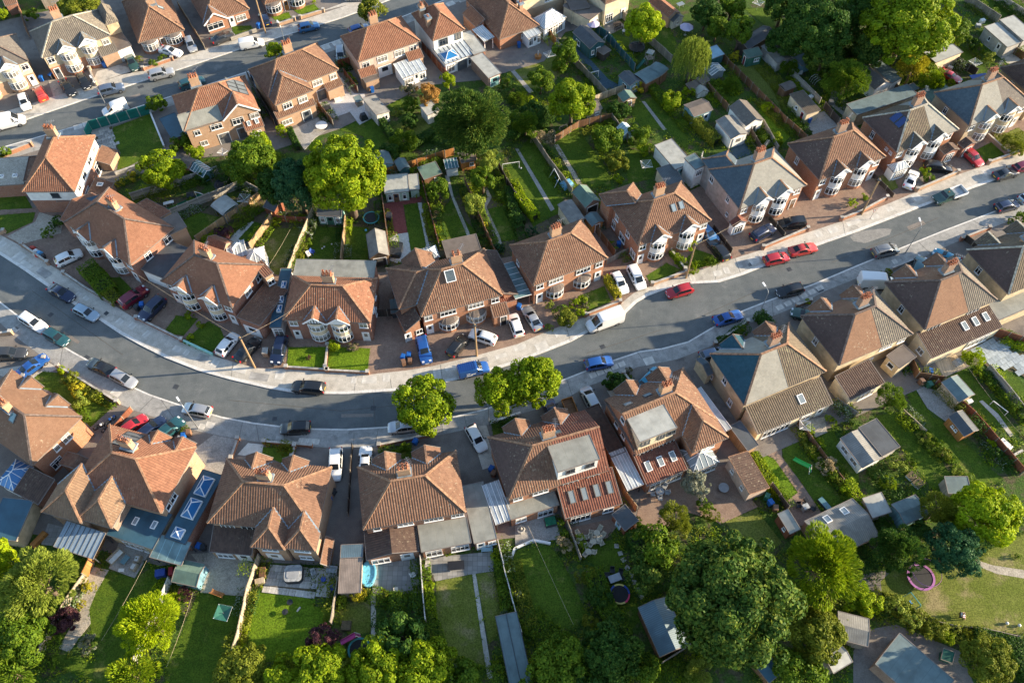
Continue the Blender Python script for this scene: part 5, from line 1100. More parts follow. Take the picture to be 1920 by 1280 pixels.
WALLS = [
 ('dark brick front wall around the cluttered drive on the bend','brick_brown',.8,'45,463 93,497'),('low dark wall before the first bend hedge','brick_brown',.6,'122,515 160,541 214,573'),('low brick wall before the two small lawns on the bend','brick_red',.6,'258,599 300,619 342,640'),('turquoise painted low wall at the bend','p_mint',.6,'346,642 400,667'),
 ('low brick wall before the round-bedded lawn','brick_orange',.6,'538,691 613,696'),('low brick wall before the thick bright lawn','brick_orange',.6,'615,697 690,701'),('low brick wall dividing two thick lawns','brick_orange',.5,'615,649 611,690'),('patterned orange and white low wall below the golden hedge','brick_orange',.7,'1097,594 1162,569'),
 ('low brick wall before the lawn beside two white cars','brick_tan',.7,'1222,536 1285,513'),('brick wall dividing the two gardens of the large brick semi','brick_brown',.9,'1255,472 1283,510'),('brick front wall below the navy car','brick_orange',.8,'1429,468 1477,448 1512,433'),('brick front wall of the wide empty drive','brick_orange',.8,'1575,415 1612,401 1660,375'),
 ('brick front wall below the white saloon','brick_tan',.8,'1716,360 1752,345 1793,327'),('orange brick wall at the right edge beyond the red car','brick_tan',.8,'1851,309 1930,281'),('brick wall between red car and the scrubby garden','brick_brown',.9,'1846,256 1885,291'),('tan low wall beside the blocked drive in the upper street','brick_tan',.7,'170,133 181,161'),
 ('orange curved wall before the twin-bay bungalow','brick_orange',.7,'270,133 324,114'),('pale pierced wall behind the white van','c_panel',.7,'434,77 482,60'),('brick wall left of the gate, bungalow at the top','brick_tan',.7,'523,50 553,40'),('brick wall right of the gate, bungalow at the top','brick_tan',.7,'564,37 607,24'),
 ('brick wall beside the blue saloon at lower left','brick_orange',.9,'50,710 88,676'),('pale brick wall before the lower left shrub garden','brick_tan',.8,'112,690 150,712 223,757'),('brick wall and pillar beside the concrete drive','brick_orange',.7,'448,825 436,861'),('brick front wall of the small lawn beside the white and black car','brick_orange',.7,'497,831 584,838'),
 ('brick wall between small lawn and dark drive','brick_orange',.6,'554,838 549,858'),('brick front wall under the left street tree','brick_red',.8,'712,838 811,818'),('white low wall under the right street trees','r_white',.5,'921,794 976,776'),('brick wall beside the dark shrub bed','brick_red',.8,'1168,703 1182,721'),
 ('low brick wall left of the flat-topped hedge','brick_brown',.7,'1340,647 1371,626 1400,606'),('brick wall above the dark green car','brick_brown',.7,'1493,576 1517,567'),('brick wall before the dark drive at right','brick_red',.8,'1800,452 1851,432'),('pale wall beside the white van drive','r_grey',.7,'1670,507 1713,490'),
 ('long brick wall at the far left beside the upper street','brick_orange',.9,'-30,310 0,299 61,275'),('rough stone wall below the enclosed lawn','stone_c',.7,'218,329 268,312'),('long pale wall right of the enclosed lawn','r_white',.5,'282,211 309,277'),('orange brick wall at the far left of the main street','brick_tan',.8,'-20,632 24,627'),
 ('white crooked edging wall around the shady lawn','r_white',.45,'959,1047 965,1030 1000,1014 1032,1020'),('brick edging wall at the left edge above the parked grey car','brick_tan',.7,'-10,445 10,437'),
]
for lb, mt, h, s_ in WALLS: wall(lb, mt, h, *[tuple(map(float, q.split(','))) for q in s_.split()], cap='c_cap' if 'brick' in mt else mt, pillars='brick' in mt)
gs = fence('dark green mesh screen fence around the enclosed lawn','p_green',2.0,(166,262),(173,245),(225,230),(284,214), name='screen_fence')
plain('p_green_screen',(.012,.16,.13),.6, var=.15)
for c in gs.children:
    if c.name.startswith('panel'): c.data.materials[0] = M_('p_green_screen')
leaf_mat('l_bright',(.115,.185,.006),(.22,.31,.008),(.42,.45,.015))
leaf_mat('l_lime',(.18,.265,.006),(.30,.40,.008),(.50,.53,.015))
leaf_mat('l_mid',(.06,.12,.008),(.12,.195,.012),(.25,.31,.02))
leaf_mat('l_dark',(.025,.075,.012),(.055,.12,.016),(.14,.20,.025))
leaf_mat('l_blue',(.02,.075,.03),(.04,.12,.045),(.09,.19,.06))
leaf_mat('l_olive',(.11,.14,.012),(.18,.21,.018),(.30,.31,.035))
leaf_mat('l_pale',(.15,.20,.025),(.24,.30,.04),(.38,.42,.07))
leaf_mat('l_gold',(0.27,0.257,0.0162),(0.432,0.378,0.0203),(0.594,0.499,0.0405))
leaf_mat('l_orange',(0.297,0.155,0.0405),(0.432,0.23,0.054),(0.54,0.338,0.0945))
leaf_mat('l_purple',(0.0607,0.0243,0.0351),(0.101,0.0405,0.0486),(0.176,0.0743,0.0675))
leaf_mat('l_grey',(0.176,0.196,0.135),(0.27,0.284,0.203),(0.378,0.365,0.27))
leaf_mat('l_straw',(0.351,0.284,0.162),(0.459,0.378,0.23),(0.567,0.486,0.324))
leaf_mat('l_flower',(0.0675,0.121,0.027),(0.121,0.176,0.0405),(0.6,0.6,0.6))
leaf_mat('l_pinkflower',(0.081,0.121,0.0405),(0.135,0.162,0.054),(0.6,0.216,0.351))
leaf_mat('l_deep',(.035,.085,.014),(.08,.145,.02),(.27,.30,.04))
plain('bark',(.14,.10,.07),.95, var=.3, scale=4);plain('bark_pale',(.26,.22,.17),.95, var=.3, scale=4)

def leaf_array(C, N, A, B, uv):
    V = np.stack([C-A-B*.25, C-B+A*.15, C+A+B*.25, C+B-A*.15],1).reshape(-1,3);n = len(C)
    return V, np.repeat(uv, 4,0), n
def leaf_mesh(name, V, UV, n, mat):
    me = bpy.data.meshes.new(name);me.vertices.add(n*4);me.loops.add(n*4);me.polygons.add(n)
    me.vertices.foreach_set('co', V.astype(np.float32).ravel());me.loops.foreach_set('vertex_index', np.arange(n*4, dtype=np.int32))
    me.polygons.foreach_set('loop_start', np.arange(0, n*4,4, dtype=np.int32))
    uv = me.uv_layers.new(name='UVMap');uv.data.foreach_set('uv', UV.astype(np.float32).ravel());me.materials.append(M_(mat));me.update(calc_edges=True);return me
def unit(a): return a/np.maximum(1e-9, np.linalg.norm(a, axis=-1, keepdims=True))
def crown(seed, R, H, ncl, nl, leaf, style='round', rc=.34):
    r = np.random.default_rng(seed)
    if style=='weep':
        ns = ncl*6;th = r.uniform(0,2*np.pi, ns);rr = R*np.sqrt(r.uniform(.02,1, ns));top = H*np.sqrt(np.maximum(0,1-(rr/R)**2))*r.uniform(.75,1.05, ns)
        per = max(4, nl//ns);k = np.tile(np.linspace(0,1, per), ns);s = np.repeat(np.arange(ns), per);drop = (r.uniform(.5,1.2, ns)*H)[s]
        C = np.stack([np.cos(th[s])*rr[s]*(1+.12*k), np.sin(th[s])*rr[s]*(1+.12*k), top[s]-k*drop*1.1],1)+r.normal(0,.07,(len(s),3))
        A = np.stack([r.normal(0,.2, len(s)), r.normal(0,.2, len(s)),-np.ones(len(s))],1)*leaf*.9
        B = unit(np.cross(A, r.normal(0,1, A.shape)))*leaf*.28;cv = r.uniform(0,1, ns)[s]
    else:
        d = unit(r.normal(0,1,(ncl*3,3)));d = d[d[:, 2] > (-.55 if style != 'cone' else -.9)][:ncl];n = len(d)
        f = r.uniform(.35,.95, n)**.6;f[::4] = r.uniform(.15,.55, len(f[::4]));f[1::7] = r.uniform(.95,1.18, len(f[1::7]))
        c = d*f[:, None]*np.array([R, R, H])*.86
        if style=='cone':
            z = r.uniform(-1,1, n)**1.0;w = (1-(z+1)/2)**.75;a = r.uniform(0,2*np.pi, n);c = np.stack([np.cos(a)*R*w*.9, np.sin(a)*R*w*.9, z*H],1)
        rad_ = R*rc*r.uniform(.55,1.3, n);rad_[1::7] *= .6;per = nl//n;s = np.repeat(np.arange(n), per)
        out = unit(c/np.array([R, R, H])**2+1e-6)[s]
        q = unit(unit(r.normal(0,1,(len(s),3)))+out*.85)
        C = c[s]+q*(rad_[s]*r.uniform(.55,1.08, len(s))**.5)[:, None]*np.array([1,1,.85])
        N = unit(q+r.normal(0,.45, q.shape));cv = np.clip(r.uniform(0,1, n)[s]+r.normal(0,.1, len(s)),0,1)
        t = unit(np.cross(N, r.normal(0,1, N.shape)))
        if style in ('feather','cone'):
            t = unit(out+q*.4+np.array([0,0,-.15])+r.normal(0,.3, q.shape));A = t*leaf*r.uniform(.8,1.7,(len(s),1));B = unit(np.cross(t, r.normal(0,1, t.shape)))*leaf*.32
        else:
            k_ = r.uniform(.5,1.45,(len(s),1));A = t*leaf*k_;B = np.cross(N, t)*leaf*k_*.6
    uv = np.stack([r.uniform(0,1, len(C)), cv],1)
    return leaf_array(C, None, A, B, uv)
CROWNS = {}
SIZES = {'S': (1.0,1500,14,.085),'M': (2.0,5200,34,.13),'L': (3.8,16000,80,.175),'X': (6.5,42000,200,.21)}
def crown_of(R, style, var, rc=None):
    sz = 'S' if R < 1.45 else 'M' if R < 2.8 else 'L' if R < 5.1 else 'X'
    k = (sz, style, var % 3)
    if k not in CROWNS:
        R0, nl, ncl, lf = SIZES[sz];st = style
        if style=='dense': nl = int(nl*1.3)
        V, UV, n = crown(ord(sz)*7+len(style)*13+k[2], R0, R0*(.85 if style != 'cone' else 1.5), ncl*(2 if style=='dense' else 1), nl, lf*(.75 if style=='dense' else 1),'round' if style=='dense' else style, .22 if style=='dense' else .22 if sz=='X' else .29 if sz=='L' else .36)
        CROWNS[k] = (R0, leaf_mesh('crown', V, UV, n, 'l_mid'))
    return CROWNS[k]
def set_mat(o, mat):
    o.material_slots[0].link = 'OBJECT';o.material_slots[0].material = M_(mat)
TRUNKS = {}
def trunk_mesh(var, pale=False):
    if (var, pale) in TRUNKS: return TRUNKS[(var, pale)]
    r = random.Random(var);m = MB();m.tube([(0,0,0),(.01,.01,.25),(0,.02,.55),(.02,0,.8)],[.055,.042,.034,.012],8)
    for i in range(7):
        a = i*2.4+r.uniform(-.4,.4);z = .32+.06*i;L = r.uniform(.22,.34)
        m.tube([(0,0, z),(math.cos(a)*L*.5, math.sin(a)*L*.5, z+.1),(math.cos(a)*L, math.sin(a)*L, z+.22)],[.022,.015,.006],6)
    TRUNKS[(var, pale)] = m.mesh('trunk',['bark_pale' if pale else 'bark'], True);return TRUNKS[(var, pale)]
CNT = [0]
def tree(label, x, y, rpx, h, mat, style='round', ry=None, name='tree', zc=None, flat=None):
    zc = zc or h*.62;R = rpx/scale_at(y, zc);Ry = (ry or rpx)/scale_at(y, zc);c = P(x, y, zc);CNT[0]+=1
    o = thing(name,label, 'tree',(c.x, c.y, 0));t = put('trunk', trunk_mesh(CNT[0] % 4), o);t.scale = (h*.8, h*.8, h*.8)
    R0, me = crown_of(R, style, CNT[0]);k = put('crown', me, o, (0,0, zc), random.uniform(0,6.28));set_mat(k, mat)
    hz = (h-zc)/(R0*(.85 if style != 'cone' else 1.5));k.scale = (R/R0, R/R0, hz)
    if style=='cone': k.scale = (R/R0, R/R0,(h*.5)/(R0*1.5));k.location.z = h*.52
    return o
def shrub(label, x, y, rpx, mat, style='round', hk=.85, name='shrub', stem=True):
    R = rpx/scale_at(y, .8);zc = R*hk;c = P(x, y, zc*.9);CNT[0]+=1;R0, me = crown_of(R, style, CNT[0])
    o = thing(name,label, 'shrub',(c.x, c.y, 0));k = put('foliage', me, o, (0,0, zc*.93), random.uniform(0,6.28));set_mat(k, mat);k.scale = (R/R0, R/R0, R/R0*hk/.85)
    t = put('stem', trunk_mesh(CNT[0] % 4), o);t.scale = (R*1.1, R*1.1, zc*1.4)
    return o
def leafy_line(pts, w, h, dens, leaf, seed, round_=.25, zlo=.05, hvar=.12):
    r = np.random.default_rng(seed);Vs, Us, n = [],[],0
    for a, b in zip(pts, pts[1:]):
        d = np.array([b.x-a.x, b.y-a.y]);L = np.linalg.norm(d);d = d/max(L, 1e-6);nrm = np.array([-d[1], d[0]]);k = int(L*dens*(w+2*h))
        u = r.uniform(-w*.3, L+w*.3, k);per = r.uniform(0, w+2*h, k);side = np.where(per < h, -1.0, np.where(per < h+w, 0.0,1.0))
        off = np.where(side==0, per-h-w/2, side*w/2);z = np.where(side==0, h, np.where(side < 0, per, per-h-w));hv = 1+hvar*np.sin(u*1.7+seed)*np.sin(u*.63+seed*2.1);z = np.maximum(zlo, z*hv)
        jit = r.normal(0,.07,(k, 3));C = np.stack([a.x+d[0]*u+nrm[0]*off, a.y+d[1]*u+nrm[1]*off, z],1)+jit
        N = unit(np.stack([nrm[0]*side, nrm[1]*side, np.where(side==0,1,.35)],1)+r.normal(0,.5,(k, 3)));t = unit(np.cross(N, r.normal(0,1, N.shape)))
        A = t*leaf*r.uniform(.6,1.2,(k, 1));B = np.cross(N, t)*leaf*r.uniform(.4,.8,(k, 1));cl = (np.sin(u*2.3+seed)*.25+.5+r.normal(0,.15, k)).clip(0,1)
        V, UV, m_ = leaf_array(C, None, A, B, np.stack([r.uniform(0,1, k), cl],1));Vs.append(V);Us.append(UV);n+=m_
    return np.concatenate(Vs), np.concatenate(Us), n
plain('hedge_core',(.02,.03,.012),.95, var=.2)
def hedge(label, px, w, h, mat, leaf=.12, dens=130, hvar=.08, z=0):
    CNT[0]+=1;pts = [P(x, y, 0) for x, y in px];o = thing('hedge',label, 'hedge',(0,0,0))
    V, UV, n = leafy_line(pts, w, h, dens, leaf, CNT[0], hvar=hvar);put('foliage', leaf_mesh('foliage', V, UV, n, mat), o)
    m = MB()
    for a, b in zip(pts, pts[1:]): m.beam(a+Vector((0,0, h*.46)), b+Vector((0,0, h*.46)), w*.82, h*.86)
    m.build('branches','hedge_core', o);return o
def border(px, w, h, mat, leaf=.12, dens=70):
    CNT[0]+=1;pts = [P(x, y, 0) for x, y in px];V, UV, n = leafy_line(pts, w, h, dens, leaf, CNT[0], hvar=.75)
    o = put('ground_cover', leaf_mesh('ground_cover', V, UV, n, mat));o['kind'] = 'stuff';o['label'] = 'low mixed border plants';return o

TREES = [
 ('huge domed bright green tree in the middle-left gardens',646,328,76,15.5,'l_bright','round',86),('dark blue-green tree pressed against the huge domed tree',556,345,46,10.5,'l_blue','round',50),('dark tree left of the blue-green tree above the brown fence',516,345,34,8,'l_dark'),
 ('rounded green tree with bright crown behind the solar house',470,303,46,8.5,'l_mid'),('bright upper tree touching the solar house garden',485,280,28,7.5,'l_bright'),('yellow-green tree beside the enclosed lawn at left',301,318,40,7,'l_bright'),
 ('tall evergreen with shaggy boughs in the upper middle',885,228,70,13,'l_deep','feather',70),('sunlit yellow-green tree left of the beige shed',1072,190,43,9,'l_bright'),('lime green tree over the trampoline at the top',1206,44,34,8,'l_lime'),
 ('weeping willow with hanging pale branches',1299,106,35,9,'l_pale','weep',52),('mid green tree right of the willow at the top',1388,60,28,7,'l_mid'),('very large dark tree at the top right',1532,48,66,13,'l_dark'),('largest sunlit tree at the top right corner',1705,42,88,15,'l_bright'),
 ('dark tree filling the gap between the two top right giants',1615,30,42,11,'l_dark'),('yellow-green tree below the dark giant, beside the white-ended garage',1588,152,40,7,'l_mid','feather'),('golden conifer beside the large beige garage',1712,128,26,6,'l_gold','feather'),('golden conifer right of another, above the covered red car',1748,150,24,5.5,'l_bright','feather'),
 ('street tree standing alone over the main street',793,760,55,9,'l_bright','round',62),('left of the two joined street trees',938,733,44,8.5,'l_bright'),('right and larger of the two joined street trees',1002,712,49,9.5,'l_bright','round',58),
 ('enormous dark green tree near the bottom right',1375,1125,122,15,'l_deep','round',122),('golden-green feathery conifer right of the enormous tree',1542,1062,74,9.5,'l_bright','feather',74),('brilliant lime tree at the right edge, lower garden',1848,965,62,8,'l_lime'),('dark glossy tree with yellow tips left of the lawn path',1789,1030,53,7,'l_blue','dense'),
 ('feathery dark tree left of the pink trampoline',1683,1032,46,7,'l_dark','feather'),('bronze-green tree behind the brilliant lime tree',1760,950,32,6.5,'l_olive','feather'),('round olive tree in the bottom right corner',1854,1236,50,6,'l_olive','dense'),
 ('pale feathery willow-like tree at the bottom left',72,1094,66,9,'l_pale','feather',66),('bright lime tree cut by the left edge, bottom left',-2,1048,34,7,'l_lime'),('fresh green tree standing in the bottom left lawn',281,1168,54,7.5,'l_lime','feather'),('dark shrubby tree in the bottom left corner',38,1200,52,7,'l_mid'),
 ('tangled tree at the very bottom left corner',20,1262,48,6,'l_mid','feather'),('large pale bushy tree at the bottom edge left of the green dryer',250,1268,46,5,'l_bright','feather'),('yellowish bushy tree at the bottom edge under the bright lawn',455,1262,52,5,'l_olive'),
 ('pale yellow-green tree at the bottom edge right of the purple bush',600,1258,58,6,'l_bright'),('broad pale tree at the bottom edge beside the dark trampoline',705,1252,56,6.5,'l_bright'),('pale tree at the bottom edge before the dry lawn',800,1252,54,6.5,'l_bright'),('dark tree in the shady garden behind the pale bottom trees',752,1192,46,6.5,'l_dark'),
 ('purple-leaved tree beside the bright lawn',605,1200,34,5,'l_purple','dense'),('dark bushy tree at the bottom edge right of the long grey roof',1055,1248,56,7,'l_mid'),('mottled dark tree at the bottom edge near the blue shed',1148,1226,58,7.5,'l_dark'),('leafy tree over the shady lawn right of the stepping stones',1228,1028,40,7,'l_mid'),
 ('open grey-green tree beside the brown patio',1265,975,30,5.5,'l_olive','feather'),('tangled yellow-green tree below the golden conifer',1530,1190,54,6.5,'l_olive'),('sprawling tree at the bottom edge right of the blue-roofed box',1500,1255,44,5.5,'l_mid'),('small apple tree behind the striped lean-to',1671,747,26,4.5,'l_mid','feather'),
 ('ball-headed pale evergreen beside the glass conservatory',1304,909,29,4.5,'l_grey','dense'),('orange-leaved maple behind the glass lean-to',803,176,25,5,'l_orange','dense'),('autumn-tinted street tree at the top of the upper street',697,20,26,6,'l_olive'),('round green street bush tree on the upper street',515,96,20,4.5,'l_bright','dense'),
 ('slim young tree left of the long gravel path',823,356,20,5,'l_mid'),('young tree right of the long gravel path',888,384,21,5,'l_pale'),('leafy tree above another in the garden below the evergreen',905,338,24,5,'l_mid'),('small tree below the evergreen beside the white goal',912,305,20,4.5,'l_pale'),
 ('large shrub tree left of the yellow-green tree, top middle',1062,100,26,6,'l_mid'),('small leafy tree left of the sunlit yellow-green tree',1014,150,24,5,'l_mid'),('yellowish tree at the top left behind the tan semi',150,12,40,6,'l_olive'),('dark hedge-like tree at the top between patio and willow',1325,25,30,6,'l_dark'),('dark tree at the very top right of the willow garden',1372,12,26,6,'l_mid'),
 ('yellow-green tree left of the long garage at the top',840,150,16,4,'l_lime','dense'),
 ('pale tree at the bottom edge, far end of the bright lawn',530,1276,44,5,'l_bright'),('leafy tree at the bottom edge below the dark trampoline',655,1280,46,5,'l_olive'),('leafy tree at the bottom edge left of the dry lawn',765,1282,46,5,'l_bright'),('dull green tree at the bottom edge on the dry lawn',870,1280,42,5,'l_mid'),
 ('dark tree at the bottom edge beside the long grey roof',1012,1278,36,5.5,'l_mid'),('dark tree at the bottom edge left of the corrugated blue shed',1100,1282,46,6,'l_dark'),('dark tree against the corrugated blue shed',1205,1262,34,5,'l_mid'),('dark tree above the cluttered yard at the top',1470,78,32,7,'l_dark'),('dark tree right of the cluttered yard',1545,105,36,7,'l_deep'),('dark tree above the white-gabled garage',1635,92,40,8,'l_deep'),
 ('tree at the top edge right of the top lawn',1470,8,34,8,'l_dark'),('tree at the top edge left of the largest sunlit tree',1612,-8,34,9,'l_mid'),('leafy tree above the dark hedge in the top middle',1345,52,24,5,'l_mid'),('spreading tree below the scruffy lawn',985,228,30,5,'l_mid','feather'),('bushy tree left of the pale tin roofs, far upper right',1800,62,22,5,'l_mid'),('dark bushy tree in the shady garden right of the stepping stones',1215,1075,38,5,'l_deep'),
]
for t in TREES: tree(t[0], t[1], t[2], t[3], t[4], t[5], t[6] if len(t) > 6 else 'round', t[7] if len(t) > 7 else None)
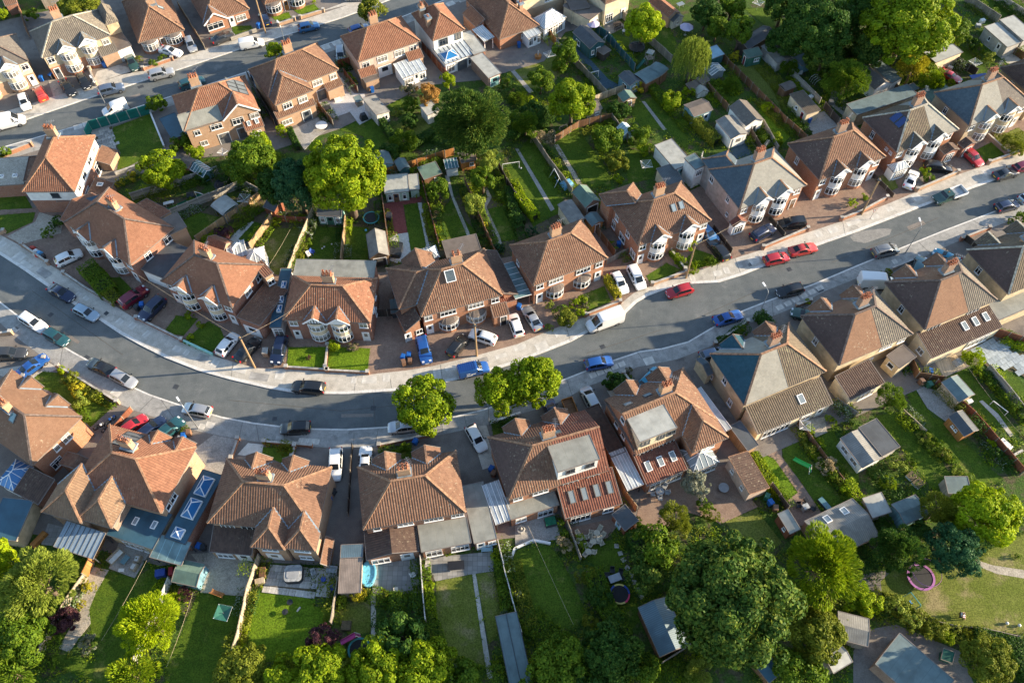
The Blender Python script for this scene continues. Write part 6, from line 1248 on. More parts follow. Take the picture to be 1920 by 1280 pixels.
SHRUBS = [
 ('bright round bush behind the brown hipped semi',530,245,15,'l_lime','dense'),('yellow-green bush beside the solar house wall',342,270,20,'l_mid'),('second bush beside the solar house wall',366,290,18,'l_bright'),('dark bush at the end of the green mesh screen',292,196,18,'l_mid'),('golden bush below the enclosed lawn',225,342,11,'l_gold','dense'),
 ('golden bush right of another below the enclosed lawn',248,333,12,'l_gold'),('purple-leaved shrub beside the pale path',421,437,17,'l_purple'),('large clipped bush by the tan canopy lawn',770,197,18,'l_mid','dense'),('clipped dark bush below another near the grey shed',768,228,17,'l_dark','dense'),('pale bush below the long grey wooden shed',742,210,10,'l_pale','feather'),
 ('sprawling pale bush over the dry lawn behind the orange maple',757,266,24,'l_mid','feather'),('dark bush beside the tan fence, upper gardens',735,285,20,'l_dark'),('shrub with white flowers below the glass lean-to',765,170,14,'l_pinkflower'),('bright shrub at the foot of the evergreen',925,296,15,'l_pale','feather'),
 ('big rounded laurel, upper of a row beside the pale greenhouse',1135,262,30,'l_mid'),('yellowing laurel, lower of the row beside the pale greenhouse',1157,305,22,'l_olive'),('small laurel at the end of the row above the large brick semi',1160,335,11,'l_bright'),('tall bush right of the pale greenhouse',1200,255,22,'l_mid'),('bush between pale greenhouse and flat garage',1208,280,14,'l_bright'),
 ('dark bush between green shed and pale greenhouse',1160,205,20,'l_dark'),('golden-green bush beside the green shed',1198,165,14,'l_gold'),('rounded golden bush left of the blue garden room',1258,190,20,'l_bright'),('pale bush below the willow',1290,175,14,'l_lime','feather'),('golden shrub standing alone on the long bright lawn',1439,203,13,'l_lime','feather'),
 ('golden-leaved bush right of the white-roofed shed',1377,106,13,'l_gold','dense'),('dark upright yew beside the dark brown-roofed semi',1511,247,13,'l_dark','dense'),('row end bush beside the willow lawn',1372,160,16,'l_mid','feather'),('bush beside the leaning dark fence',1456,262,13,'l_bright'),('shrub mass below the dark giant tree',1480,130,17,'l_mid','feather'),
 ('bush above the yellow-green garage tree',1565,118,24,'l_dark'),('bush at the end of the golden conifers',1780,158,13,'l_bright','feather'),('bush beside the right-hand lawn at the top',1802,52,17,'l_mid'),('dark shrub below the right-hand top lawn',1822,84,14,'l_dark'),('pale shrub beside the grey garages path',1836,92,12,'l_mid','feather'),('flowering shrub by the grey garages path',1858,108,12,'l_pale'),
 ('unruly bush in the garden above the maroon car',1900,272,20,'l_olive','feather'),('bush between white saloon and black estate',1733,320,10,'l_bright'),('bush right of another beside the black estate',1742,336,11,'l_mid'),('round bright bush on the wide empty drive',1599,382,11,'l_lime','dense'),('small bush on the wide empty drive',1620,371,8,'l_bright'),('tall golden shrub before the large brick semi',1298,462,12,'l_lime'),
 ('round clipped bush left of the black car',1330,490,12,'l_mid','dense'),('bush at the brick divider beside the golden shrub',1275,486,12,'l_bright'),('low flowers along the front of the large brick semi',1300,503,12,'l_bright','feather'),('ball topiary close to the front door of the neat brick semi',1030,571,10,'l_pale','dense'),('ball topiary beside the pavement, neat brick semi',1030,613,10,'l_pale','dense'),
 ('rounded bush behind the large golden bush, neat brick semi',1077,570,12,'l_lime','dense'),('large golden-green bush by the pavement, neat brick semi',1062,597,19,'l_olive'),('leafy bush left of the small front lawn, neat brick semi',1088,566,13,'l_bright'),('bright bush right of the large golden bush, neat brick semi',1088,585,11,'l_lime'),('pink-flowered bush beside the small front lawn',1098,574,9,'l_pinkflower'),
 ('round pale bush behind the wide brick semi',934,466,14,'l_blue','dense'),('dark bush at the end of the golden hedge row',998,436,14,'l_blue','dense'),('bright round bush left of the striped lawn',821,430,8,'l_lime','dense'),('small round bush below another left of the striped lawn',810,440,6,'l_lime','dense'),('golden shrub right of the gravel path',907,424,9,'l_gold'),
 ('yellow flowers against the pale fence',567,478,6,'l_gold'),('green bush against the pale fence',578,455,8,'l_mid'),('bush beside the cluttered drive on the bend',108,420,15,'l_dark'),('low round bush beside the gravel drive on the bend',90,438,14,'l_mid','dense'),('bush at the doorstep of the twin-gablet semi',355,592,9,'l_bright'),
 ('bush on the second bend lawn near the bay',376,608,8,'l_bright'),('bush on the second bend lawn near the divider',356,632,8,'l_lime'),('leafy bush at the corner of the thick bright lawn',628,648,12,'l_lime'),('flowering bush along the back of the thick bright lawn',660,650,12,'l_pinkflower'),('dark round shrub in the circular bed',578,670,6,'l_purple','dense'),
 ('bush above the lower left shrub garden',118,695,10,'l_lime'),('golden bush in the lower left shrub garden',134,708,14,'l_olive'),('larger gold-flowered bush in the lower left shrub garden',145,732,17,'l_gold'),('pale bush in the lower left shrub garden',149,752,17,'l_pale'),('small bush below the pale wall at lower left',190,742,8,'l_lime'),('bush behind the pillar at lower left',212,760,9,'l_mid'),
 ('bush between the dark cars and the blue bin',345,806,11,'l_mid','feather'),('leafy shrub on the small lawn before the brown semi',527,842,10,'l_olive','feather'),('shrub beside the brick wall before the brown semi',546,845,9,'l_olive'),('dark bush before the square-set semi',757,842,13,'l_mid'),('small bush on the dark lawn before the square-set semi',742,850,8,'l_bright'),('bush at the white low wall',955,797,10,'l_dark'),
 ('big dark mound of shrubs beside the silver people carrier',1152,717,21,'l_dark'),('pink flowering shrub at the brick wall, near side',1180,697,9,'l_pinkflower'),('small green bush beside the pink shrub',1183,708,7,'l_mid','dense'),('shrubs in the dark front bed above the slate semi',1358,640,14,'l_dark','feather'),('second shrub in the dark front bed above the slate semi',1390,622,13,'l_mid','feather'),
 ('yellow bush above the dark green car',1515,566,7,'l_lime'),('bush behind the white van',1664,512,11,'l_olive','feather'),('rounded bush at the right edge below the parked cars',1901,416,12,'l_mid','dense'),('bush beside another at the right edge below the parked cars',1918,408,14,'l_mid'),
 ('bright yellow bush beside the gravel path, bottom left',166,1099,15,'l_gold','dense'),('small yellow bush below another, bottom left',152,1133,10,'l_gold','dense'),('straw-coloured grass clump by the orange fence',150,1088,12,'l_olive','feather'),('dark red shrub by the bottom left path',118,1165,26,'l_purple'),('variegated shrub on the bottom left lawn',164,1206,18,'l_grey','feather'),('red flower bed shrub beside the teal shed',345,1113,14,'l_purple','feather'),
 ('shrub below the red flower bed',322,1125,14,'l_lime','feather'),('golden bush beside the rusty tin roof',672,1110,17,'l_gold'),('yellow-green bush along the pale fence, middle',462,1180,9,'l_lime'),('lower yellow-green bush along the pale fence',454,1208,8,'l_lime'),('flowering bush by the shrubby patio',720,1118,13,'l_olive'),('dark bush by the shrubby patio',752,1128,17,'l_mid'),
 ('bush with dark pot beside the shrubby patio',780,1100,8,'l_mid','dense'),('climbing bush on the left of the twin lawns',803,1095,12,'l_lime','feather'),('pink-flowered bush at the twin lawns patio',806,1080,10,'l_pinkflower','feather'),('tall bush along the left of the dry lawn',806,1125,11,'l_bright','feather'),('pale bush lower left of the dry lawn',808,1150,9,'l_pale'),('climber over the flat-roofed extension door',837,1035,9,'l_olive','feather'),
 ('white-flowered bush right of the twin lawns',948,1152,10,'l_flower'),('green bush right of the twin lawns',940,1100,12,'l_mid'),('dry straw-coloured bush beside the white edging',1056,1022,16,'l_straw','feather'),('dark shrub left of the shady lawn',972,1180,17,'l_mid','feather'),('white-flowered shrub left of the shady lawn',974,1115,10,'l_flower'),('grey-green shrub right of the shady lawn',1098,1075,20,'l_olive','feather'),
 ('lush dark shrub row below the shady lawn',1125,1120,24,'l_dark'),('another lush dark shrub further down the row',1148,1160,22,'l_dark'),('brown-green shrub at the bottom of the shady lawn',1108,1165,18,'l_olive'),('shrub beside the teal garden shed',1196,990,18,'l_mid'),
 ('evergreen under the ball-headed evergreen',1322,945,17,'l_mid'),('yellowish shrub below the ball-headed evergreen',1335,965,16,'l_olive','feather'),('grey twiggy shrub beside the slide lawn',1551,872,20,'l_straw','feather'),('green shrub beside the grey twiggy shrub',1563,888,14,'l_mid'),('first shrub along the slide lawn fence',1504,820,8,'l_pale'),('second shrub along the slide lawn fence',1516,838,9,'l_pale'),('third shrub along the slide lawn fence',1525,852,7,'l_lime'),
 ('leafy plants beside the straw-coloured patio',1556,790,12,'l_bright','feather'),('yellow-green hedge bush right of the grey twiggy shrub',1590,920,15,'l_lime'),('lower yellow-green hedge bush',1605,942,13,'l_bright'),('vegetable patch bush below the grey window shed',1648,895,16,'l_dark'),('pale clump right of the vegetable patch',1682,877,16,'l_pale'),('round bush right of the vegetable patch',1704,866,14,'l_mid','dense'),
 ('golden bush row below the vegetable patch',1665,905,15,'l_bright','feather'),('shrub above others along the pale low fence',1736,820,17,'l_pale','feather'),('shrub row middle along the pale low fence',1752,835,16,'l_mid','feather'),('olive shrub lower along the pale low fence',1768,852,15,'l_olive'),('shrub left of the garden path end',1795,892,14,'l_pale','feather'),('bush above the brilliant lime tree',1815,905,17,'l_mid'),
 ('dark bush right of the orange shed',1868,850,15,'l_dark'),('bush beside the white garden box',1858,832,9,'l_lime'),('tall bright bush beside the washing line lawn',1824,672,20,'l_lime','feather'),('lower bush along the washing line lawn',1836,700,12,'l_bright'),('round bush beside the concrete fence, upper',1853,715,11,'l_mid'),('round bush beside the concrete fence, middle',1865,727,9,'l_bright','dense'),('round bush beside the concrete fence, lower',1877,743,10,'l_mid','dense'),
 ('shrub at the right end of the concrete fence',1902,770,9,'l_olive'),('bush beside the straight path at the far right',1857,806,8,'l_lime'),('glossy laurel bush above the grey canopy',1625,1130,26,'l_lime'),('glossy laurel left of another above the grey canopy',1600,1140,20,'l_bright'),('mixed bush along the dry lawn edge',1680,1140,22,'l_pale'),('second mixed bush along the dry lawn edge',1710,1165,22,'l_pale'),
 ('third mixed bush along the dry lawn edge',1745,1185,18,'l_olive'),('dark leafy bush at the lawn edge by the seated person',1775,1192,16,'l_bright'),('yellow bush at the lawn edge by the seated person',1815,1190,13,'l_gold'),('small bush on the lawn at the right edge',1908,1042,7,'l_mid','dense'),('dark shrub above the feathery trampoline tree',1662,985,20,'l_dark','feather'),('dark shrub between bronze tree and trampoline',1722,1000,24,'l_dark'),
 ('grassy shrub at the bottom edge below the enormous tree',1310,1262,26,'l_pale','feather'),('green bush in the front garden of the twin-bay bungalow',287,118,9,'l_mid'),('second bush in the front garden of the twin-bay bungalow',305,110,9,'l_mid','feather'),('small hedge bush by the bungalow archway',261,110,8,'l_olive','dense'),
 ('bush at the left edge beside the upper street',8,290,14,'l_mid'),('dark bush behind the tan semi at the top',60,28,14,'l_mid'),('yellow bush at the corner of the top bungalow lawn',588,3,6,'l_lime','dense'),('bush over the far fence at the top left',-5,25,16,'l_bright'),('dark bush by the pale greenhouse frame',380,335,14,'l_dark'),('hedge bush right of the yellow-green left tree',345,330,15,'l_mid','feather'),
 ('dark bush below the rounded green tree',445,330,20,'l_dark'),('leafy bush left of the dark tree',505,300,22,'l_mid'),('bushy climber by the goal lawn corner',962,352,12,'l_bright','feather'),('bushy shrub mass beside the swing lawn',1010,255,13,'l_straw','feather'),('dark shrub mass above the goal lawn',965,240,26,'l_dark'),('second dark shrub mass above the goal lawn',1000,215,24,'l_dark'),
 ('pale shrub left of the dark shrub mass',972,185,18,'l_mid','feather'),('bright shrub left of the top sunlit tree',995,190,12,'l_lime'),('shrub between the scruffy lawn and dark cabin',1050,125,17,'l_mid'),('shrub left of the path in the scruffy lawn',952,155,15,'l_mid','feather'),
]
for s_ in SHRUBS:
    if s_[3] > 1: shrub(*s_)
HEDGES = [
 ('clipped golden hedge beside two white cars',[(1137,528),(1157,560)],.9,1.3,'l_gold'),('big ragged hedge on the bend before the first semi',[(172,512),(190,530),(205,550)],2.6,1.7,'l_mid'),('flowering lower end of the bend hedge',[(205,553),(222,568)],1.6,1.2,'l_olive'),('flat-topped clipped hedge beside the street lamp',[(1422,598),(1438,616)],1.5,1.6,'l_dark'),
 ('golden-green hedge along the goal lawn',[(972,375),(1003,412)],1.3,1.6,'l_lime'),('loose green hedge at the top of the goal lawn hedge',[(965,350),(975,372)],1.2,1.4,'l_bright'),('dark hedge between two gardens behind the brown hipped semi',[(718,235),(733,258),(745,285)],1.0,1.5,'l_dark'),('dark hedge below the dry lawn behind the maple',[(768,280),(800,262),(820,250)],1.3,1.4,'l_dark'),
 ('low hedge beside the grey deck',[(545,250),(560,282)],.9,1.3,'l_dark'),('long brown-green hedge left of the corrugated garage',[(1290,222),(1315,248),(1340,272)],1.6,1.8,'l_olive'),('shaggy golden hedge below the large top right tree',[(1698,110),(1725,135),(1750,155)],1.8,2.4,'l_bright'),('dark hedge left of the neat semi lawn, middle gardens',[(955,362),(962,395),(975,420)],1.4,1.2,'l_dark'),
 ('yellow flowering hedge right of the slide lawn',[(1585,912),(1612,955)],1.3,1.5,'l_lime'),('thick hedge between slide lawn and striped garage',[(1412,855),(1440,905),(1462,935)],.8,.8,'l_bright'),('long dark hedge beside the stepping stones',[(1195,1012),(1215,1060),(1240,1100)],2.6,2.0,'l_dark'),('laurel hedge down the shady lawn',[(1112,1080),(1135,1140),(1165,1190)],2.0,1.6,'l_mid'),
 ('mossy hedge beside the stick fence, bottom right',[(1830,1200),(1880,1215),(1930,1225)],2.2,1.5,'l_dark'),('dark hedge behind the round olive tree',[(1905,1235),(1935,1290)],2.5,2.0,'l_dark'),('dark hedge along the top right gardens',[(1545,100),(1600,95),(1640,105)],2.4,2.4,'l_dark'),('low hedge under the brick divider by the large brick semi',[(1258,478),(1280,505)],.6,.9,'l_mid'),
 ('ivy-covered hedge along the top middle gardens',[(960,255),(995,238),(1030,226)],1.8,1.6,'l_dark'),('hedge left of the willow garden',[(1222,170),(1245,200)],1.4,1.3,'l_mid'),
]
for h_ in HEDGES: hedge(*h_)
BORDERS = [
 ([(575,425),(560,470),(548,500)],.8,.7,'l_mid'),([(735,440),(728,400)],.7,.5,'l_olive'),([(798,390),(812,430),(828,465)],.9,.8,'l_bright'),([(795,360),(815,385),(822,400)],1.6,1.0,'l_mid'),([(898,395),(915,430),(932,470)],1.2,.8,'l_mid'),([(955,395),(972,430),(980,455)],1.6,.9,'l_dark'),
 ([(930,372),(950,378),(962,400)],1.2,.9,'l_mid'),([(920,330),(935,350),(948,375)],2.0,1.0,'l_mid'),([(1000,262),(1030,262),(1040,256)],1.6,.6,'l_straw'),([(1095,250),(1120,245),(1140,238)],1.4,.4,'l_olive'),([(1210,150),(1230,175),(1260,215),(1285,245)],1.2,.8,'l_mid'),([(1345,160),(1375,175),(1385,170)],1.6,.8,'l_bright'),
 ([(1430,130),(1460,165),(1480,205)],2.5,.5,'l_olive'),([(1480,215),(1500,235),(1480,245)],2.5,.5,'l_mid'),([(1405,235),(1425,262),(1440,285)],1.0,.8,'l_mid'),([(1560,170),(1580,195),(1600,210)],2.5,.7,'l_mid'),([(1640,130),(1680,140),(1700,155)],2.0,.8,'l_mid'),([(1500,110),(1530,130),(1550,160)],3.0,1.0,'l_mid'),
 ([(450,430),(480,400),(495,392)],1.0,.6,'l_mid'),([(415,460),(440,430),(468,410)],1.0,.6,'l_olive'),([(340,640),(392,660)],.3,.3,'l_mid'),([(128,712),(160,735),(205,755)],1.4,.7,'l_olive'),([(150,765),(165,790)],1.0,.6,'l_mid'),([(500,832),(545,836)],.7,.7,'l_olive'),([(715,845),(770,842)],.8,.7,'l_mid'),
 ([(925,800),(965,788)],1.0,.6,'l_dark'),([(1040,590),(1070,585)],1.4,.7,'l_mid'),([(1090,590),(1098,560)],.7,.6,'l_pinkflower'),([(1288,500),(1345,493)],.8,.6,'l_bright'),([(1352,645),(1395,618)],1.6,.8,'l_dark'),([(1868,262),(1915,262)],2.2,.6,'l_olive'),([(478,1115),(462,1175),(448,1225)],.8,.7,'l_olive'),
 ([(797,1065),(802,1120),(812,1170)],1.2,.9,'l_mid'),([(812,1180),(825,1225)],2.0,1.0,'l_mid'),([(938,1040),(945,1090),(952,1140),(965,1180)],1.6,.9,'l_mid'),([(965,1060),(980,1120),(995,1170)],1.6,.7,'l_olive'),([(1000,1165),(1030,1195),(1060,1210)],3.0,.8,'l_mid'),([(705,1120),(740,1130),(785,1125)],2.0,1.0,'l_mid'),([(720,1150),(760,1160),(790,1150)],3.5,1.0,'l_dark'),
 ([(638,1100),(640,1130)],1.0,.6,'l_mid'),([(1420,850),(1455,910)],.5,.5,'l_bright'),([(1500,812),(1545,880),(1590,940)],.9,.6,'l_mid'),([(1640,880),(1665,915),(1690,925)],2.5,.6,'l_dark'),([(1700,785),(1735,815),(1780,865),(1800,885)],1.0,.6,'l_mid'),([(1830,690),(1860,725),(1895,765)],.9,.5,'l_mid'),
 ([(1870,830),(1890,870),(1900,885)],1.5,.7,'l_dark'),([(1640,1120),(1690,1145),(1760,1185),(1830,1195)],2.0,1.0,'l_olive'),([(1580,1000),(1620,1060),(1640,1075)],2.4,.8,'l_dark'),([(60,1170),(95,1200),(80,1245)],3.0,1.0,'l_mid'),([(0,1150),(30,1165),(70,1155)],3.0,1.1,'l_mid'),([(540,1260),(640,1265)],3.0,1.6,'l_olive'),([(880,1275),(930,1280)],3.0,1.4,'l_mid'),
 ([(1190,1240),(1230,1262),(1290,1275)],3.0,1.0,'l_mid'),([(1560,1130),(1580,1175),(1560,1225)],2.5,1.4,'l_olive'),([(330,345),(360,335),(390,340)],1.8,.9,'l_dark'),([(230,345),(262,330)],1.2,.6,'l_mid'),([(400,320),(440,345),(470,350)],2.5,1.2,'l_dark'),([(590,400),(620,410),(650,412)],1.5,.8,'l_dark'),([(690,300),(712,310),(720,330)],1.5,1.0,'l_dark'),([(1690,20),(1760,60),(1790,80)],2.5,1.2,'l_dark'),([(950,170),(985,205),(1020,225)],3.0,1.0,'l_dark'),([(820,262),(850,275),(885,280)],2.5,1.2,'l_dark'),
]
for b_ in BORDERS: border(*b_)

def fence_borders():
    r = random.Random(5);kinds = ['l_mid','l_bright','l_dark','l_olive','l_mid','l_flower','l_lime']
    for lb, mt, h, s_ in FENCES[:-14]:
        px = [tuple(map(float, q.split(','))) for q in s_.split()]
        for sd in (-1,1):
            for a, b in zip(px, px[1:]):
                A, B = P(*a), P(*b);d = B-A;n = Vector((-d.y, d.x, 0)).normalized()*sd*r.uniform(.55,.9)
                t0 = r.uniform(0,.3);t1 = r.uniform(.55,1)
                if r.random() < .12 or d.length < 2: continue
                CNT[0]+=1;pts = [A.lerp(B, t)+n for t in (t0,(t0+t1)/2, t1)]
                V, UV, k = leafy_line(pts, r.uniform(.6,1.5), r.uniform(.4,1.3),60, r.uniform(.09,.14), CNT[0], hvar=.8)
                o = put('ground_cover', leaf_mesh('ground_cover', V, UV, k, r.choice(kinds)));o['kind'] = 'stuff';o['label'] = 'low mixed border plants along a fence'
fence_borders()

def scatter(name, pts, size, leaf, per, mat, seed,label):
    r = np.random.default_rng(seed);n = len(pts)*per;c = np.repeat(np.array(pts), per, 0);sz = np.repeat(r.uniform(.5,1.5, len(pts)), per)[:, None]
    C = c+np.abs(r.normal(0,1,(n, 3)))*np.array([1,1,.9])*np.where(r.random((n, 3)) < .5,-1,1)**np.array([1,1,0])*size*sz*.6
    N = unit(r.normal(0,.6,(n, 3))+np.array([0,0,.8]));t = unit(np.cross(N, r.normal(0,1, N.shape)))
    V, UV, k = leaf_array(C, None, t*leaf*r.uniform(.6,1.3,(n, 1)), np.cross(N, t)*leaf*r.uniform(.3,.7,(n, 1)), np.stack([r.random(n), np.repeat(r.random(len(pts)), per)],1))
    o = put(name, leaf_mesh(name, V, UV, k, mat));o['kind'] = 'stuff';o['label'] = label
POLY = [[tuple(map(float, q.split(','))) for q in s_.split()] for _, z, _, s_ in LAWNS]
ZONES = [((150,290,1150,500),1500),((940,60,1560,400),2600),((1500,-20,1930,230),1800),((0,1020,960,1285),1800),((930,980,1430,1285),1800),((1400,790,1930,1285),2600)]
for i, ((x0, y0, x1, y1), n) in enumerate(ZONES):
    r = random.Random(i);sets = [[],[],[],[]]
    for k in range(n):
        x, y = r.uniform(x0, x1), r.uniform(y0, y1);e = 1+math.sin(x*.021+i)*math.sin(y*.033)
        if e < .55 or any(inside((x, y), q) for q in POLY+FORE): continue
        p = P(x, y, .03);sets[int(e*7+r.random()) % 4].append((p.x, p.y, .05))
    for j, st_ in enumerate(sets): scatter('undergrowth', st_, .55,.13,16,('l_mid','l_dark','l_olive','l_bright')[j], i*7+j, 'low weeds and undergrowth between the gardens')
edge = [];r = random.Random(3)
for (nm, z, mt, _), q in zip(LAWNS, POLY):
    if mt.startswith('grass'):
        W = [P(x, y, z) for x, y in q]
        for a, b in zip(W, W[1:]+W[:1]):
            for k in range(int((b-a).length/.22)): v = a.lerp(b, r.random());edge.append((v.x+r.gauss(0,.06), v.y+r.gauss(0,.06), z))
scatter('lawn_edge_grass', edge, .13,.06,4,'l_mid',9,'ragged grass along the lawn edges')
glass_mat('car_glass',(.012,.016,.02),.12,.5)
plain('plate_white',(.75,.75,.70),.5, var=0);plain('plate_yellow',(.75,.55,.05),.5, var=0);plain('lamp_clear',(.62,.64,.66),.15, var=0, spec=.8);plain('lamp_red',(.40,.01,.012),.2, var=0);plain('rim',(.38,.39,.40),.35,.7, var=.1);plain('bumper',(.03,.03,.032),.6, var=.1)
def paint(name, c, metal=.25, rough=.32):
    k = NT('car_'+name);k.b.inputs['Base Color'].default_value = (*c, 1);k.b.inputs['Metallic'].default_value = metal;k.b.inputs['Roughness'].default_value = rough
    k.b.inputs['Coat Weight'].default_value = .8;k.b.inputs['Coat Roughness'].default_value = .06;MATS['car_'+name] = k.m
for n_, c_, m_ in (('white',(.74,.74,.73),0),('silver',(.42,.43,.44),.5),('grey',(.16,.165,.17),.4),('black',(.012,.013,.015),.1),('navy',(.012,.022,.06),.2),('blue',(.015,.085,.31),.2),('midblue',(.05,.17,.36),.3),('paleblue',(.30,.40,.48),.3),('red',(.38,.018,.025),.1),
                   ('brightred',(.46,.04,.03),0),('maroon',(.16,.01,.03),.3),('teal',(.02,.085,.10),.3),('green',(.03,.075,.06),.2),('turquoise',(.01,.21,.33),.2),('bluegrey',(.11,.15,.22),.4),('darkgrey',(.055,.058,.062),.4)): paint(n_, c_, m_)
CT = {
 'hatch': (4.05,[(0,.38,.70,.80,.84,.60),(.03,.26,.82,.90,1.10,.62),(.12,.22,.86,.93,1.42,.60),(.30,.20,.87,.93,1.50,.60),(.50,.20,.87,.92,1.49,.60),(.58,.20,.87,.91,1.42,.60),(.735,.20,.86,.90,.955,.62),(.88,.22,.83,.82,.84,.58),(.97,.28,.74,.68,.70,.52),(1,.36,.62,.58,.60,.45)],.05,.26,.56,.735,1,8),
 'estate': (4.6,[(0,.38,.74,.84,.88,.64),(.025,.27,.85,.95,1.18,.66),(.09,.22,.89,.97,1.47,.64),(.28,.20,.90,.97,1.55,.64),(.50,.20,.90,.96,1.53,.63),(.58,.20,.90,.95,1.46,.62),(.72,.20,.89,.94,.99,.64),(.88,.22,.86,.86,.88,.60),(.97,.28,.77,.70,.72,.54),(1,.36,.64,.60,.62,.46)],.05,.24,.56,.72,1,8),
 'suv': (4.5,[(0,.42,.76,.92,.98,.66),(.025,.32,.87,1.02,1.30,.68),(.10,.26,.91,1.05,1.60,.66),(.30,.24,.92,1.05,1.68,.66),(.50,.24,.92,1.04,1.66,.66),(.58,.24,.92,1.03,1.58,.64),(.71,.24,.91,1.02,1.07,.66),(.88,.26,.88,.96,.98,.62),(.97,.32,.80,.80,.82,.56),(1,.40,.68,.68,.70,.48)],.05,.24,.56,.71,1,8),
 'mpv': (4.35,[(0,.38,.74,.86,.92,.66),(.02,.27,.85,.96,1.30,.68),(.07,.22,.88,.98,1.58,.66),(.30,.20,.89,.98,1.66,.66),(.52,.20,.89,.97,1.63,.65),(.62,.20,.89,.96,1.48,.62),(.80,.20,.87,.93,.98,.62),(.90,.22,.84,.84,.86,.58),(.975,.28,.76,.68,.70,.52),(1,.36,.64,.58,.60,.45)],.04,.22,.56,.80,1,8),
 'saloon': (4.5,[(0,.40,.70,.84,.88,.58),(.03,.26,.82,.90,.95,.64),(.13,.22,.87,.93,.98,.62),(.30,.20,.88,.93,1.38,.58),(.42,.20,.88,.92,1.43,.58),(.52,.20,.88,.91,1.40,.58),(.69,.20,.87,.90,.95,.62),(.86,.22,.84,.83,.85,.58),(.97,.28,.75,.68,.70,.52),(1,.36,.62,.58,.60,.45)],.13,.31,.50,.69,1,8),
 'sports': (4.1,[(0,.38,.70,.76,.80,.58),(.03,.24,.84,.83,.87,.64),(.15,.18,.88,.86,.92,.62),(.34,.16,.89,.85,1.20,.54),(.46,.16,.89,.84,1.24,.54),(.54,.16,.89,.83,1.18,.53),(.68,.16,.88,.81,.86,.60),(.86,.18,.85,.72,.74,.56),(.97,.24,.76,.58,.60,.50),(1,.30,.62,.50,.52,.42)],.15,.35,.50,.68,1,8),
 'smallvan': (4.4,[(0,.40,.80,1.05,1.70,.72),(.015,.30,.87,1.08,1.78,.74),(.06,.24,.89,1.08,1.84,.74),(.40,.22,.89,1.06,1.85,.74),(.56,.22,.89,1.04,1.82,.72),(.63,.22,.89,1.02,1.66,.68),(.78,.22,.88,.98,1.04,.64),(.90,.24,.84,.86,.88,.58),(.975,.30,.76,.70,.72,.52),(1,.38,.64,.60,.62,.45)],.0,.0,.60,.78,0,8),
 'van': (5.5,[(0,.45,.92,1.25,2.25,.84),(.012,.34,.97,1.28,2.36,.87),(.05,.28,.98,1.28,2.42,.87),(.45,.26,.98,1.26,2.44,.87),(.64,.26,.98,1.24,2.38,.84),(.70,.26,.98,1.22,2.16,.78),(.85,.26,.97,1.16,1.22,.72),(.93,.28,.92,1.02,1.04,.64),(.98,.34,.82,.82,.84,.56),(1,.42,.68,.68,.70,.48)],.0,.0,.68,.85,0,8),
}
CARC = {}
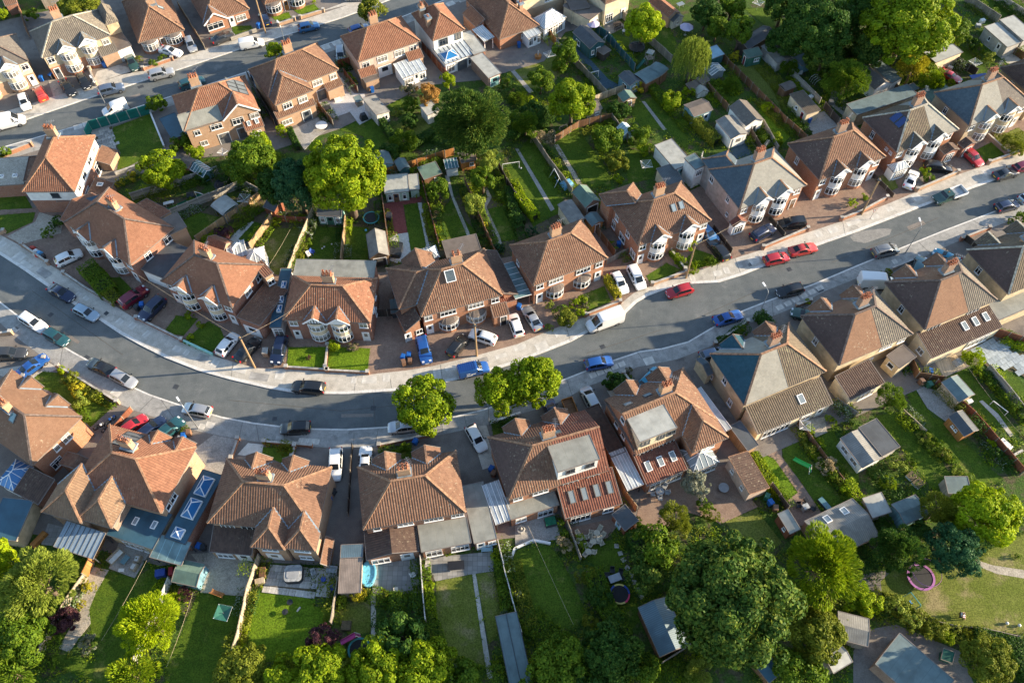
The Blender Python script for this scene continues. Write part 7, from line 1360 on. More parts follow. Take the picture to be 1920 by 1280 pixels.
def car_parts(kind):
    if kind in CARC: return CARC[kind]
    L, st, gr0, gr1, gf0, gf1, sidewin, nn = CT[kind];rings = []
    def ring(s):
        x, zb, w, zt, zr, wr = s;X = (x-.5)*L
        return [(X, -w*.92, zb),(X, -w, zb+(zt-zb)*.35),(X, -w, zb+(zt-zb)*.72),(X, -w*.965, zt),(X, -wr-(w*.965-wr)*.12, zr-(zr-zt)*.12-.015),(X, -wr*.86, zr),(X, 0, zr+.025)]
    R = [ring(s) for s in st];
    full = [r+[(p[0],-p[1], p[2]) for p in r[-2::-1]] for r in R];N = len(full[0])
    V = [p for r in full for p in r];F = []
    for i in range(len(full)-1):
        for j in range(N-1): F.append((i*N+j, (i+1)*N+j, (i+1)*N+j+1, i*N+j+1))
    F.append(tuple(range(N-1,-1,-1)));F.append(tuple((len(full)-1)*N+j for j in range(N)))
    me = bpy.data.meshes.new('body');me.from_pydata(V, [],[f[::-1] for f in F]);me.materials.append(M_('car_white'))
    import bmesh
    bm = bmesh.new();bm.from_mesh(me);bmesh.ops.recalc_face_normals(bm, faces=bm.faces)
    bm.edges.ensure_lookup_table()
    for f in bm.faces: f.smooth = True
    for e in bm.edges:
        if len(e.link_faces)==2 and e.calc_face_angle(0) > .45: e.smooth = False
    bm.to_mesh(me);bm.free();me.update()
    def at(xf, k):
        for a, b in zip(st, st[1:]):
            if a[0] <= xf <= b[0]:
                t = (xf-a[0])/(b[0]-a[0]);return Vector(ring(a)[k]).lerp(Vector(ring(b)[k]), t)
    parts = []
    def mir(v): return Vector((v.x, -v.y, v.z))
    a, b = {'mpv': .62,'saloon': .52,'sports': .54,'smallvan': .63,'van': .70}.get(kind, .58), gf1
    m = MB()
    lo = [at(b, 5), at(b, 6), mir(at(b, 5))];hi = [at(a, 5), at(a, 6), mir(at(a, 5))]
    lo = [lo[0].lerp(hi[0],.06)*1.0, lo[1].lerp(hi[1],.06), lo[2].lerp(hi[2],.06)];o = Vector((.018,0,.022))
    m.face([lo[0]+o, lo[1]+o, hi[1]+o, hi[0]+o]);m.face([lo[1]+o, lo[2]+o, hi[2]+o, hi[1]+o]);parts.append(('windscreen', m.mesh('windscreen',['car_glass'])))
    if gr1 > 0:
        m = MB();x0, x1 = (.034,.117) if kind in ('hatch','estate','suv','mpv') else (.145,.285)
        if kind=='sports': x0, x1 = .17,.325
        lo = [at(x0,5), at(x0,6), mir(at(x0,5))];hi = [at(x1,5), at(x1,6), mir(at(x1,5))];o = Vector((-.015,0,.016))
        m.face([hi[0]+o, hi[1]+o, lo[1]+o, lo[0]+o]);m.face([hi[1]+o, hi[2]+o, lo[2]+o, lo[1]+o]);parts.append(('rear_window', m.mesh('rear_window',['car_glass'])))
    segs = [(.13,.34),(.36,.545),(.555,.66)] if sidewin and kind not in ('saloon','sports') else [(.27,.40),(.41,.545),(.55,.62)] if sidewin else [(.60,.76)] if kind=='smallvan' else [(.66,.80)]
    for sgn in (1,-1):
        m = MB()
        for x0, x1 in segs:
            xs = [x0]+[t[0] for t in st if x0 < t[0] < x1]+[x1]
            for u0, u1 in zip(xs, xs[1:]):
                q = [at(u0,3), at(u1,3), at(u1,4), at(u0,4)]
                q = [q[0].lerp(q[3],.12), q[1].lerp(q[2],.12), q[1].lerp(q[2],.92), q[0].lerp(q[3],.92)]
                q = [Vector((p.x, p.y*sgn, p.z))+Vector((0,-.02*sgn, .008)) for p in q]
                if (q[2]-q[1]).length < .1: q = [q[0], q[1], q[3]]
                m.face(q if sgn > 0 else q[::-1])
        parts.append(('side_window', m.mesh('side_window',['car_glass'])))
    zl = .66 if kind not in ('van','suv') else .86
    for sgn in (1,-1):
        q = MB();w = st[-2][2];X = (st[-2][0]-.5)*L;q.box(X-.18, sgn*w*.62-.17, zl-.13, X+.055, sgn*w*.62+.17, zl+.03);parts.append(('headlight', q.mesh('headlight',['lamp_clear'])))
        q = MB();w = st[1][2];q.box(-L/2-.0, sgn*w*.86-.1, zl+.02,-L/2+.2, sgn*w*.86+.085, zl+.34);parts.append(('tail_light', q.mesh('tail_light',['lamp_red'])))
        q = MB();X = (gf1-.5)*L-.22;w = st[6][2];zz = st[6][3]+.08;q.box(X-.08, sgn*(w+.09)-.1, zz-.03, X+.06, sgn*(w+.09)+.1, zz+.1);parts.append(('wing_mirror', q.mesh('wing_mirror',['bumper'])))
    q = MB();q.box(L/2-.03,-.26,.40, L/2+.02,.26,.51);parts.append(('number_plate', q.mesh('number_plate',['plate_white'])))
    q = MB();q.box(-L/2-.025,-.26,.62,-L/2+.03,.26,.73);parts.append(('number_plate', q.mesh('number_plate',['plate_yellow'])))
    for sgn in (1,-1):
        q = MB();q.box(-L*.19, sgn*(st[3][2]+.004)-.012, st[3][1]-.02, L*.2, sgn*(st[3][2]+.004)+.012, st[3][1]+.14);parts.append(('side_sill', q.mesh('side_sill',['bumper'])))
    q = MB();q.box(L/2-.16,-.52,.24, L/2-.0,.52,.36);parts.append(('grille', q.mesh('grille',['bumper'])))
    r = .31 if kind not in ('suv','van') else .36;hw = st[3][2]
    wm = MB();prof = [(r*.62,-.1),(r*.93,-.1),(r, -.07),(r, .07),(r*.93,.1),(r*.62,.1)]
    for (r0, y0),(r1, y1) in zip(prof, prof[1:]):
        for j in range(14):
            a0, a1 = 2*math.pi*j/14,2*math.pi*(j+1)/14
            wm.face([(r0*math.cos(a0), y0, r0*math.sin(a0)),(r0*math.cos(a1), y0, r0*math.sin(a1)),(r1*math.cos(a1), y1, r1*math.sin(a1)),(r1*math.cos(a0), y1, r1*math.sin(a0))])
    rm = MB()
    for y in (-.085,.085):
        for j in range(10):
            a0, a1 = 2*math.pi*j/10,2*math.pi*(j+.62)/10
            rm.face([(0, y, 0),(r*.63*math.cos(a0), y, r*.63*math.sin(a0)),(r*.63*math.cos(a1), y, r*.63*math.sin(a1))])
        rm.face([(r*.63*math.cos(2*math.pi*j/12), y*.7, r*.63*math.sin(2*math.pi*j/12)) for j in range(12)])
    CARC[kind] = (L, me, parts, wm.mesh('wheel',['rubber'], True), rm.mesh('rim',['rim']), r, hw);return CARC[kind]
def car(label, kind, col, rear, front, road=False, group=None, roofcol=None, cat=None):
    L, me, parts, wm, rm, r, hw = car_parts(kind);z = .012 if road else .12
    a, b = P(*rear, .7), P(*front, .7);c = (a+b)/2;rz = math.atan2(b.y-a.y, b.x-a.x)
    o = thing({'van': 'van','smallvan': 'small_van'}.get(kind, 'parked_car'),label, cat or ('van' if 'van' in kind else 'car'),(c.x, c.y, z), rz, group)
    k = put('body', me, o);set_mat(k, 'car_'+col)
    for n_, pm in parts: put(n_, pm, o)
    fx, rx = .31,-.30
    for x in (fx, rx):
        for sg in (-1,1):
            w = put('wheel', wm, o, (x*L, sg*(hw-.10), r));put('rim', rm, w)
    return o
CARS = [
 ('white hatchback parked nose down before the left-edge semi','hatch','white',(41,178),(51,206)),('orange-red car beside a white hatchback in the upper street','mpv','brightred',(82,187),(69,165)),('black car, left of two before the gabled bays','saloon','black',(118,153),(137,177)),('black car, right of two before the gabled bays','hatch','black',(150,141),(165,165)),
 ('blue-grey estate half on the pavement of the upper street','suv','bluegrey',(186,173),(231,162),1),('silver estate parked right of the blue-grey one','suv','silver',(280,144),(325,133),1),('dark green car on the drive before the white garage','saloon','green',(240,105),(255,131)),('white saloon parked sideways before the twin-bay bungalow','saloon','white',(301,92),(339,102)),
 ('silver hatchback nose down right of the twin-bay bungalow','hatch','silver',(351,70),(364,98)),('silver car with shade put into its paint before the gabled bungalow','saloon','darkgrey',(396,80),(439,62)),('white small van parked in the upper street by the bungalow','smallvan','white',(449,86),(495,78),1),('dark blue car in the shaded drive at the top','hatch','navy',(501,45),(492,27)),  # silver saloon: dark grey paint has the shade put into it
 ('mid blue hatchback parked alone at the top of the upper street','hatch','midblue',(560,54),(597,46),1),('dark teal car behind the solar house roof','estate','teal',(343,160),(376,150),1),('silver-blue car between the solar house and its neighbour','hatch','paleblue',(477,139),(489,166)),('silver car in the drive between two upper houses','estate','silver',(637,90),(640,118)),
 ('bright blue car behind the orange hipped semi','hatch','blue',(655,60),(692,49),1),('white car cut by the top edge','hatch','white',(650,-6),(680,-6)),('white camper van with roof vents at the left edge','van','white',(-22,240),(53,221),1),('white small van beside the green mesh screen','smallvan','white',(239,195),(192,212),1),
 ('white car on the drive at the bend','hatch','white',(102,495),(155,471)),('dark navy saloon parked on the bend kerb','saloon','navy',(92,536),(138,561),1),('pale blue old hatchback parked on the bend kerb','hatch','paleblue',(141,575),(182,596),1),('white estate with sunroof at the far left','estate','white',(38,589),(86,619),1),('dark teal car touching the white estate at the far left','hatch','teal',(82,618),(129,645),1),
 ('maroon car on the drive of the second bend semi','suv','maroon',(228,574),(274,541)),('dark blue car right of the maroon one','suv','navy',(305,561),(266,598)),('dark grey car cut by the left edge below the street','estate','darkgrey',(-14,664),(52,662)),('royal blue saloon beside a brick wall at lower left','saloon','blue',(37,704),(86,668)),('black saloon parked in the main street at lower left','saloon','black',(213,699),(166,677),1),
 ('silver hatchback right behind the black saloon','hatch','silver',(208,697),(255,722),1),('red car half hidden behind the near left roof','hatch','red',(233,812),(268,786)),('dark navy car between red and teal ones at lower left','estate','navy',(265,820),(301,791)),('dark teal car right of two others at lower left','suv','teal',(298,824),(336,791)),('silver hatchback under the street lamp in the main street','hatch','silver',(396,773),(342,763),1),
 ('black estate parked on the far kerb of the main street','estate','black',(610,728),(546,723),1),('black hatchback parked on the near kerb of the main street','hatch','black',(581,800),(526,803),1),('long white car with black glass roof on the near drive','suv','white',(631,838),(627,905)),('white hatchback left of a black saloon before the garage door','hatch','white',(411,665),(443,626)),('black saloon before the garage door','saloon','black',(443,677),(485,634)),
 ('dark navy off-roader with roof rails beside the brick pillar','suv','navy',(530,635),(517,680)),('bright blue car before the wide brick semi','suv','blue',(789,632),(801,681)),('black hatchback right of the bright blue car','hatch','black',(845,664),(872,632)),('white hatchback beside the telegraph pole','hatch','white',(930,640),(881,623)),('white car before the porch of the wide brick semi','hatch','white',(974,629),(960,590)),
 ('silver-grey saloon left of the topiary garden','saloon','silver',(1009,615),(986,578)),('tall white van parked on the far kerb','van','white',(1170,590),(1097,616),1),('white hatchback right of the golden hedge','hatch','white',(1149,508),(1174,553)),('white people carrier beside the front lawn','mpv','white',(1181,497),(1206,545)),('red hatchback parked alone in the main street','hatch','red',(1299,538),(1249,552),1),
 ('blue hatchback parked below the right street trees','hatch','blue',(1098,685),(1148,675),1),('silver people carrier on the near drive beside the trailer','mpv','silver',(1119,773),(1096,727)),('dark navy car under the right street trees','hatch','navy',(1041,792),(1028,752)),('turquoise-blue car half hidden behind a brown gablet','hatch','turquoise',(1204,724),(1234,694)),('white car on the near drive below the street trees','hatch','white',(881,800),(906,844)),
 ('white open-topped car at the end of a near drive','sports','white',(684,884),(686,841)),('silver car mostly hidden under the left street tree','hatch','silver',(775,797),(736,801),1),('black car beside the round clipped bush','estate','black',(1362,487),(1332,450)),('small blue car in the passage left of the slate house','hatch','midblue',(1318,428),(1337,447)),('navy car before the glazed porch','suv','navy',(1410,448),(1450,426)),
 ('black people carrier with roof bars on a drive','mpv','black',(1511,416),(1457,422)),('darker red car, left of two red ones on the kerb','hatch','red',(1432,490),(1480,479),1),('lighter red car, right of two red ones on the kerb','saloon','brightred',(1484,472),(1528,462),1),('black hatchback on the near kerb, right part of the street','hatch','black',(1506,538),(1456,550),1),('royal blue car near the street lamp','saloon','blue',(1340,603),(1390,588),1),
 ('dark green car in a shaded near drive','sports','green',(1531,595),(1488,585)),('black estate on a drive right of the white saloon','estate','black',(1733,311),(1784,316)),('white saloon on a drive beside a black estate','saloon','white',(1701,353),(1716,320)),('red rounded car on a drive at the upper right','hatch','red',(1808,281),(1840,310)),('dark grey car on the far kerb at the right edge','saloon','darkgrey',(1864,331),(1909,319),1),
 ('maroon car cut by the right edge','hatch','maroon',(1902,317),(1940,306),1),('navy car on the near kerb at the right edge','hatch','navy',(1863,392),(1914,379),1),('pale silver-blue car cut by the right edge','hatch','paleblue',(1907,378),(1955,358),1),('dark grey people carrier below the worn road patch','mpv','grey',(1634,476),(1687,463),1),('white panel van on the near drive at the right','van','white',(1609,529),(1678,533)),
 ('teal off-roader behind the brown gablets at the right','suv','teal',(1716,515),(1727,487)),('turquoise open sports car on a near drive at the right','sports','turquoise',(1797,492),(1752,471)),('blue-grey car on the near drive above the slate semi','hatch','bluegrey',(1310,671),(1364,658)),('red sports car half covered in a back yard at the top right','sports','red',(1765,134),(1800,152)),
]
for t in CARS: car(t[0], t[1], t[2], t[3], t[4], len(t) > 5)
bv = car('blue builder\'s van with ribbed load roof under the street trees','smallvan','blue',(857,700),(918,685), True, cat='van')
for i in range(9):
    m = MB();m.beam((-1.9+i*.3,-.7,1.90),(-1.9+i*.3,.7,1.90),.1,.07);m.build('roof_rib','car_blue', bv)
for i, (x, w) in enumerate(((-.9,.5),(-.2,.7),(-.75,.9))):
    m = MB();z = 1.15-.22*i;m.box(x-w/2,-.912, z, x+w/2,-.895, z+.12);m.build('lettering','plate_white', bv)
def pickup(label, rear, front):
    a, b = P(*rear, .8), P(*front, .8);c = (a+b)/2;o = thing('pickup_truck',label, 'truck',(c.x, c.y, .012), math.atan2(b.y-a.y, b.x-a.x));hw = .9
    pr = [(2.6,.5),(2.65,.95),(1.55,1.12),(1.0,1.72),(-.15,1.78),(-.2,.55)];m = MB()
    for sg in (-1,1): m.face([(x, sg*(hw if z < 1.3 else .74), z) for x, z in (pr if sg < 0 else pr[::-1])][::1])
    for (x0, z0),(x1, z1) in zip(pr, pr[1:]+pr[:1]):
        w0, w1 = (hw if z0 < 1.3 else .74),(hw if z1 < 1.3 else .74);m.face([(x0,-w0, z0),(x0, w0, z0),(x1, w1, z1),(x1,-w1, z1)])
    m.build('cab','car_green', o)
    m = MB();m.face([(1.50,-.78,1.16),(1.50,.78,1.16),(1.05,.68,1.70),(1.05,-.68,1.70)]);m.build('windscreen','car_glass', o)
    for sg in (-1,1):
        m = MB();m.face([(1.25, sg*.885,1.2),(0, sg*.885,1.2),(0, sg*.77,1.66),(.95, sg*.77,1.66)][::sg]);m.build('side_window','car_glass', o)
        m = MB();m.box(-2.9, sg*.95-.04,.85,-.25, sg*.95+.04,1.25);m.build('bed_side','metal_white', o)
        m = MB();m.box(2.55, sg*.6-.16,.7,2.68, sg*.6+.16,.88);m.build('headlight','lamp_clear', o)
    m = MB();m.box(-2.95,-.95,.75,-.25,.95,.86);m.build('bed_floor','metal_grey', o);m = MB();m.box(-2.98,-.95,.85,-2.9,.95,1.25);m.build('tailgate','metal_white', o)
    m = MB();m.lathe([(0,1.78),(.1,1.78),(.1,1.9),(0,1.93)],8, c=(.5,0,0));m.build('beacon','wood_orange', o)
    L, me, parts, wm, rm, r, hh = car_parts('suv')
    for x in (1.75,-1.7):
        for sg in (-1,1): w = put('wheel', wm, o, (x, sg*.8, r));put('rim', rm, w)
pickup('dark green pickup with open load bed on the far kerb',(1815,354),(1743,379))
def trailer(label, x, y, rz):
    c = P(x, y, .6);o = thing('trailer',label, 'trailer',(c.x, c.y, .12), rz);m = MB();m.box(-1.2,-.75,.45,1.2,.75,.52);m.build('floor','wood_brown', o)
    for n_, b in (('side_board',(-1.2,-.78,.45,1.2,-.72,.95)),('side_board',(-1.2,.72,.45,1.2,.78,.95)),('end_board',(-1.24,-.78,.45,-1.18,.78,.95)),('end_board',(1.18,-.78,.45,1.24,.78,.95))):
        m = MB();m.box(*b);m.build(n_, 'wood_orange', o)
    m = MB();m.beam((-1.2,-.4,.42),(-2.1,0,.42),.07,.07);m.beam((-1.2,.4,.42),(-2.1,0,.42),.07,.07);m.build('drawbar','metal_dark', o);wm = car_parts('hatch')[3]
    for sg in (-1,1): put('wheel', wm, o, (0, sg*.88,.3))
trailer('small trailer with orange board sides beside the silver people carrier',1068,763, rad(108))
def motorbike(label, x, y, rz, col):
    c = P(x, y, .5);o = thing('motorcycle',label, 'motorcycle',(c.x, c.y, .12), rz)
    for X in (-.7,.7):
        m = MB();pts = [(X+.3*math.cos(a),0,.31+.3*math.sin(a)) for a in [2*math.pi*i/14 for i in range(15)]];m.tube(pts, .06,6, caps=False);w = m.build('wheel','rubber', o)
        m = MB();m.tube([(X, -.05,.31),(X, .05,.31)],.12,8);m.build('hub','rim', w)
    m = MB();m.beam((-.7,0,.31),(0,0,.5),.08,.1);m.beam((0,0,.5),(.45,0,.85),.08,.1);m.box(-.2,-.15,.3,.25,.15,.6);m.build('engine','metal_dark', o)
    m = MB();m.lathe([(0,-.17),(.13,-.15),(.19,0),(.13,.12),(0,.16)],10, c=(.15,0,.83));m.build('fuel_tank', col, o)
    m = MB();m.box(-.75,-.14,.74,-.02,.14,.84);m.build('seat','rubber', o);m = MB();m.beam((.7,-.08,.31),(.45,-.08,1.0),.05,.05);m.beam((.7,.08,.31),(.45,.08,1.0),.05,.05);m.build('fork','metal_grey', o)
    m = MB();m.tube([(.3,-.38,1.0),(.44,-.15,1.03),(.44,.15,1.03),(.3,.38,1.0)],.025,6);m.build('handlebar','metal_dark', o);m = MB();m.box(.55,-.1,.58,.95,.1,.64);m.build('mudguard', col, o)
motorbike('blue and white motorcycle at the back of the group of three',206,790,1.0,'car_blue');motorbike('white motorcycle left of the group of three',189,799,.4,'car_white');motorbike('orange motorcycle nearest the roof in the group of three',204,802,.6,'wood_orange')
def shed(label, nl, nr, d, h, wall_, roof, kind='gy', rise=.5, name='shed', cat=None, feats=(), **kw):
    b = Bld(nl, nr, d, h, None, name,label, cat or name.replace('_',' ')).block(wall_, roof, kind, rise, **kw)
    for f in feats: getattr(b, f[0])(*f[1:])
    return b
W_ = lambda u, w=1.0, h=.8, z=.9, n=2, s='N': ('win', s, u, z, w, h, n)
D_ = lambda u=0, m='wood_brown', w=.9, s='N': ('door', s, u, m, w, 1.9,.03)
shed('grey arched canopy beside the tan fence',(395,386),(418,404),3.0,2.3,'metal_grey','f_pale','arch',.4,'canopy', open_=True, trim='metal_grey')
shed('dark red shed at the end of the tan fence',(493,388),(514,397),2.5,2.1,'wood_red','f_dark','gx',.5)
shed('green summerhouse under the huge domed tree',(594,405),(640,406),2.6,2.1,'wood_mint','f_dark','gx',.6,'summerhouse', feats=(W_(-1.2,.7,1.2,.6,1), D_(0,'wood_green',1.3), W_(1.2,.7,1.2,.6,1)))
shed('glass greenhouse in the shady left garden',(352,315),(380,333),2.2,1.5,'glass_teal','glass_teal','gx',.6,'greenhouse', bars=.6, trim='upvc')
shed('small red-walled shed behind the yellow-green left tree',(334,309),(352,316),2.2,2.0,'brick_red','f_brown','gx',.4)
shed('long grey wooden shed beside the pale deck',(706,220),(731,209),5.0,2.2,'wood_white','corr','monoR',.5, feats=(W_(0,1.6,.9,.8,3),))
shed('tiny grey shed beside the long grey wooden shed',(668,193),(681,188),1.3,1.3,'wood_grey','f_teal','mono',.3)
shed('pale-roofed shed below the orange maple',(801,217),(824,207),2.7,2.2,'wood_white','f_pale','mono',.3)
shed('pale blue shed right of the huge domed tree',(712,314),(738,307),3.2,2.2,'wood_blue','f_teal','gy',.5)
shed('small blue-grey shed beside the pale blue shed',(749,321),(769,314),2.4,2.0,'wood_teal_dark','f_teal','gy',.5)
shed('wooden shed with wide green roof',(795,337),(829,325),2.7,2.1,'wood_brown','f_green','mono',.3, feats=(W_(.6,.8,.7),))
shed('small glazed lean-to at the end of the orange fence',(836,318),(860,314),2.0,1.9,'upvc','glass_teal','mono',.3,'greenhouse', bars=.5)
shed('orange-brown shed under the tall evergreen',(865,306),(893,300),2.4,2.0,'wood_orange','f_brown','gx',.5, feats=(W_(.5,.7,.7),))
shed('large sage summerhouse at the end of the red paving',(721,363),(767,359),3.6,2.2,'p_sage','f_pale','mono',.4,'summerhouse', feats=(W_(-1.2,.6,1.3,.5,1),('door','N',-.2,'wood_brown',1.1,1.9,.05), W_(1.1,.6,1.3,.5,1)))
shed('smaller sage annexe joined to the sage summerhouse',(768,357),(787,355),3.2,1.9,'p_sage','f_pale','mono',.3)
shed('steep-roofed grey garage left of the covered hot tub',(693,485),(730,479),4.8,2.3,'wood_tan','corr','gy',1.1,'garage', feats=(('door','N',0,'wood_dark',2.0,1.9,.1),))
shed('long grey-roofed garage with teal door in the upper gardens',(916,147),(940,137),6.4,2.4,'brick_brown','f_pale','mono',.1,'garage', feats=(('door','N',0,'p_teal',1.9,2.0,.1),))
shed('black-roofed cabin with pale gable in the blue garden',(1106,92),(1135,80),5.6,2.4,'wood_teal_dark','f_dark','gy',.9,'summerhouse', feats=(D_(.3,'wood_tan'), W_(-.9,.6,.9,.8,1), W_(-1,1.2,1.0,.8,2,'L')))
shed('tan-topped box store beside the black cabin',(1131,103),(1146,94),1.7,1.7,'wood_dark','f_brown','flat')
shed('light blue shed with dark roof in the blue garden',(1181,162),(1202,152),3.3,2.2,'wood_blue','f_dark','gy',.5, feats=(W_(0,.8,.8), W_(.2,1.2,.9,.8,2,'L')))
shed('wide teal-roofed shed beside the climbing frame',(1211,158),(1240,142),3.2,2.2,'wood_brown','f_teal','arch',.35)
shed('second teal-roofed shed right of the wide one',(1240,142),(1254,130),3.0,2.3,'wood_brown','f_teal','arch',.35)
shed('green-roofed tan shed at the lawn corner',(1169,192),(1194,184),2.2,2.0,'wood_tan','f_green','gy',.6, feats=(D_(0,'wood_brown'),))
shed('beige shed beside the sunlit yellow-green tree',(1105,211),(1130,204),2.0,2.0,'wood_pale','f_brown','mono',.3, feats=(W_(.3,.8,.6),))
shed('pale blue greenhouse tent between the laurels',(1170,254),(1189,246),2.2,1.5,'p_pale_blue','p_pale_blue','gy',.7,'greenhouse', trim='upvc', bars=.5)
shed('long flat pale-roofed garage above the large brick semi',(1266,318),(1299,305),6.2,2.6,'r_white','f_pale','flat',0,'garage', feats=(('door','N',0,'p_teal',2.1,2.1,.1),))
shed('dark seamed-roof garage before the flat pale one',(1254,351),(1284,341),4.2,2.3,'r_cream','corr_dark','mono',.2,'garage', feats=(('door','N',0,'wood_red',2.0,2.0,.1),))
shed('grey corrugated garage behind the neat brick semi',(1070,420),(1097,410),4.4,2.3,'r_cream','corr','gy',.35,'garage')
shed('open-fronted gabled garage with dark green roof',(1098,390),(1126,377),3.9,2.4,'brick_brown','f_green','gy',1.0,'garage', feats=(('door','N',0,'p_black',2.1,2.0,.1),))
shed('small teal-roofed shed in the narrow side yard',(1110,425),(1133,415),2.3,2.0,'wood_orange','f_teal','gy',.5, feats=(D_(0,'wood_orange'),))
shed('blue garden room with brown felt roof',(1301,219),(1337,206),3.2,2.4,'wood_blue','f_brown','gx',.5,'summerhouse', feats=(W_(-.7,1.0,1.0,.7,2), D_(.8,'p_pale_blue',1.1)))
shed('white-walled garage with brown pitched roof',(1399,237),(1433,225),5.2,2.5,'r_white','slate_brown','gy',1.0,'garage', feats=(D_(.2,'upvc_grey'),))
shed('corr grey-roofed garage with white door',(1371,261),(1403,250),4.8,2.4,'r_white','corr','gy',.5,'garage', feats=(('door','N',0,'upvc',2.1,2.0,.1),))
shed('long mossy-roofed white garage with red door',(1513,215),(1539,207),5.4,2.4,'r_cream','t_moss','mono',.1,'garage', feats=(('door','L',1.6,'p_red',.9,1.9,.1), W_(-.2,.6,.6,1.2,1,'L')))
shed('small grey shed at the end of the mossy garage',(1472,171),(1493,163),1.8,2.0,'wood_brown','f_brown','arch',.3)
shed('green-walled shed below the mid green tree',(1402,110),(1431,103),2.0,2.1,'wood_green','f_green','mono',.3, feats=(W_(.5,1.0,.7),('door','L',0,'p_red',.8,1.8,.05)))
shed('long low grey-green shed in the cluttered yard',(1458,119),(1485,110),5.2,2.0,'r_grey','corr','gy',.4)
shed('green-roofed shed in the middle of the cluttered yard',(1470,95),(1494,88),3.2,2.4,'wood_brown','f_green','gy',.6)
shed('pale translucent-roofed store in the cluttered yard',(1486,109),(1503,102),2.6,2.0,'wood_white','poly','mono',.2, bars=.6)
shed('blue-roofed store at the end of the cluttered yard',(1503,124),(1524,116),2.6,2.0,'wood_blue','corr_blue','mono',.2)
shed('long dark old shed behind the cluttered yard',(1403,93),(1453,62),2.8,2.1,'wood_dark','f_dark','gx',.5)
shed('blue-white roofed shed right of the willow',(1335,111),(1359,102),2.6,2.0,'wood_teal_dark','p_pale_blue','mono',.3)
shed('tiny white gabled play tent shed beside the blue room',(1308,178),(1330,172),1.6,1.0,'wood_white','f_pale','gy',.7)
shed('clear glass greenhouse right of the willow',(1334,142),(1360,132),2.2,1.5,'glass_pale','glass_pale','gy',.6,'greenhouse', bars=.5, trim='upvc')
shed('garage with dark pitched roof and white gable, upper right',(1641,168),(1672,156),5.4,2.5,'r_white','slate_brown','gy',1.1,'garage')
shed('flat blue-grey garage joined to the white-gabled one',(1673,156),(1695,144),5.4,2.6,'r_white','f_teal','flat',0,'garage')
shed('wide beige garage with pale felt roof under the sunlit tree',(1755,118),(1806,98),5.8,2.6,'r_cream','f_pale','mono',.1,'garage')
shed('left one of the pair of grey garages at the right edge',(1889,89),(1915,80),6.2,2.5,'r_grey','f_pale','mono',.2,'garage', feats=(('door','L',1.4,'upvc',.9,2.0,.1), W_(-1,.5,.8,1.1,1,'L')))
shed('right one of the pair of grey garages at the right edge',(1919,77),(1946,68),6.4,2.8,'r_grey','f_pale','mono',.2,'garage')
shed('narrow black flat roof store beside the mossy lean-to',(1402,845),(1423,834),4.0,2.5,'wood_tan','f_dark','flat',0,'shed')
shed('pink-walled garage with striped tiled roof',(1404,929),(1443,914),5.4,2.5,'r_pink','t_dark','monoR',.5,'garage', trim='ridge_orange', feats=(W_(1.2,.6,.7,1.2,1,'L'), W_(-1.2,.6,.7,1.2,1,'L')))
shed('grey ridged shed with a row of side windows',(1617,877),(1656,858),4.6,2.2,'r_white','corr','gy',.5, feats=(W_(-.9,1.2,.9,.8,2,'L'), W_(.9,1.2,.9,.8,2,'L')))
shed('flat dark-roofed garage beside the grey ridged shed',(1654,855),(1688,837),4.6,2.4,'r_grey','f_dark','flat',0,'garage')
shed('sage green-roofed cream shed beside the washing line',(1798,754),(1828,739),3.4,2.1,'wood_pale','f_teal','gy',.45)
shed('bright orange shed with dark roof',(1808,818),(1835,806),3.2,2.0,'wood_orange','f_dark','gy',.5, feats=(W_(-.3,.4,.4,1.1,1,'L'), W_(.3,.4,.4,1.1,1,'L')))
shed('pent grey shed above the bronze tree',(1636,971),(1672,959),2.6,2.1,'wood_grey','f_pale','mono',.3)
shed('pent teal shed right of the grey one above the bronze tree',(1697,983),(1742,964),2.8,2.2,'wood_blue','f_teal','gx',.4)
shed('long mossy garage with two roof windows, lower right',(1556,1048),(1648,1003),5.2,2.5,'brick_brown','corr','gx',.9,'garage', feats=(('rooflight',.35,.8,.8,1.0),('rooflight',.7,.8,.8,1.0)))
shed('brown garden kiosk with white roof beside the patio set',(1481,1001),(1500,993),2.8,2.2,'wood_red','f_pale','monoL',.3,'summerhouse', feats=(W_(.4,.5,.6,1.0,1,'L'),))
shed('blue-topped shed at the bottom edge below the enormous tree',(1442,1280),(1468,1259),3.2,2.0,'wood_brown','f_blue','gy',.4)
shed('pale grey corrugated shelter behind the laurels, bottom right',(1569,1197),(1628,1212),3.2,2.1,'wood_grey','corr','gx',.4,'shed')
shed('small grey pent shed at the bottom edge, bottom right',(1563,1262),(1599,1240),2.4,2.0,'wood_grey','f_pale','gx',.4)
shed('large flat grey garage roof at the bottom right',(1641,1244),(1744,1336),4.9,2.6,'brick_brown','f_teal','flat',0,'garage')
shed('green roofed bench shelter beside the large flat garage',(1764,1235),(1786,1243),1.2,1.0,'wood_green','p_green','mono',.4)
shed('large dark shed with corrugated blue roof slope',(1237,1231),(1293,1209),5.8,2.2,'wood_brown','corr_blue','gy',.8)
shed('long grey panel-roofed building at the bottom edge',(959,1302),(1001,1292),8.6,2.4,'wood_grey','f_teal','flat',0,'garage', bars=1.4, barmat='metal_dark')
shed('dark shed with open pale-blue door below the four skylights',(1172,995),(1197,977),2.6,2.0,'wood_red','f_dark','monoL',.3, feats=(('door','L',0,'p_pale_blue',.9,1.8,.05),))
shed('grey-green shed with blue end in the gravel yard',(321,1090),(368,1100),2.8,2.0,'wood_blue','f_green','gx',.5)
shed('rusty corrugated tin shelter beside the paddling pool',(634,1112),(676,1110),5.0,2.2,'wood_grey','corr_rust','mono',.2,'shelter')
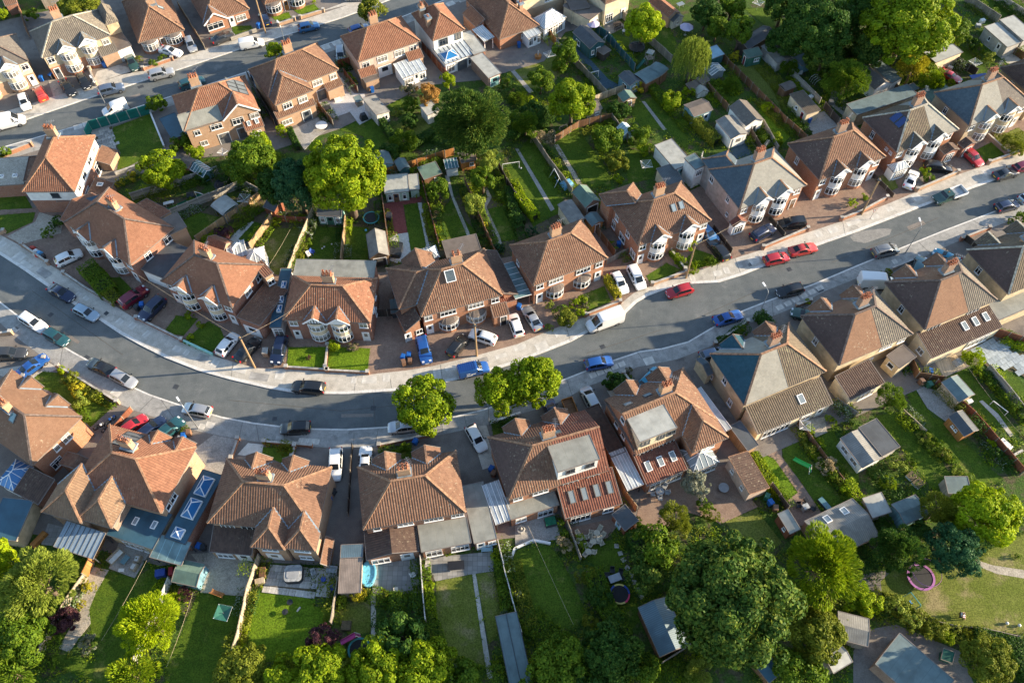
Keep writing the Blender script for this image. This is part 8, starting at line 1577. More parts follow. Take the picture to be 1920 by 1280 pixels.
shed('dark blue corrugated upper shelter behind the rusty tin one',(638,1046),(680,1044),1.6,2.45,'wood_grey','corr_blue','mono',.1,'shelter')
shed('pent teal-roofed extension shed at the upper right drive',(1746,193),(1790,178),0.9,2.2,'r_tan','f_teal','flat')
shed('grey-roofed outbuilding with orange roof at the top edge',(1254,34),(1276,24),6.0,2.4,'brick_tan','t_orange','gy',.8,'garage')
shed('white playhouse with dark gable at the top',(1262,42),(1283,32),2.0,1.7,'wood_white','f_dark','gy',.8,'playhouse', feats=(W_(0,.7,.7,.6,2),))
shed('brown wooden log store beside the willow',(1294,168),(1314,160),1.4,1.4,'wood_brown','f_brown','mono',.2)
shed('pale brown shed right of the log store',(1316,158),(1332,150),1.6,1.6,'wood_pale','f_brown','mono',.2)
shed('little blue cabin behind the brilliant lime tree',(1778,925),(1822,925),2.2,1.9,'wood_grey','f_teal','mono',.3)
shed('teal painted store beside the grey dark car passage',(733,588),(748,586),2.4,1.5,'metal_dark','f_teal','mono',.2)
shed('dark outhouse at the top left corner',(10,12),(32,6),3.2,2.2,'brick_red','t_brown','gx',.8)
shed('brown outhouse behind the tan semi at the top',(75,0),(105,-8),3.4,2.2,'wood_grey','f_brown','gy',.5)
shed('grey concrete outbuilding with flat roof, far upper right',(1690,178),(1724,166),1.6,2.3,'r_grey','f_teal','flat')
shed('teal glass-roofed passage between wide and neat brick semis',(966,563),(997,552),6.6,2.5,'brick_red','poly_teal','monoR',.3,'passage', open_=True, bars=1.1)

def bin_(label, x, y, col, lid=None, z=.12):
    c = P(x, y, .6);o = thing('wheelie_bin',label, 'bin',(c.x, c.y, z), random.uniform(-.5,.5));k = ('bin', col, lid)
    if k not in BAYC:
        a = MB()
        lo = [(-.24,-.26),(.24,-.26),(.24,.26),(-.24,.26)];hi = [(-.29,-.34),(.29,-.34),(.29,.36),(-.29,.36)]
        for i in range(4): p, q, r, s = lo[i], lo[(i+1) % 4], hi[(i+1) % 4], hi[i];a.face([(*p, .06),(*q, .06),(*r, 1.0),(*s, 1.0)])
        a.face([(*p, .06) for p in lo[::-1]])
        b = MB();b.prism([(-.31,-.37),(.31,-.37),(.31,.40),(-.31,.40)],1.0,1.06);b.prism([(-.25,-.3),(.25,-.3),(.25,.3),(-.25,.3)],1.06,1.10)
        w = MB()
        w.tube([(-.3,.34,.1),(-.22,.34,.1)],.1,8)
        w2 = MB();w2.tube([(.22,.34,.1),(.3,.34,.1)],.1,8)
        BAYC[k] = [('bin_body', a.mesh('bin_body',[col])),('lid', b.mesh('lid',[lid or col])),('wheel', w.mesh('wheel',['rubber'])),('wheel', w2.mesh('wheel',['rubber']))]
    for n_, me in BAYC[k]: put(n_, me, o)
plain('bin_blue',(.015,.12,.42),.5, var=.1);plain('bin_black',(.03,.035,.04),.5, var=.1);plain('bin_brown',(.22,.12,.07),.6, var=.1);plain('bin_green',(.03,.14,.09),.5, var=.1);plain('bin_grey',(.32,.33,.34),.5, var=.1)
for t in (('blue wheelie bin between the two tan semis',78,148,'bin_blue'),('dark bin with blue lid beside the gabled bays',96,144,'bin_black','bin_blue'),('blue wheelie bin before the gabled bays porch',196,122,'bin_blue'),('black wheelie bin right of the blue one by the porch',203,120,'bin_black'),('blue wheelie bin beside the telegraph pole at the top',485,49,'bin_blue'),('blue wheelie bin behind the orange hipped semi',698,169,'bin_blue'),
          ('blue wheelie bin between maroon and dark blue cars',267,573,'bin_blue'),('black wheelie bin beside the maroon car',257,578,'bin_black'),('blue bin, back left of four by the drive pillar',756,671,'bin_blue'),('blue bin, back right of four by the drive pillar',767,667,'bin_blue'),('brown bin, front left of four by the drive pillar',757,681,'bin_brown'),('brown bin, front right of four by the drive pillar',769,678,'bin_brown'),('blue wheelie bin under the left street tree',779,829,'bin_blue'),
          ('blue wheelie bin beside the four-skylight house',921,880,'bin_blue'),('brown wheelie bin behind the blue one, four-skylight house',925,889,'bin_brown'),('blue wheelie bin beside the white-roofed dark drive',619,933,'bin_blue'),('black wheelie bin above the blue one, dark drive',625,923,'bin_black'),('blue wheelie bin at the corner of the concrete drive',345,819,'bin_blue'),('grey wheelie bin left of the blue one, concrete drive',338,825,'bin_grey'),('brown wheelie bin right of the blue one, concrete drive',355,812,'bin_brown'),
          ('blue wheelie bin beside the white garage door',500,619,'bin_blue'),('blue wheelie bin beside the teal glass passage',973,576,'bin_blue'),('blue wheelie bin by the porch of the wide brick semi',949,586,'bin_blue'),('blue wheelie bin in the narrow side yard',1160,459,'bin_blue'),('blue wheelie bin inside the open mossy garage',1517,226,'bin_blue'),('blue wheelie bin above the slate-roofed semi',1450,288,'bin_blue'),('blue wheelie bin below the pink-walled garage',1444,943,'bin_blue'),
          ('dark green wheelie bin above the blue one, pink garage',1437,932,'bin_green'),('brown wheelie bin below the blue one, pink garage',1453,954,'bin_brown'),('blue wheelie bin behind the tan extension',1743,698,'bin_blue'),('dark wheelie bin left of the blue one, tan extension',1734,699,'bin_black'),('brown compost bin beside the brown bin fence',1727,716,'bin_brown'),('dark green compost bin beside the brown bin fence',1742,722,'bin_green'),('blue covered bin beside the striped lean-to',1664,679,'bin_blue'),
          ('blue wheelie bin beside the gravel yard',374,1025,'bin_blue'),('dark wheelie bin beside the gravel yard',382,1027,'bin_black'),('blue barrel bin by the white sunroom',973,85,'bin_blue')): bin_(*t)
def lamp_post(label, x, y, h, toward, z=.12):
    c = P(x, y, z);a = P(*toward, z);d = (a-c);d.z = 0;d.normalize();o = thing('street_lamp',label, 'street lamp',(c.x, c.y, z))
    m = MB();m.tube([(0,0,0),(0,0,1.1)],.09,8);m.tube([(0,0,1.1),(0,0, h-.3), tuple(d*.25+Vector((0,0, h))), tuple(d*1.0+Vector((0,0, h+.12)))],[.06,.05,.045,.04],8);m.build('column','metal_grey', o)
    m = MB();m.beam(d*.9+Vector((0,0, h+.1)), d*1.6+Vector((0,0, h+.18)),.24,.12);m.build('lantern','metal_white', o)
lamp_post('street lamp beside the flat-topped hedge',1421,594,6.2,(1380,540));lamp_post('street lamp before the dark people carrier at right',1697,475,6.2,(1680,430));lamp_post('street lamp beside the white camper van',203,205,6.0,(180,170));lamp_post('street lamp beside the round bush in the upper street',540,102,6.0,(520,70));lamp_post('street lamp at the concrete drive of the near left row',372,803,6.2,(350,770));lamp_post('street lamp between the street trees',917,797,6.0,(915,740))
def pole(label, x, y, h, z=.12):
    c = P(x, y, z);o = thing('telegraph_pole',label, 'telegraph pole',(c.x, c.y, z));m = MB();m.tube([(0,0,0),(0,0, h*.5),(0,0, h)],[.15,.13,.11],8);m.build('pole_shaft','wood_tan', o)
    m = MB();m.tube([(0,0, h-.3),(0,0, h-.2)],.3,8);m.build('wire_ring','metal_dark', o);return c+Vector((0,0, h-.25))
T1 = pole('leaning-looking telegraph pole before the black saloon',478,689,7.8);T2 = pole('telegraph pole before the wide brick semi',894,667,8.0);T3 = pole('telegraph pole beside the large brick semi lawn',1286,521,8.0);T4 = pole('telegraph pole on the wall of the wide empty drive',1615,402,8.0);T5 = pole('telegraph pole beside the shaded drive at the top',498,62,8.0)
def wire(label, a, b, sag=.6):
    a, b = Vector(a), Vector(b);pts = [a.lerp(b, t)-Vector((0,0, sag*4*t*(1-t))) for t in [i/10 for i in range(11)]];o = thing('overhead_wire',label, 'wire', a);m = MB();m.tube([p-a for p in pts],.014,4);m.build('cable','wood_pale', o)
wire('thin wire from the first bend pole to the bend semi', T1, P(190,470,5.5));wire('thin wire from the first bend pole to the striped-roof semi', T1, P(600,545,7));wire('thin wire from the middle pole to the wide brick semi', T2, P(860,535,7.5));wire('thin wire from the lawn pole across the drive', T3, P(1440,380,5.6));wire('thin wire from the lawn pole to the large brick semi', T3, P(1245,440,6));wire('thin wire from the empty drive pole to its house', T4, P(1590,315,5.5))
wire('orange washing line over the long right lawn', P(1811,682,2.2), P(1915,815,2.0),.3);wire('pale washing line over the bottom left lawn', P(275,1050,2.5), P(190,1200,2.2),.3);wire('pale washing line over the dryer lawn', P(362,1110,2.2), P(312,1250,2.0),.3);wire('yellow washing line over the dry lawn, left gardens', P(544,430,2.0), P(502,500,2.0),.2);wire('thin washing line over the shady lawn', P(990,985,2.5), P(1075,1170,2.0),.3)
def prop(name,label, cat, x, y, z=.05, rz=0.0, zc=.3):
    c = P(x, y, zc);return thing(name,label, cat, (c.x, c.y, z), rz)
def mk(o, name, mat, fn, smooth=False):
    m = MB();fn(m);return m.build(name, mat, o, smooth)
plain('navy_pad',(.03,.07,.30),.5);plain('pink_pad',(.34,.12,.32),.6);plain('red_pad',(.62,.05,.12),.5);plain('yellow_pad',(.55,.45,.12),.5);plain('teal_pad',(.04,.22,.22),.5)
plain('cover_black',(.03,.032,.036),.45, var=.3, scale=3);plain('cover_grey',(.36,.37,.37),.5, var=.2, scale=3);plain('fabric_lilac',(.46,.42,.58),.7, var=.1);plain('fabric_blue',(.14,.36,.55),.6, var=.15, scale=3);plain('fabric_white',(.72,.70,.66),.7, var=.1);plain('cream_iron',(.40,.36,.27),.6, var=.15);plain('rattan',(.33,.27,.20),.8, var=.2, scale=8)
plain('pool_blue',(.16,.52,.72),.3, var=.15, scale=3);plain('plastic_green',(.04,.45,.10),.4, var=.05);plain('plastic_pink',(.55,.06,.28),.4, var=.05);plain('plastic_blue',(.05,.25,.6),.4, var=.05);plain('skin',(.50,.30,.21),.6, var=.05);plain('hair',(.06,.04,.03),.7, var=.1)
def ring(m, r0, r1, z0, z1, n=24, a0=0, a1=2*math.pi):
    for i in range(n):
        p, q = a0+(a1-a0)*i/n, a0+(a1-a0)*(i+1)/n
        c, s, C, S_ = math.cos(p), math.sin(p), math.cos(q), math.sin(q)
        m.face([(r0*c, r0*s, z1),(r1*c, r1*s, z1),(r1*C, r1*S_, z1),(r0*C, r0*S_, z1)]);m.face([(r1*c, r1*s, z0),(r1*C, r1*S_, z0),(r1*C, r1*S_, z1),(r1*c, r1*s, z1)]);m.face([(r0*C, r0*S_, z0),(r0*c, r0*s, z0),(r0*c, r0*s, z1),(r0*C, r0*S_, z1)])
def trampoline(label, x, y, r, pads, net=False, z=.04):
    o = prop('trampoline',label, 'trampoline', x, y, z, 0,.7)
    mk(o, 'jumping_mat','rubber', lambda m: m.face([(r*.88*math.cos(a), r*.88*math.sin(a),.66) for a in [2*math.pi*i/24 for i in range(24)]]))
    k = len(pads)
    for i, p in enumerate(pads): mk(o, 'pad', p, lambda m, i=i: ring(m, r*.84, r, .62,.70, max(3,24//k),2*math.pi*i/k, 2*math.pi*(i+1)/k))
    for i in range(6):
        a = i*math.pi/3;mk(o, 'leg','metal_grey', lambda m, a=a: m.tube([(r*.9*math.cos(a), r*.9*math.sin(a),0),(r*.9*math.cos(a), r*.9*math.sin(a),.64)],.04,6))
    if net:
        for i in range(6):
            a = i*math.pi/3+.3;mk(o, 'net_pole','metal_dark', lambda m, a=a: m.tube([(r*math.cos(a), r*math.sin(a),.3),(r*1.02*math.cos(a), r*1.02*math.sin(a),2.4)],.03,6))
        mk(o, 'net_rail', pads[0], lambda m: m.tube([(r*1.02*math.cos(a), r*1.02*math.sin(a),2.4) for a in [2*math.pi*i/20 for i in range(21)]],.03,5))
trampoline('round trampoline with red, blue and yellow pads in the shady garden',1162,1113,1.22,['navy_pad','yellow_pad','navy_pad','red_pad','yellow_pad','red_pad'])
trampoline('pink-edged netted trampoline on the dry lawn',1727,1081,1.65,['pink_pad','pink_pad'], True);trampoline('dark round trampoline at the bottom under the pale trees',674,1217,1.35,['teal_pad','teal_pad']);trampoline('black netted trampoline under the lime tree',1194,88,1.5,['p_black','p_black'], True);trampoline('black netted trampoline behind the artificial lawn',419,345,1.5,['p_black','p_black'], True);trampoline('teal-edged trampoline under the huge domed tree',696,408,1.3,['teal_pad','teal_pad'])
def chair(label, x, y, rz, mat, z=.125, zc=.4, name='garden_chair', arms=True):
    o = prop(name,label, 'chair', x, y, z, rz, zc)
    mk(o, 'seat', mat, lambda m: m.box(-.27,-.27,.38,.27,.27,.46));mk(o, 'backrest', mat, lambda m: m.beam((0,.27,.42),(0,.38,.95),.54,.06, up=(0,1,0)))
    for sx in (-.24,.24):
        for sy in (-.24,.24): mk(o, 'leg', mat, lambda m: m.beam((sx, sy, 0),(sx, sy, .40),.05,.05))
        if arms: mk(o, 'armrest', mat, lambda m: m.box(sx-.04,-.27,.62, sx+.04,.28,.66))
def table(label, x, y, w, d, mat, rz=0.0, z=.125, h=.72, round_=False, zc=.7, name='garden_table'):
    o = prop(name,label, 'table', x, y, z, rz, zc)
    if round_: mk(o, 'tabletop', mat, lambda m: m.lathe([(0, h-.05),(w/2, h-.05),(w/2, h),(0, h)],18))
    else: mk(o, 'tabletop', mat, lambda m: m.box(-w/2,-d/2, h-.05, w/2, d/2, h))
    for sx in (-1,1):
        for sy in (-1,1): mk(o, 'leg', mat, lambda m: m.beam((sx*w*.33, sy*(d if not round_ else w)*.33,0),(sx*w*.33, sy*(d if not round_ else w)*.33, h-.05),.06,.06))
def bench(label, x, y, rz, mat, w=1.5, z=.05):
    o = prop('garden_bench',label, 'bench', x, y, z, rz, .4)
    for i in range(3): mk(o, 'seat_slat', mat, lambda m: m.box(-w/2,-.25+i*.17,.42, w/2,-.12+i*.17,.46))
    for i in range(3): mk(o, 'back_slat', mat, lambda m: m.box(-w/2,.27+i*.02,.52+i*.14, w/2,.31+i*.02,.62+i*.14))
    for sx in (-w/2+.06, w/2-.06):
        mk(o, 'leg', mat, lambda m: m.beam((sx, -.22,0),(sx, -.22,.62),.07,.07));mk(o, 'leg', mat, lambda m: m.beam((sx, .26,0),(sx, .34,.95),.07,.07))
def parasol(label, x, y, r, mat, h=2.2, z=.1, closed=False):
    o = prop('parasol',label, 'parasol', x, y, z, .3, h)
    mk(o, 'pole','metal_grey', lambda m: m.tube([(0,0,0),(0,0, h+.1)],.03,6));mk(o, 'base','c_cap', lambda m: m.lathe([(0,0),(.25,0),(.25,.08),(0,.1)],10))
    mk(o, 'canopy', mat, (lambda m: m.lathe([(0, h+.1),(.05, h),(.12, h*.5),(.03, h*.42)],8)) if closed else (lambda m: m.lathe([(0, h+.12),(r*.5, h-.12),(r, h-.45),(r*.98, h-.5)],8)))
def box_prop(name,label, cat, x, y, w, d, h, mat, rz=0.0, z=.1, lid=None, taper=.92):
    o = prop(name,label, cat, x, y, z, rz, h)
    def f(m):
        for i in range(3):
            t0, t1 = i/3,(i+1)/3;a, b = 1-(1-taper)*t0**2,1-(1-taper)*t1**2
            lo = [(-w/2*a, -d/2*a),(w/2*a, -d/2*a),(w/2*a, d/2*a),(-w/2*a, d/2*a)];hi = [(-w/2*b, -d/2*b),(w/2*b, -d/2*b),(w/2*b, d/2*b),(-w/2*b, d/2*b)]
            for j in range(4): m.face([(*lo[j], h*t0),(*lo[(j+1) % 4], h*t0),(*hi[(j+1) % 4], h*t1),(*hi[j], h*t1)])
        m.face([(*p, h) for p in hi])
    mk(o, 'cover' if 'cover' in label else 'box_body', mat, f)
    mk(o, 'lid', lid or mat, lambda m: m.box(-w/2*taper-.03,-d/2*taper-.03, h, w/2*taper+.03, d/2*taper+.03, h+.06));return o
o = prop('hot_tub','grey covered hot tub on the slab patio','hot tub',550,1075,.14, rad(4),.8)
def rr(w, d, r, n=5): return [(sx*(w/2-r)+r*math.cos(a), sy*(d/2-r)+r*math.sin(a)) for sx, sy, b in ((1,1,0),(-1,1,90),(-1,-1,180),(1,-1,270)) for a in [rad(b+90*i/n) for i in range(n+1)]]
mk(o, 'tub_shell','cover_black', lambda m: m.prism(rr(2.2,2.1,.5),0,.78));mk(o, 'cover','cover_grey', lambda m: m.prism(rr(2.1,2.0,.48),.78,.9));mk(o, 'cover_panel','bin_grey', lambda m: m.prism(rr(1.5,1.3,.35),.9,.95))
o = prop('hot_tub','black covered hot tub on the pale patio','hot tub',741,467,.1, rad(-8),.7);mk(o, 'tub_shell','cover_black', lambda m: m.prism(rr(2.0,2.5,.3),0,.75));mk(o, 'cover','cover_black', lambda m: m.prism(rr(2.1,2.6,.35),.75,.86))
o = prop('paddling_pool','blue and white paddling pool beside the tin shelter','paddling pool',691,1075,.12,0,.4)
mk(o, 'pool_wall','pool_blue', lambda m: ring(m, 1.0,1.2,0,.5,20));mk(o, 'pool_liner','pool_blue', lambda m: m.lathe([(0,.34),(.6,.36),(1.0,.38)],20))
o.scale = (.75,1.35,1)
def sofa(label, x, y, rz, w, mat='rattan', z=.13):
    o = prop('garden_sofa',label, 'sofa', x, y, z, rz, .4);mk(o, 'base', mat, lambda m: m.box(-w/2,-.38,.05, w/2,.38,.36));mk(o, 'cushion','fabric_white' if mat=='rattan' else 'cover_grey', lambda m: m.box(-w/2+.12,-.36,.36, w/2-.12,.2,.48));mk(o, 'backrest', mat, lambda m: m.box(-w/2,.22,.36, w/2,.38,.75))
    for s in (-1,1): mk(o, 'armrest', mat, lambda m: m.box(s*(w/2-.06)-.06,-.38,.36, s*(w/2-.06)+.06,.22,.6))
sofa('long tan rattan sofa on the grey patio, bottom left',217,1043, rad(55),2.0);sofa('tan rattan armchair, upper right on the grey patio',259,1048, rad(-100),.9);sofa('tan rattan armchair, lower right on the grey patio',252,1063, rad(-110),.9);table('low glass-topped rattan table on the grey patio',235,1049,1.1,.7,'glass_teal', rad(60),.13,.4, zc=.4);table('small white side table on the grey patio',228,1069,.7,.4,'fabric_white',0,.13,.35, zc=.3)
sofa('dark garden sofa left of the hot tub steps',623,1068, rad(-5),1.3,'cover_grey');chair('grey garden chair right of the hot tub',588,1074, rad(20),'cover_grey');chair('grey garden chair at the patio edge',591,1099, rad(170),'cover_grey');chair('dark blue lounger chair at the patio corner',622,1103, rad(-60),'navy_pad');table('small dark table on the hot tub patio',606,1085,.6,.6,'navy_pad',0,.14,.5, True)
box_prop('planter','stone planter box beside the hot tub fence','planter',487,1089,1.1,.7,.6,'wood_pale',.3);box_prop('storage_box','brown storage box above the planter','storage box',492,1072,.7,1.2,.8,'wood_brown',.1)
table('black rectangular table with rim on the twin lawns patio',855,1060,2.0,1.1,'p_black', rad(5),.13,.55, zc=.5);bench('pale blue bench beside the twin lawns patio wall',913,1030, rad(4),'p_pale_blue',1.4,.13)
chair('white and grey deck chair on the shrubby patio',775,1078, rad(120),'fabric_white');box_prop('planter','stone pot on the shrubby patio','planter',742,1105,.5,.5,.5,'p_cream',.2);box_prop('planter','stone trough beside the climber door','planter',801,1059,.5,1.0,.5,'stone_c',-.1)
for i, (x, y) in enumerate(((1088,1008),(1119,999),(1112,1015),(1124,1011),(1103,1034))):
    table(('round cream garden table left of the group','round cream garden table behind the group','round cream table with blue cloth, middle of the group','round cream table with white top, right of the group','round cream garden table nearest the lawn')[i], x, y, .8,.8,'cream_iron',0,.13,.7, True)
    for j in range(3):
        a = j*2.1+i;c = P(x, y, .4);s = scale_at(y);chair(('left','far','near')[j]+' cream chair of the '+('left','rear','blue-clothed','white-topped','lawn-side')[i]+' round table', x+math.cos(a)*.62*s, y-math.sin(a)*.55*s, a-math.pi/2,'cream_iron',.13)
table('dark table under trees beside the coloured trampoline',1153,1083,1.5,.9,'metal_grey', rad(20),.05)
for i, (dx, dy) in enumerate(((-14,-5),(-5,-13),(10,-9),(15,2))): chair(('leftmost','second','third','rightmost')[i]+' dark chair around the table by the coloured trampoline',1153+dx, 1083+dy, [1.6,0,-.3,-1.4][i],'p_black',.05)
table('round blue-grey table with closed parasol under three skylights',1237,921,1.1,1.1,'bin_grey',0,.13,.7, True)
for i, (dx, dy) in enumerate(((-13,6),(0,14),(13,3),(-3,-12),(9,-8))): chair(('left','near','right','far','far right')[i]+' blue-grey chair at the table under three skylights',1237+dx, 921+dy, [1.6,3.1,-1.5,0,-.5][i],'bin_grey',.13)
parasol('closed pale parasol at the blue-grey table',1238,918,.2,'fabric_white',2.0, closed=True)
o = prop('patio_table','round pale table lying on the brown patio','table',1357,914,.13,0,.5);mk(o, 'tabletop','bin_grey', lambda m: m.lathe([(0,.42),(.66,.42),(.66,.46),(0,.46)],24));mk(o, 'pedestal','metal_grey', lambda m: m.tube([(0,0,0),(0,0,.43)],.06,8))
for i in range(3): chair(('left','upper','right')[i]+' dark chair of the covered set near the brown kiosk',(1497,1511,1523)[i],(948,938,953)[i], i*2.1,'p_black',.06)
box_prop('covered_table','grey covered table near the brown kiosk','covered table',1511,949,.9,.8,.8,'cover_grey',.4,.06, taper=.8)
def slide(label, x, y, rz, mat, z=.05, h=1.2, L=1.9):
    o = prop('slide',label, 'slide', x, y, z, rz, .6);mk(o, 'chute', mat, lambda m: (m.beam((0,0, h),(L*.5,0, h*.5),.5,.05), m.beam((L*.5,0, h*.5),(L, 0,.12),.5,.05)))
    for s in (-1,1): mk(o, 'chute_side', mat, lambda m: (m.beam((0, s*.26, h+.08),(L*.5, s*.26, h*.5+.08),.05,.18), m.beam((L*.5, s*.26, h*.5+.08),(L, s*.26,.2),.05,.18)));mk(o, 'ladder_rail','fabric_white', lambda m: m.beam((-.45, s*.22,0),(0, s*.22, h+.25),.06,.06))
    for i in range(4): mk(o, 'rung', mat, lambda m: m.beam((-.4+i*.1,-.22,.15+i*.28),(-.4+i*.1,.22,.15+i*.28),.06,.06))
slide('green and white slide on the curved lawn',1516,879, rad(132),'plastic_green', L=2.2);slide('dark green slide of the climbing frame',1208,118, rad(-140),'p_green');slide('bright pink slide beside the dark bottom trampoline',668,1192, rad(200),'plastic_pink')
o = prop('climbing_frame','wooden climbing tower with slide beside the trampoline','climbing frame',1218,108,.05, rad(20),1.2)
for sx in (-.6,.6):
    for sy in (-.6,.6): mk(o, 'post','wood_grey', lambda m: m.beam((sx, sy, 0),(sx, sy, 2.4),.09,.09))
mk(o, 'platform','wood_grey', lambda m: m.box(-.65,-.65,1.1,.65,.65,1.18));mk(o, 'tower_roof','f_pale', lambda m: m.lathe([(0,2.9),(.9,2.35)],4));mk(o, 'guard_rail','wood_grey', lambda m: m.box(-.62,-.66,1.6,.62,-.6,1.75))
def swing(label, x, y, rz, w, mat, h=1.9, z=.05, seats=1):
    o = prop('swing_set',label, 'swing', x, y, z, rz, h);mk(o, 'top_bar', mat, lambda m: m.beam((-w/2,0, h),(w/2,0, h),.08,.08))
    for s in (-1,1):
        for t in (-1,1): mk(o, 'leg', mat, lambda m: m.beam((s*w/2,0, h),(s*(w/2+.1), t*.8,0),.06,.06))
    for i in range(seats):
        X = (i-(seats-1)/2)*.9;mk(o, 'swing_seat','plastic_blue', lambda m: m.box(X-.22,-.1,.45, X+.22,.1,.5))
        for s in (-1,1): mk(o, 'chain','metal_dark', lambda m: m.beam((X+s*.2,0,.5),(X+s*.2,0, h),.02,.02))
swing('small swing on the dry lawn with long shadows',1717,1122, rad(-62),1.7,'teal_pad');swing('white swing frame beside the long gravel strip',1044,325, rad(-70),2.2,'metal_white', seats=2);swing('dark swing frame above the swing lawn',1056,236, rad(30),1.4,'metal_dark')
def goal(label, x, y, rz, w, h=1.5, z=.05):
    o = prop('football_goal',label, 'football goal', x, y, z, rz, h);mk(o, 'crossbar','fabric_white', lambda m: m.beam((-w/2,0, h),(w/2,0, h),.08,.08))
    for s in (-1,1): mk(o, 'goalpost','fabric_white', lambda m: m.beam((s*w/2,0,0),(s*w/2,0, h),.08,.08));mk(o, 'back_stay','fabric_white', lambda m: m.beam((s*w/2,0, h),(s*w/2,.9,0),.05,.05))
    for i in range(9): mk(o, 'net_cord','fabric_white', lambda m: m.beam((-w/2+w*(i+.5)/9,.02, h),(-w/2+w*(i+.5)/9,.9,.02),.012,.012))
goal('white football goal at the top of the goal lawn',958,306, rad(12),2.8);goal('white football goal on the artificial strip',1139,66, rad(60),1.8,1.2);goal('white goal frame in the blue garden',1115,135, rad(20),1.6,1.4);goal('small blue-white goal on the washing line lawn',1876,762, rad(-50),2.2,1.0);goal('small white goal frame on the artificial lawn',372,362, rad(-20),1.4,1.2)
def dryer(label, x, y, z=.05, h=1.7, r=1.2, canopy=None):
    o = prop('rotary_dryer',label, 'clothes dryer', x, y, z, random.uniform(0,1.5), h);mk(o, 'mast','metal_grey', lambda m: m.tube([(0,0,0),(0,0, h)],.03,6))
    for i in range(4): a = i*math.pi/2;mk(o, 'arm','metal_white', lambda m: m.beam((0,0, h-.35),(r*math.cos(a), r*math.sin(a), h),.05,.05))
    for k in (.4,.6,.8,1): mk(o, 'line','metal_white', lambda m: [m.beam((r*k*math.cos(i*math.pi/2), r*k*math.sin(i*math.pi/2), h-.35+.35*k),(r*k*math.cos((i+1)*math.pi/2), r*k*math.sin((i+1)*math.pi/2), h-.35+.35*k),.02,.02) for i in range(4)])
    if canopy: mk(o, 'canopy', canopy, lambda m: [m.face([(0,0, h-.3),(r*math.cos(i*math.pi/2), r*math.sin(i*math.pi/2), h+.02),(r*math.cos((i+1)*math.pi/2), r*math.sin((i+1)*math.pi/2), h+.02)]) for i in range(4)])
dryer('green-canopied rotary dryer on the bottom left lawn',418,1148, canopy='p_green');dryer('white rotary dryer on the grey canopy lawn',457,372);dryer('white rotary dryer before the solar house',417,285, r=.9);dryer('rotary dryer on the scruffy lawn',1030,102);dryer('white rotary dryer on the straw-coloured patio',1509,798,.13, r=1.0);dryer('rotary dryer on the top right lawn',1829,117);dryer('rotary dryer in the lawn right of the pale greenhouse',1212,308);dryer('white rotary dryer at the top of the dark giant tree lawn',1422,5)
parasol('lilac parasol on the grey patio at the top',1113,42,1.2,'fabric_lilac');parasol('closed white parasol above the slate-roofed semi',1318,285,.3,'fabric_white',2.3, closed=True);parasol('pale blue gazebo parasol at the top',1288,48,1.3,'fabric_lilac');box_prop('covered_furniture','pale covered furniture beside the tall bright bush','covered furniture',1799,676,1.2,1.0,.8,'cover_grey',.4, taper=.7)
table('picnic table on the grey patio at the top',1157,44,1.6,.8,'wood_dark',.6,.06);bench('dark bench near the picnic table',1160,54,.6,'wood_dark',1.6,.06);table('round grey table beside the picnic bench',1171,57,.9,.9,'cover_grey',0,.06,.6, True);table('round grey table near the closed parasol',1320,297,.8,.8,'bin_grey',0,.06,.5, True);table('white table on the turf garden',316,380,1.6,.6,'fabric_white',.35,.06,.7);table('glass patio table at the top edge',1276,8,1.4,1.0,'glass_pale',.5,.06)
o = prop('wooden_planter_table','round wooden cable-drum table on the scruffy lawn','table',1009,105,.05,0,.5);mk(o, 'tabletop','wood_orange', lambda m: m.lathe([(0,.5),(.65,.5),(.65,.58),(0,.58)],16));mk(o, 'drum','wood_orange', lambda m: m.lathe([(.6,0),(.6,.07),(.25,.08),(.25,.5)],12));mk(o, 'closed_parasol','fabric_white', lambda m: m.lathe([(.03,.58),(.1,.9),(.06,1.6),(0,1.7)],8))
box_prop('covered_furniture','black covered furniture on the pale deck by the house','covered furniture',612,203,1.6,1.4,.9,'cover_black',.3, taper=.8);box_prop('covered_barbecue','dark covered barbecue at the pale deck corner','barbecue',681,215,1.3,1.0,1.1,'cover_black',.5, taper=.6);box_prop('planter','white planter of flowers beside the pale deck house','planter',633,186,1.2,.5,.5,'fabric_white',.4);o = prop('patio_table','large round white table on the grey deck','table',603,236,.14,0,.7);mk(o, 'tabletop','fabric_white', lambda m: m.lathe([(0,.68),(1.0,.68),(1.0,.74),(0,.74)],20));mk(o, 'pedestal','metal_grey', lambda m: m.tube([(0,0,0),(0,0,.69)],.08,8))
box_prop('covered_furniture','dark covered furniture beside the white garden rooms','covered furniture',459,461,1.5,1.3,.8,'cover_black',.5, taper=.85);chair('white chair beside the yellow flowers',579,478,.6,'fabric_white',.06);chair('blue folding chair beside the white chair',586,473,1.2,'navy_pad',.06);box_prop('storage_box','black storage box left of the red paving','storage box',729,404,.8,1.3,.9,'cover_black',-.1)
box_prop('covered_furniture','white covered furniture on the concrete-edged terrace','covered furniture',1884,834,1.3,1.7,.7,'fabric_white',.6,.06);wall('white low terrace wall at the right beside the dark bush','r_white',.4,(1868,842),(1892,858),(1915,846), pillars=False);box_prop('ride_on_mower','white garden toy car beside the sage shed','toy',1818,752,.8,.5,.4,'fabric_white',.3)
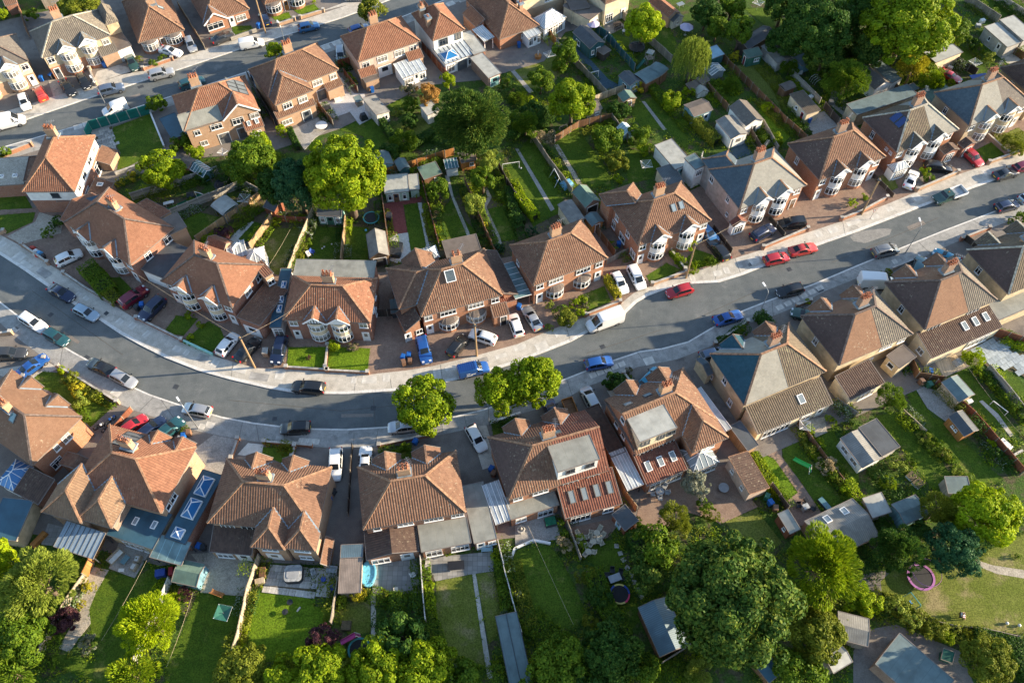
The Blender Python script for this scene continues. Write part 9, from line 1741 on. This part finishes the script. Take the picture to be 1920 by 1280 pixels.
box_prop('cold_frame','long glazed cold frame on the curved lawn','cold frame',1547,945,.7,2.0,.5,'metal_dark',.55,.05,'glass_teal');box_prop('raised_bed','white-edged raised bed in the vegetable patch','raised bed',1709,892,1.2,1.0,.3,'fabric_white',.6,.05,'soil');box_prop('raised_bed','second white-edged raised bed below the first','raised bed',1722,905,1.4,1.1,.3,'fabric_white',.6,.05,'soil');box_prop('raised_bed','black planted box beside the pink slide','raised bed',649,1172,1.1,1.1,.4,'wood_dark',0,.05,'soil')
box_prop('hot_tub_box','blue-topped barbecue stand beside the flat grey canopy','barbecue',300,1073,1.2,.9,.8,'navy_pad',.2,.05);box_prop('planter','red storage box beside the grey-green shed','storage box',320,1070,.5,1.0,.7,'p_red',.2,.05);box_prop('storage_box','orange board leaning on the blue flat roof yard','storage box',72,1010,.6,2.2,.6,'wood_orange',-.55,.1);box_prop('covered_furniture','black tarpaulin table behind the artificial lawn','covered furniture',357,366,1.2,1.2,.8,'cover_black',.3)
bench('rustic pale wooden swing bench on the dryer lawn',408,1112, rad(160),'wood_orange',1.6);box_prop('raised_bed','black table planter on the four-skylight patio','planter',1032,977,1.4,1.1,.7,'metal_dark',.25,.13,'turf_fake');o = prop('wishing_well','small stone garden ornament on the left patio','ornament',977,992,.13,0,.4);mk(o, 'basin','stone_c', lambda m: m.lathe([(.5,0),(.55,.4),(.4,.42),(.35,.2),(0,.2)],8));mk(o, 'figure','stone_c', lambda m: m.lathe([(.12,.2),(.18,.5),(.08,.9),(0,1.0)],8))
for i, (x, y) in enumerate(((1156,1023),(1163,1037),(1169,1049),(1176,1064),(1183,1078),(1189,1091),(1196,1105),(1203,1118))):
    o = prop('stepping_stone',('first','second','third','fourth','fifth','sixth','seventh','last')[i]+' stepping stone from the patio down the shady garden','stepping stone', x, y, .03, i*.3,.05);mk(o, 'stone','stone_a', lambda m: m.prism([(-.28,-.25),(.27,-.28),(.3,.24),(-.25,.28)],0,.05))
def ball(label, x, y, mat, r=.16, z=.05):
    o = prop('ball',label, 'ball', x, y, z, 0, r);mk(o, 'skin_panel', mat, lambda m: m.lathe([(r*math.sin(a), r-r*math.cos(a)) for a in [math.pi*i/6 for i in range(7)]],10), True)
ball('white ball nearest the seated person on the dry lawn',1888,1168,'fabric_white',.2);ball('white ball at the right end of the dry lawn',1911,1172,'fabric_white',.2);ball('white football on the goal lawn',977,316,'fabric_white')
ball('pink ball at the bottom edge, right',1534,1277,'plastic_pink',.3);ball('turquoise ball on the lawn below the domed tree',686,432,'pool_blue',.2)
for i, (x, y) in enumerate(((604,466),(608,463),(622,458),(590,490),(610,490))): ball(('upper','second','right','lower left','lower')[i]+' white toy ball on the ball-strewn lawn', x, y, 'fabric_white',.13)
for i, (x, y) in enumerate(((544,1129),(535,1147))):
    o = prop('garden_stool',('upper','lower')[i]+' dark stool on the bright lawn','stool', x, y, .05,0,.3);mk(o, 'seat','cover_black', lambda m: m.lathe([(0,.4),(.32,.4),(.36,.45),(0,.5)],12));[mk(o, 'leg','metal_dark', lambda m, a=a: m.beam((.25*math.cos(a),.25*math.sin(a),0),(.15*math.cos(a),.15*math.sin(a),.4),.04,.04)) for a in (0,2.1,4.2)]
o = prop('gas_bottle','pale cylinder lying on the bright lawn','cylinder',560,1142,.05,1.0,.1);mk(o, 'cylinder_body','p_cream', lambda m: m.tube([(-.3,0,.12),(.3,0,.12)],.11,8));mk(o, 'valve','metal_dark', lambda m: m.tube([(.3,0,.12),(.4,0,.12)],.05,6))
plain('heap_red',(.45,.06,.04),.6);plain('heap_blue',(.10,.35,.60),.6)
for i, (x, y, mt, w) in enumerate(((60,464,'heap_red',.8),(66,471,'fabric_white',1.0),(73,474,'heap_blue',.9),(80,479,'cover_black',.8),(68,478,'heap_red',.5))):
    box_prop('rubbish_sack',('red','white','blue','black','orange')[i]+' rubbish sack in the cluttered drive on the bend','rubbish sack', x, y, w, w*.8,.5, mt, i*.7,.12, taper=.6)
box_prop('brick_pillar','pale pillar post box beside the dark navy off-roader','pillar',497,658,.75,1.0,1.0,'brick_tan',.05,.1,'c_cap', taper=1.0);box_prop('tarp_bundle','blue tarpaulin gazebo collapsed by the gravel strip','tarpaulin',1064,341,2.0,1.8,.8,'fabric_blue',.5,.05, taper=.5)
o = prop('garden_tunnel','bent clear tunnel frame in the cluttered yard','garden frame',1531,148,.05,.4,.6)
for i in range(4): mk(o, 'hoop','metal_white', lambda m: m.tube([(-.9, i*.5-.8,0),(-.7, i*.5-.8,.7),(0, i*.5-.8,1.0),(.7, i*.5-.8,.7),(.9, i*.5-.8,0)],.03,5))
for i, (x, y, mt) in enumerate(((1500,133,'fabric_white'),(1520,181,'fabric_white'),(1527,178,'cover_black'),(1559,190,'metal_grey'),(1768,118,'cover_grey'),(1782,126,'cover_grey'),(1835,47,'cover_grey'),(1843,38,'fabric_white'))):
    box_prop('junk_crate',('white crate in the cluttered yard','white appliance beside the mossy garage','dark sack beside the mossy garage','grey crate beside the yellow-green tree','grey covered crate beside the wide beige garage','second grey covered crate beside the covered car','grey bench crate on the top right lawn','white box on the top right lawn')[i],'crate', x, y, .9,.7,.6, mt, i*.5,.06)
mk(prop('tarpaulin','blue tarp stretched beside the covered red car','tarpaulin',1835,150,.05,.2,.5),'sheet','navy_pad', lambda m: (m.box(-1.6,-.9,.9,1.6,.9,1.0), m.box(-1.5,-.8,0,-1.42,-.72,.9), m.box(1.42,.72,0,1.5,.8,.9)))
c = P(1631,411,.12);o = thing('road_sign','triangular warning sign standing on the far pavement','road sign',(c.x, c.y, .12), rad(15));mk(o, 'sign_post','metal_grey', lambda m: m.tube([(0,0,0),(0,0,2.3)],.04,6))
mk(o, 'sign_border','p_red', lambda m: (m.face([(-.45,-.05,2.4),(.45,-.05,2.4),(0,-.05,1.62)][::-1]), m.face([(-.45,-.045,2.4),(.45,-.045,2.4),(0,-.045,1.62)])));mk(o, 'sign_face','plate_white', lambda m: m.face([(-.32,-.056,2.33),(0,-.056,1.77),(.32,-.056,2.33)]));mk(o, 'symbol','p_black', lambda m: (m.face([(-.1,-.06,2.27),(-.04,-.06,2.0),(.02,-.06,2.27)]), m.face([(.03,-.06,2.25),(.06,-.06,2.05),(.1,-.06,2.25)])))
chair('slatted garden chair under the seated person',1803,1154, rad(70),'wood_dark',.05)
c = P(1803,1154,.5);o = thing('person','person in pale top and shorts sitting on the dry lawn','person',(c.x, c.y, .05), rad(70))
me = bpy.data.meshes.new('body');J = [(0,.05,.52),(0,.08,.75),(0,.12,1.0),(0,.10,1.12),(0,.08,1.22),(0,.06,1.34),(-.10,.02,.5),(-.12,-.40,.52),(-.13,-.48,.10),(-.13,-.60,.05),(.10,.02,.5),(.14,-.40,.52),(.16,-.52,.10),(.16,-.64,.05),(-.20,.12,1.04),(-.27,.0,.80),(-.22,-.22,.72),(-.2,-.3,.71),(.20,.12,1.04),(.30,.02,.82),(.34,-.2,.78),(.35,-.29,.78)]
E = [(0,1),(1,2),(2,3),(3,4),(4,5),(0,6),(6,7),(7,8),(8,9),(0,10),(10,11),(11,12),(12,13),(2,14),(14,15),(15,16),(16,17),(2,18),(18,19),(19,20),(20,21)]
RD = [.15,.14,.15,.06,.10,.09,.10,.075,.05,.04,.10,.075,.05,.04,.07,.05,.04,.03,.07,.05,.04,.03]
me.from_pydata(J, E, []);b = put('body', me, o);md = b.modifiers.new('skin','SKIN');me.materials.append(M_('skin'))
for v, r_ in zip(me.skin_vertices[0].data, RD): v.radius = (r_, r_)
me.skin_vertices[0].data[0].use_root = True;b.modifiers.new('sub','SUBSURF').levels = 2;b.modifiers['sub'].render_levels = 2
mk(o, 'top','fabric_white', lambda m: m.lathe([(.17,0),(.185,.15),(.19,.32),(.24,.48),(.16,.56),(.07,.58)],12, c=(0,.09,.52)), True);mk(o, 'hair','hair', lambda m: m.lathe([(.09,-.04),(.115,.04),(.09,.12),(0,.15)],10, c=(0,.09,1.28)), True)
for s in (-1,1): mk(o, 'shorts_leg','navy_pad', lambda m: m.tube([(s*.09,.1,.52),(s*.12,-.3,.54)],[.125,.105],10), True)
